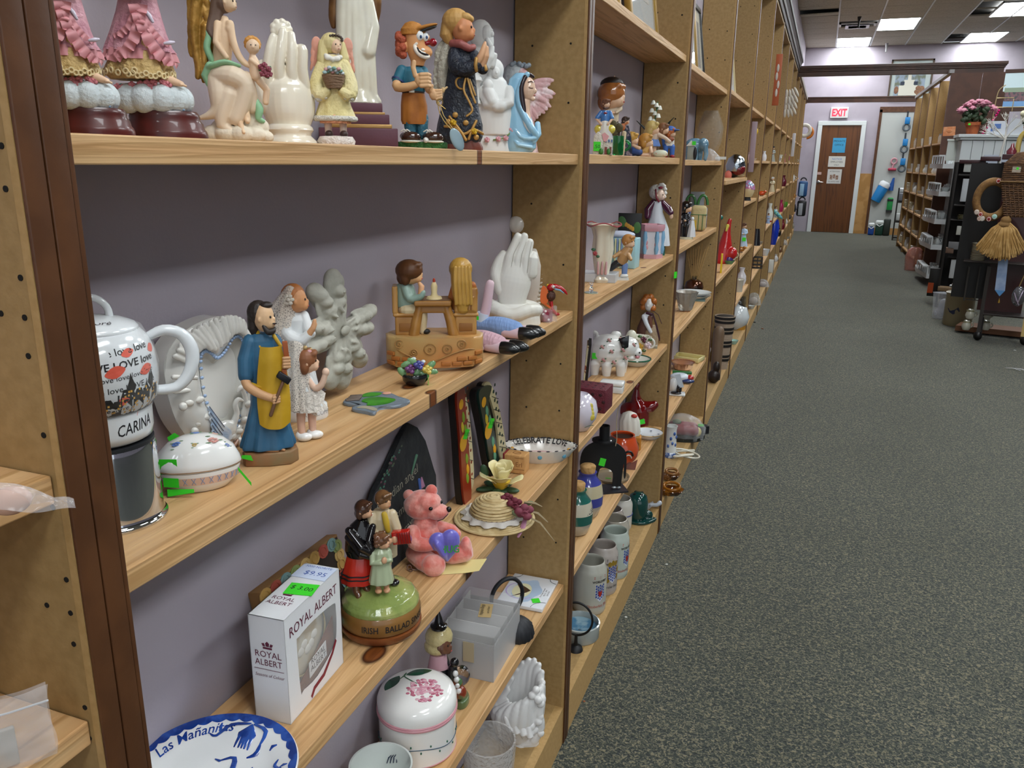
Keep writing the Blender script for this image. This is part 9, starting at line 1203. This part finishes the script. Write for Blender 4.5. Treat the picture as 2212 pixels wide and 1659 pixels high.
one('tinsel', M('#b81060', .25, metal=.6), 'magenta tinsel garland beside the terracotta pot', 'garland', *[E(24 + i * 4 * (1 - i * .03), -6, 4 + i * 5.2, 3.4, 3, 3.4, rot=(30 * i, 50 * i, 0), s=6) for i in range(10)], px=2099, py=288, y=9.70, zs=MZ)
one('orange_card', M('#c47a4c', .6, mix='#d0946a', ms=20), 'orange greeting card with a small cake picture standing on the white box', 'card', B(0, 0, 11, 26, 2, 20, rot=(0, -3, 0)), E(0, -1.4, 12, 6, .6, 4), px=2048, py=300, y=9.95, zs=1.64)
t = T('white_box', 'plain white box standing behind the tiered rack under the orange card', 'box', px=2062, py=345, y=9.95, zs=1.39); t('box', M('#c0c6c0', .6), B(0, 0, 22, 40, 30, 43, bev=.6), smooth=False); t('lid', M('#c9cfc9', .6), B(0, 0, 45, 44, 33, 4, bev=.5), smooth=False)
t = T('wire_rack', 'tall gold wire plate rack with arched back on the mantel', 'rack', px=2150, py=290, y=9.66, zs=MZ); gw = M('#a8946c', .35, metal=.6); Q = lambda px, py: t.q(px, py); q3 = lambda l: [(*[t.q(a, b)[0]], 0, t.q(a, b)[1], 1.1) for a, b in l]
t('frame', gw, TB(q3([(2142, 268), (2150, 225), (2156, 200), (2163, 190), (2172, 184)]), s=6), TB(q3([(2186, 240), (2190, 214)]), s=6)); t('rung', gw, TB(q3([(2154, 212), (2190, 211)]), s=6), TB(q3([(2150, 232), (2212, 231)]), s=6))
t = T('white_tree', 'bare white painted twig tree standing before the mantel', 'tree', px=2160, py=336, y=8.9); tw = M('#c4c2ba', .6); rr = random.Random(8)
def twig(p, d, l, r, n):
 e = p + d * l; out = [TB([(*p, r), (*(p + d * l * .5 + Vector((rr.uniform(-1, 1), 0, 0))), r * .85), (*e, r * .7)], s=6)]
 if n:
  for _ in range(3): out += twig(e - d * l * rr.uniform(0, .3), (d + Vector((rr.uniform(-.8, .8), rr.uniform(-.5, .5), rr.uniform(-.1, .3)))).normalized(), l * .62, r * .62, n - 1)
 return out
t('trunk', tw, TB([(0, 0, -30, 4), (2, 0, 10, 3), (6, 0, 40, 2.6)])); t('branches', tw, *[s for d in (Vector((-.7, 0, .7)), Vector((0, .1, 1)), Vector((.6, -.1, .8)), Vector((-.9, .2, .35))) for s in twig(Vector((5, 0, 36)), d.normalized(), 30, 1.8, 3)])
t = T('framed_picture', 'large landscape print of autumn trees behind a lake at the right edge', 'picture', px=2196, py=235, y=10.4); t('frame', M('#3c2418', .5), t.R(2166, 232, 2230, 240, 0, 6), t.R(2172, 150, 2230, 156, 0, 6)); t('sky', M('#c4d8dc', .5, emit=.0), t.R(2170, 152, 2230, 196, 1, 3)); t('tree_line', M('#7a5a60', .6, mix='#3f4a4c', ms=40), t.R(2170, 196, 2230, 218, .6, 3)); t('hill', M('#8a9a84', .6), t.R(2170, 190, 2230, 198, .4, 3)); t('lake', M('#6f9ac8', .4), t.R(2166, 218, 2230, 232, .6, 3))
t = T('greeting_cards', 'white and blue boxed cards leaning behind the twig tree', 'cards', px=2150, py=292, y=9.64, zs=MZ); t('card', M('#b8bcc4', .6), B(0, 0, 14, 40, 3, 30)); t('picture', M('#4a68a0', .6), B(2, -2, 18, 14, 1, 10), B(-8, -2, 10, 8, 1, 6)); t('card', M('#b0b4ba', .6), B(46, 2, 16, 40, 3, 34, rot=(0, 8, 0)))
t = T('silk_bouquet', 'white and orange silk flower bouquet at the right picture edge', 'bouquet', px=2208, py=290, y=9.3); t('bloom', M('#c4bfa4', .7), *rose(2, -4, 42, 14), *rose(14, -4, 48, 12), each=1); t('leaf', M('#2c3a22', .7), *[E(4 + 5 * math.cos(i * 2), 0, 20 + i * 3, 9, 5, 4, rot=(0, i * 40, 0), s=8) for i in range(7)]); t('orange_bloom', M('#b4704c', .7), *rose(8, -6, 14, 8))
# ================================================================ dark racks, cart and the goods on them
DK = M('#17120f', .45); MAR = M('#34161a', .45)
t = T('dark_etagere', 'dark brown open shelf rack behind the cart, maroon top boards', 'rack', px=2075, py=668, z=0)
t('top_board', MAR, t.R(2072, 345, 2130, 354, 0, 70, bev=1), t.R(2118, 338, 2162, 348, -10, 70, bev=1), each=1); t('shelf', DK, *[t.R(a, c, b, c + 5, 0, 66, bev=.6) for a, b, c in ((2070, 2125, 376), (2060, 2120, 442), (2050, 2118, 474), (2046, 2120, 556))], smooth=False, each=1)
t('post', DK, *[B(t.q(2070, 350, d)[0] + e, d, t.q(2070, 350, d)[1] / 2, 5, 5, t.q(2070, 350, d)[1]) for d in (0, 60) for e in (0, 50)], smooth=False, each=1); t('back', M('#0e0b0a', .7), t.R(2040, 350, 2110, 640, 62, 3), smooth=False)
RK = t
for lb, x0, y0, x1, y1, c, nm, cat in (('tall white narrow board inside the dark rack', 2077, 386, 2092, 436, '#b4b8bc', 'white_board', 'board'), ('white pot under the rack top', 2082, 352, 2098, 372, '#b0b4b0', 'white_pot', 'pot'), ('white packet on the middle dark shelf', 2066, 488, 2080, 508, '#b0b0a8', 'packet', 'packet'), ('blue framed photo on the dark rack', 2075, 492, 2092, 517, '#2c3150', 'photo_frame', 'frame'), ('long white ribbed panel low in the dark rack', 2052, 560, 2066, 602, '#b4b8ba', 'ribbed_board', 'board'), ('tan tray board jutting from the dark rack', 2040, 534, 2060, 548, '#6a5244', 'tray_board', 'board'), ('clear grey tub on the tan tray board', 2048, 522, 2074, 540, '#6f6e70', 'tub', 'tub')):
 t2 = T(nm, lb, cat, loc=RK.loc + RK.h * .02); a = t2.R(x0, y0, x1, y1, 0, 8, bev=1); t2('body', paint(c), a)
 if 'photo' in nm: t2('picture', paint('#a8acb4'), t2.R(x0 + 3, y0 + 4, x1 - 3, y1 - 4, -1, 2))
for lb, px, py, n, r in (('leaning stack of white plates in the dark rack', 2104, 436, 9, 13), ('olive patterned cups stacked in the dark rack', 2078, 472, 4, 12)):
 t2 = T('plates', lb, 'plates', px=px, py=py + 3, y=RK.loc.y + .09); plates('#a8aaa8' if n == 9 else '#5a543a', n, r)(t2)
t = T('cart', 'dark wooden cart on casters with glass panel at the right edge', 'cart', px=2110, py=736, z=0)
t('leg', M('#2e2824', .5), B(0, 0, 84, 8, 8, 150), B(t.q(2210, 730)[0], 0, 84, 8, 8, 150), B(4, 60, 84, 8, 8, 150), each=1); t('caster', M('#0c0a0a', .4), E(0, 0, 11, 10, 8, 10), E(t.q(2212, 740)[0], 0, 11, 10, 8, 10), each=1); t('shelf', M('#241a16', .45), t.R(2080, 566, 2230, 572, -4, 80, bev=1), t.R(2116, 680, 2230, 686, -4, 80, bev=1), smooth=False, each=1)
t('top_board', MAR, t.R(2165, 333, 2240, 345, -6, 80, bev=1), smooth=False); t('cabinet', M('#34100f', .35, coat=.3), t.R(2135, 350, 2235, 680, 46, 40), smooth=False); t('glass_frame', M('#2b2620', .5), t.R(2086, 576, 2090, 650, 20, 4), t.R(2110, 576, 2113, 650, 20, 4), t.R(2086, 646, 2113, 650, 20, 4), each=1); t('panel', M('#0b0908', .4), t.R(2075, 352, 2150, 648, 44, 4), smooth=False)
CT = t
t = T('plates', 'stack of twelve cream dinner plates on the cart shelf', 'plates', px=2110, py=566, y=CT.loc.y + .1); plates('#a49c88', 14, 17)(t)
for i, (px, py) in enumerate(((2086, 712), (2094, 688), (2128, 712), (2130, 690))):
 t = T('white_mug', ['front white mug on the wooden base', 'white mug stacked on the front one', 'second white mug right of the cart leg', 'upper white mug right of the cart leg'][i], 'mug', px=px, py=py, y=7.35); jug('#b4b2a2', 20, 11)(t); t('painted_band', M('#7a7448', .5), RG(0, 0, 17, 8, .8, s=20, t=6))
t = T('mug_tray', 'low tan wooden tray base on casters under the mugs', 'tray', px=2062, py=718, z=0); t('board', M('#6a452c', .6), PR([t.q(2062, 716)[:1] + (0,), (150, -8), (150, 60), (10, 60)], 4, 16, axis='z', bev=1), smooth=False); t('caster', INK, E(70, 10, 4, 5, 5, 5))
t = T('crock', 'cream stoneware crock with a dark blue mark and a lid leaning on it', 'crock', px=2066, py=702, z=0); t('body', M('#8c8164', .45, coat=.2), L([(30, 0), (32, 4), (32, 66), (34, 70), (30, 72), (.01, 70)], s=40)); t('blue_mark', M('#1c2440', .5), patch([(-16, 4), (10, 8), (14, 0), (0, -8), (-10, -4)], -110, 34, lambda z: 32, .5)); t('lid', M('#6a5f50', .5), B(6, -4, 78, 62, 40, 5, rot=(0, 14, 0), bev=2)); t('handle', M('#b9bcc0', .3, metal=.7), TB([(-26, -14, 84, 3), (10, -18, 78, 2)]))
t = T('plastic_bin', 'clear plastic bin with bagged goods beside the crock', 'bin', px=2030, py=688, z=0); t('bin', film('#d4d6dc', .25, .08, .3, 30), L([(17, 0), (22, 54), (24, 56), (21, 54)], sy=.8, s=4), L([(17, 0), (.01, .5)], sy=.8, s=4)); t('goods', film('#d8dae4', .4, .06, 1, 70), E(4, -2, 26, 13, 10, 18), E(-4, 0, 12, 12, 9, 10))
for lb, c, px, py, w, h in (('dark shoe box under the lowest dark shelf', '#241c1c', 2050, 640, 44, 26), ('brown paper roll on the dark boxes', '#7a6248', 2040, 622, 30, 9), ('black box with orange label behind the bin', '#14100e', 2012, 640, 24, 60)):
 t = T('box', lb, 'box', px=px, py=py + 6, y=8.75 if '#14' not in c else 9.0, zs=max(0, at(px, py + 6, y=8.75).z)); t('box', paint(c), B(0, 0, h / 2, w, 26, h, bev=1));
 if '#14' in c: t('label', paint('#a84418'), B(-6, -13.5, 18, 12, 1, 22))
# hanging goods at the front of the cart
t = T('wicker_basket', 'brown wicker creel basket with lid hung at the right edge', 'basket', px=2194, py=468, y=6.9); wk = M('#4e3420', .7, bump=1, bs=60, st=(1, 1, 3), bd=.01, mix='#694829', ms=30)
a0, b0 = t.q(2170, 468); a1, b1 = t.q(2164, 392); a2, b2 = t.q(2170, 352); w0 = 74
t('body', wk, PR([(a0, b0), (a0 + w0 - 6, b0), (a1 + w0, b1), (a1, b1)], -10, 26, bev=3)); lid = t('lid', wk, PR([(a1 - 2, b1), (a1 + w0, b1), (a1 + w0, b2 + 10), (a2 + 50, b2 + 26), (a2 + 22, b2 + 22), (a2, b2)], -13, 26, bev=3)); t('rim', M('#7a5a30', .6), TB([(a1 - 3, -14, b1, 1.6), (a1 + w0, -14, b1, 1.6)], s=6))
t('weave_strand', wk, *[TB([(a0 + (a1 - a0) * i / 16 - 1, -11, b0 + (b1 - b0) * i / 16, 1.5), (a0 + w0, -11, b0 + (b1 - b0) * i / 16, 1.5)], s=6) for i in range(1, 16)], *[TB([(a1, -14, b1 + 3 + i * 4, 1.4), (a1 + w0, -14, b1 + 3 + i * 4, 1.4)], s=6) for i in range(10)], *[TB([(a0 + 6 + j * 9, -11.6, b0, 1.3), (a1 + 6 + j * 9.2, -11.6, b1, 1.3)], s=6) for j in range(8)], kind='stuff'); sx, sz = t.q(2196, 366); t('label_patch', M('#b0a898', .7), B(sx, -14.6, sz, 18, 1, 12), parent=lid); t('price_sticker', STICK, B(sx + 2, -15.4, sz + 2, 5, .6, 5), parent=lid)
t = T('straw_wreath', 'straw ring wreath with red and white buttons hung below the basket', 'wreath', px=2142, py=432, y=6.95); sx, sz = t.q(2143, 431); sw = M('#6e4e28', .8, bump=1, bs=160, bd=.004, mix='#7f5c30', ms=40); t('ring', sw, RG(sx, 0, sz, 34, 9, rot=(90, 0, 0), s=44, sy=1.15))
for px, py, c in ((2110, 458, '#b4a498'), (2118, 463, '#8a1a20'), (2116, 472, '#a8887a'), (2136, 473, '#7a1016'), (2148, 468, '#7ab0a8'), (2157, 391, '#8a1418'), (2122, 472, '#b0a8a0')): a, b = t.q(px, py); t('button', paint(c), E(a, -9, b, 6, 3, 6, s=12)); t('button_ring', paint('#c4b8ac'), RG(a, -11, b, 4, .8, rot=(90, 0, 0), s=12, t=6))
t = T('raffia_broom', 'tan raffia whisk hung by its knot under the wreath', 'broom', px=2160, py=500, y=6.9); rr = random.Random(6); kx_, kz_ = t.q(2172, 482)
def strand():
 px = rr.uniform(2108, 2216); f = (px - 2108) / 108; py = 520 + 38 * math.sin(PI * min(1, f * .75 + .12)) + rr.uniform(-7, 5); a, b = t.q(px, py); u = rr.uniform(-12, 12)
 return TB([(kx_ + u * .5, -3 + rr.uniform(-3, 3), kz_ + 4, 1.5), (kx_ + (a - kx_) * .42 + u * .5, -8 + rr.uniform(-4, 4), kz_ - 12, 2), (a, -5 + rr.uniform(-5, 4), b, 1.3)], s=6)
t('raffia', M('#a07a42', .7, mix='#b8935a', ms=20), *[strand() for _ in range(230)], kind='stuff'); t('knot', M('#7a5a30', .8), E(kx_, -3, kz_ + 6, 12, 9, 10), E(kx_ - 2, -3, kz_ - 4, 16, 10, 9), TB([(kx_, -3, kz_ + 10, 4), (kx_ + 8, 0, kz_ + 26, 3)]), fuse=1.4)
t = T('fabric_tie', 'pale blue satin tie hanging with a small brass bell at its point', 'tie', px=2160, py=600, y=6.95); P_ = lambda *l: [t.q(*p) for p in l]; t('tie', M('#7f93b4', .45, mix='#94a4c0', ms=12), PR(P_((2157, 560), (2178, 560), (2171, 628), (2149, 626)), -1, 1)); t('blue_tip', M('#4f82b4', .4), PR(P_((2149, 626), (2171, 628), (2159, 640)), -1.4, 1)); a, b = t.q(2158, 650); t('bell', M('#a8863c', .3, metal=.9), L([(3, 0), (2.6, 3), (1, 7), (.5, 10), (.01, 10)], x=a, z=b - 4, s=14))
t = T('glass_bauble', 'iridescent clear glass bauble hung on a gold cord at the right edge', 'bauble', px=2200, py=640, y=6.9); a, b = t.q(2200, 640); t('bauble', M('#8a8890', .05, trans=.8, coat=1, ior=1.3), E(a, 0, b, 16, 16, 22)); t('swirl', M('#b4a4b8', .15, metal=.6), TB([(a - 10, -12, b + 8, 1), (a - 4, -17, b - 4, 1.6), (a + 4, -14, b - 18, 1)], s=6), TB([(a + 8, -12, b + 14, 1), (a + 4, -16, b, 1.4), (a, -14, b - 16, 1)], s=6)); t('cord', M('#8a7448', .6), TB([(a - 2, 0, b + 22, 1.2), (a + 8, 0, b + 60, 1.2), (a + 14, 0, b + 100, 1.2)], s=6))
one('tan_box', paint('#b49a62'), 'tan cardboard box cut by the right edge low on the cart', 'box', B(6, 0, 20, 16, 16, 44), px=2207, py=724, y=6.75)
for lb, px, py, c in (('yellow ceramic goose neck ornament at the right edge', 2196, 340, '#a8924a'), ('red glass lamp ornament on the maroon top', 2184, 336, '#6a2a34')): t = T('ornament', lb, 'ornament', px=px, py=py, y=7.3); t('body', glaze(c), TB([(0, 0, 0, 6), (0, 0, 40, 6), (12, 0, 56, 5), (22, 0, 40, 4)]) if 'goose' in lb else L([(10, 0), (12, 10), (5, 18), (3, 26), (.01, 28)]))
# ceiling fittings and crumbs on the carpet
t = T('ceiling_vent', 'white square ceiling diffuser vent beside the nearer lit troffer', 'vent', loc=(.70, 15.43, CZ + .02), k=1); t('frame', WHITE_TRIM, bb(-.29, .29, -.29, -.25, -.02, 0), bb(-.29, .29, .25, .29, -.02, 0), bb(-.29, -.25, -.29, .29, -.02, 0), bb(.25, .29, -.29, .29, -.02, 0), smooth=False); t('louvre', M('#aeb2b6', .4, metal=.3), *[L([(.26 - i * .07, -.03), (.22 - i * .07, .01)], s=4, rot=(0, 0, 45)) for i in range(3)], smooth=False)
t = T('return_grille', 'dark return air grille in the ceiling at the right', 'grille', loc=(2.53, 17.43, CZ), k=1); t('grille', M('#3a3530', .7), *[bb(-.28, .28, -.2 + i * .05, -.18 + i * .05, -.006, .01) for i in range(9)], smooth=False); t('backing', M('#1c1a18', .9), bb(-.28, .28, -.22, .24, .012, .015), smooth=False)
for x, y, lb in ((.70, 14.45, 'black sprinkler head hanging from the ceiling near the left wall'), (1.29, 17.6, 'chrome sprinkler head in front of the back wall')): t = T('sprinkler', lb, 'sprinkler', loc=(x, y, CZ), k=1, rz=0); m = M('#2a2622', .4, metal=.5) if y < 16 else M('#b0b0b0', .3, metal=.8); t('body', m, L([(.03, 0), (.022, -.05), (.014, -.09), (.012, -.15), (.024, -.16), (.01, -.165)], s=14))
rr = random.Random(1)
for i, (px, py, c) in enumerate(((1440, 1220, '#c8ccc8'), (1352, 1334, '#c8ccc8'), (2192, 758, '#b4b4b0'), (1262, 1516, '#9a5a34'), (1647, 711, '#7a4a28'), (1630, 697, '#23221e'))): one('carpet_crumb', paint(c), ['white fleck on the carpet beside the green holder', 'white fleck on the carpet beside the steins', 'white fleck on the carpet near the cart', 'orange leaf scrap on the carpet by the second upright', 'brown crumb in the middle of the far carpet', 'dark crumb near the far base shelf'][i], 'crumb', E(0, 0, 1.2, 3, 2.4, 1.2, s=8), px=px, py=py, z=0)
t = T('clear_wrapper', 'thin clear plastic wrapper lying on the carpet at the right edge', 'wrapper', px=2200, py=800, z=0); t('film', M('#c4c8cc', .15, coat=.6), TB([(-28, 0, 2, 1), (-12, -4, 4, 1.4), (4, -14, 3, 1)], s=6, flat=.4), TB([(-8, 4, 3, 1), (8, -8, 5, 1.6), (20, -22, 3, 1)], s=6, flat=.4))
# purple side partition of the store beyond the right racks
struct('wall_right', PURPLE, [bb(8, 8.1, -4, 18, 0, CZ)], smooth=False)
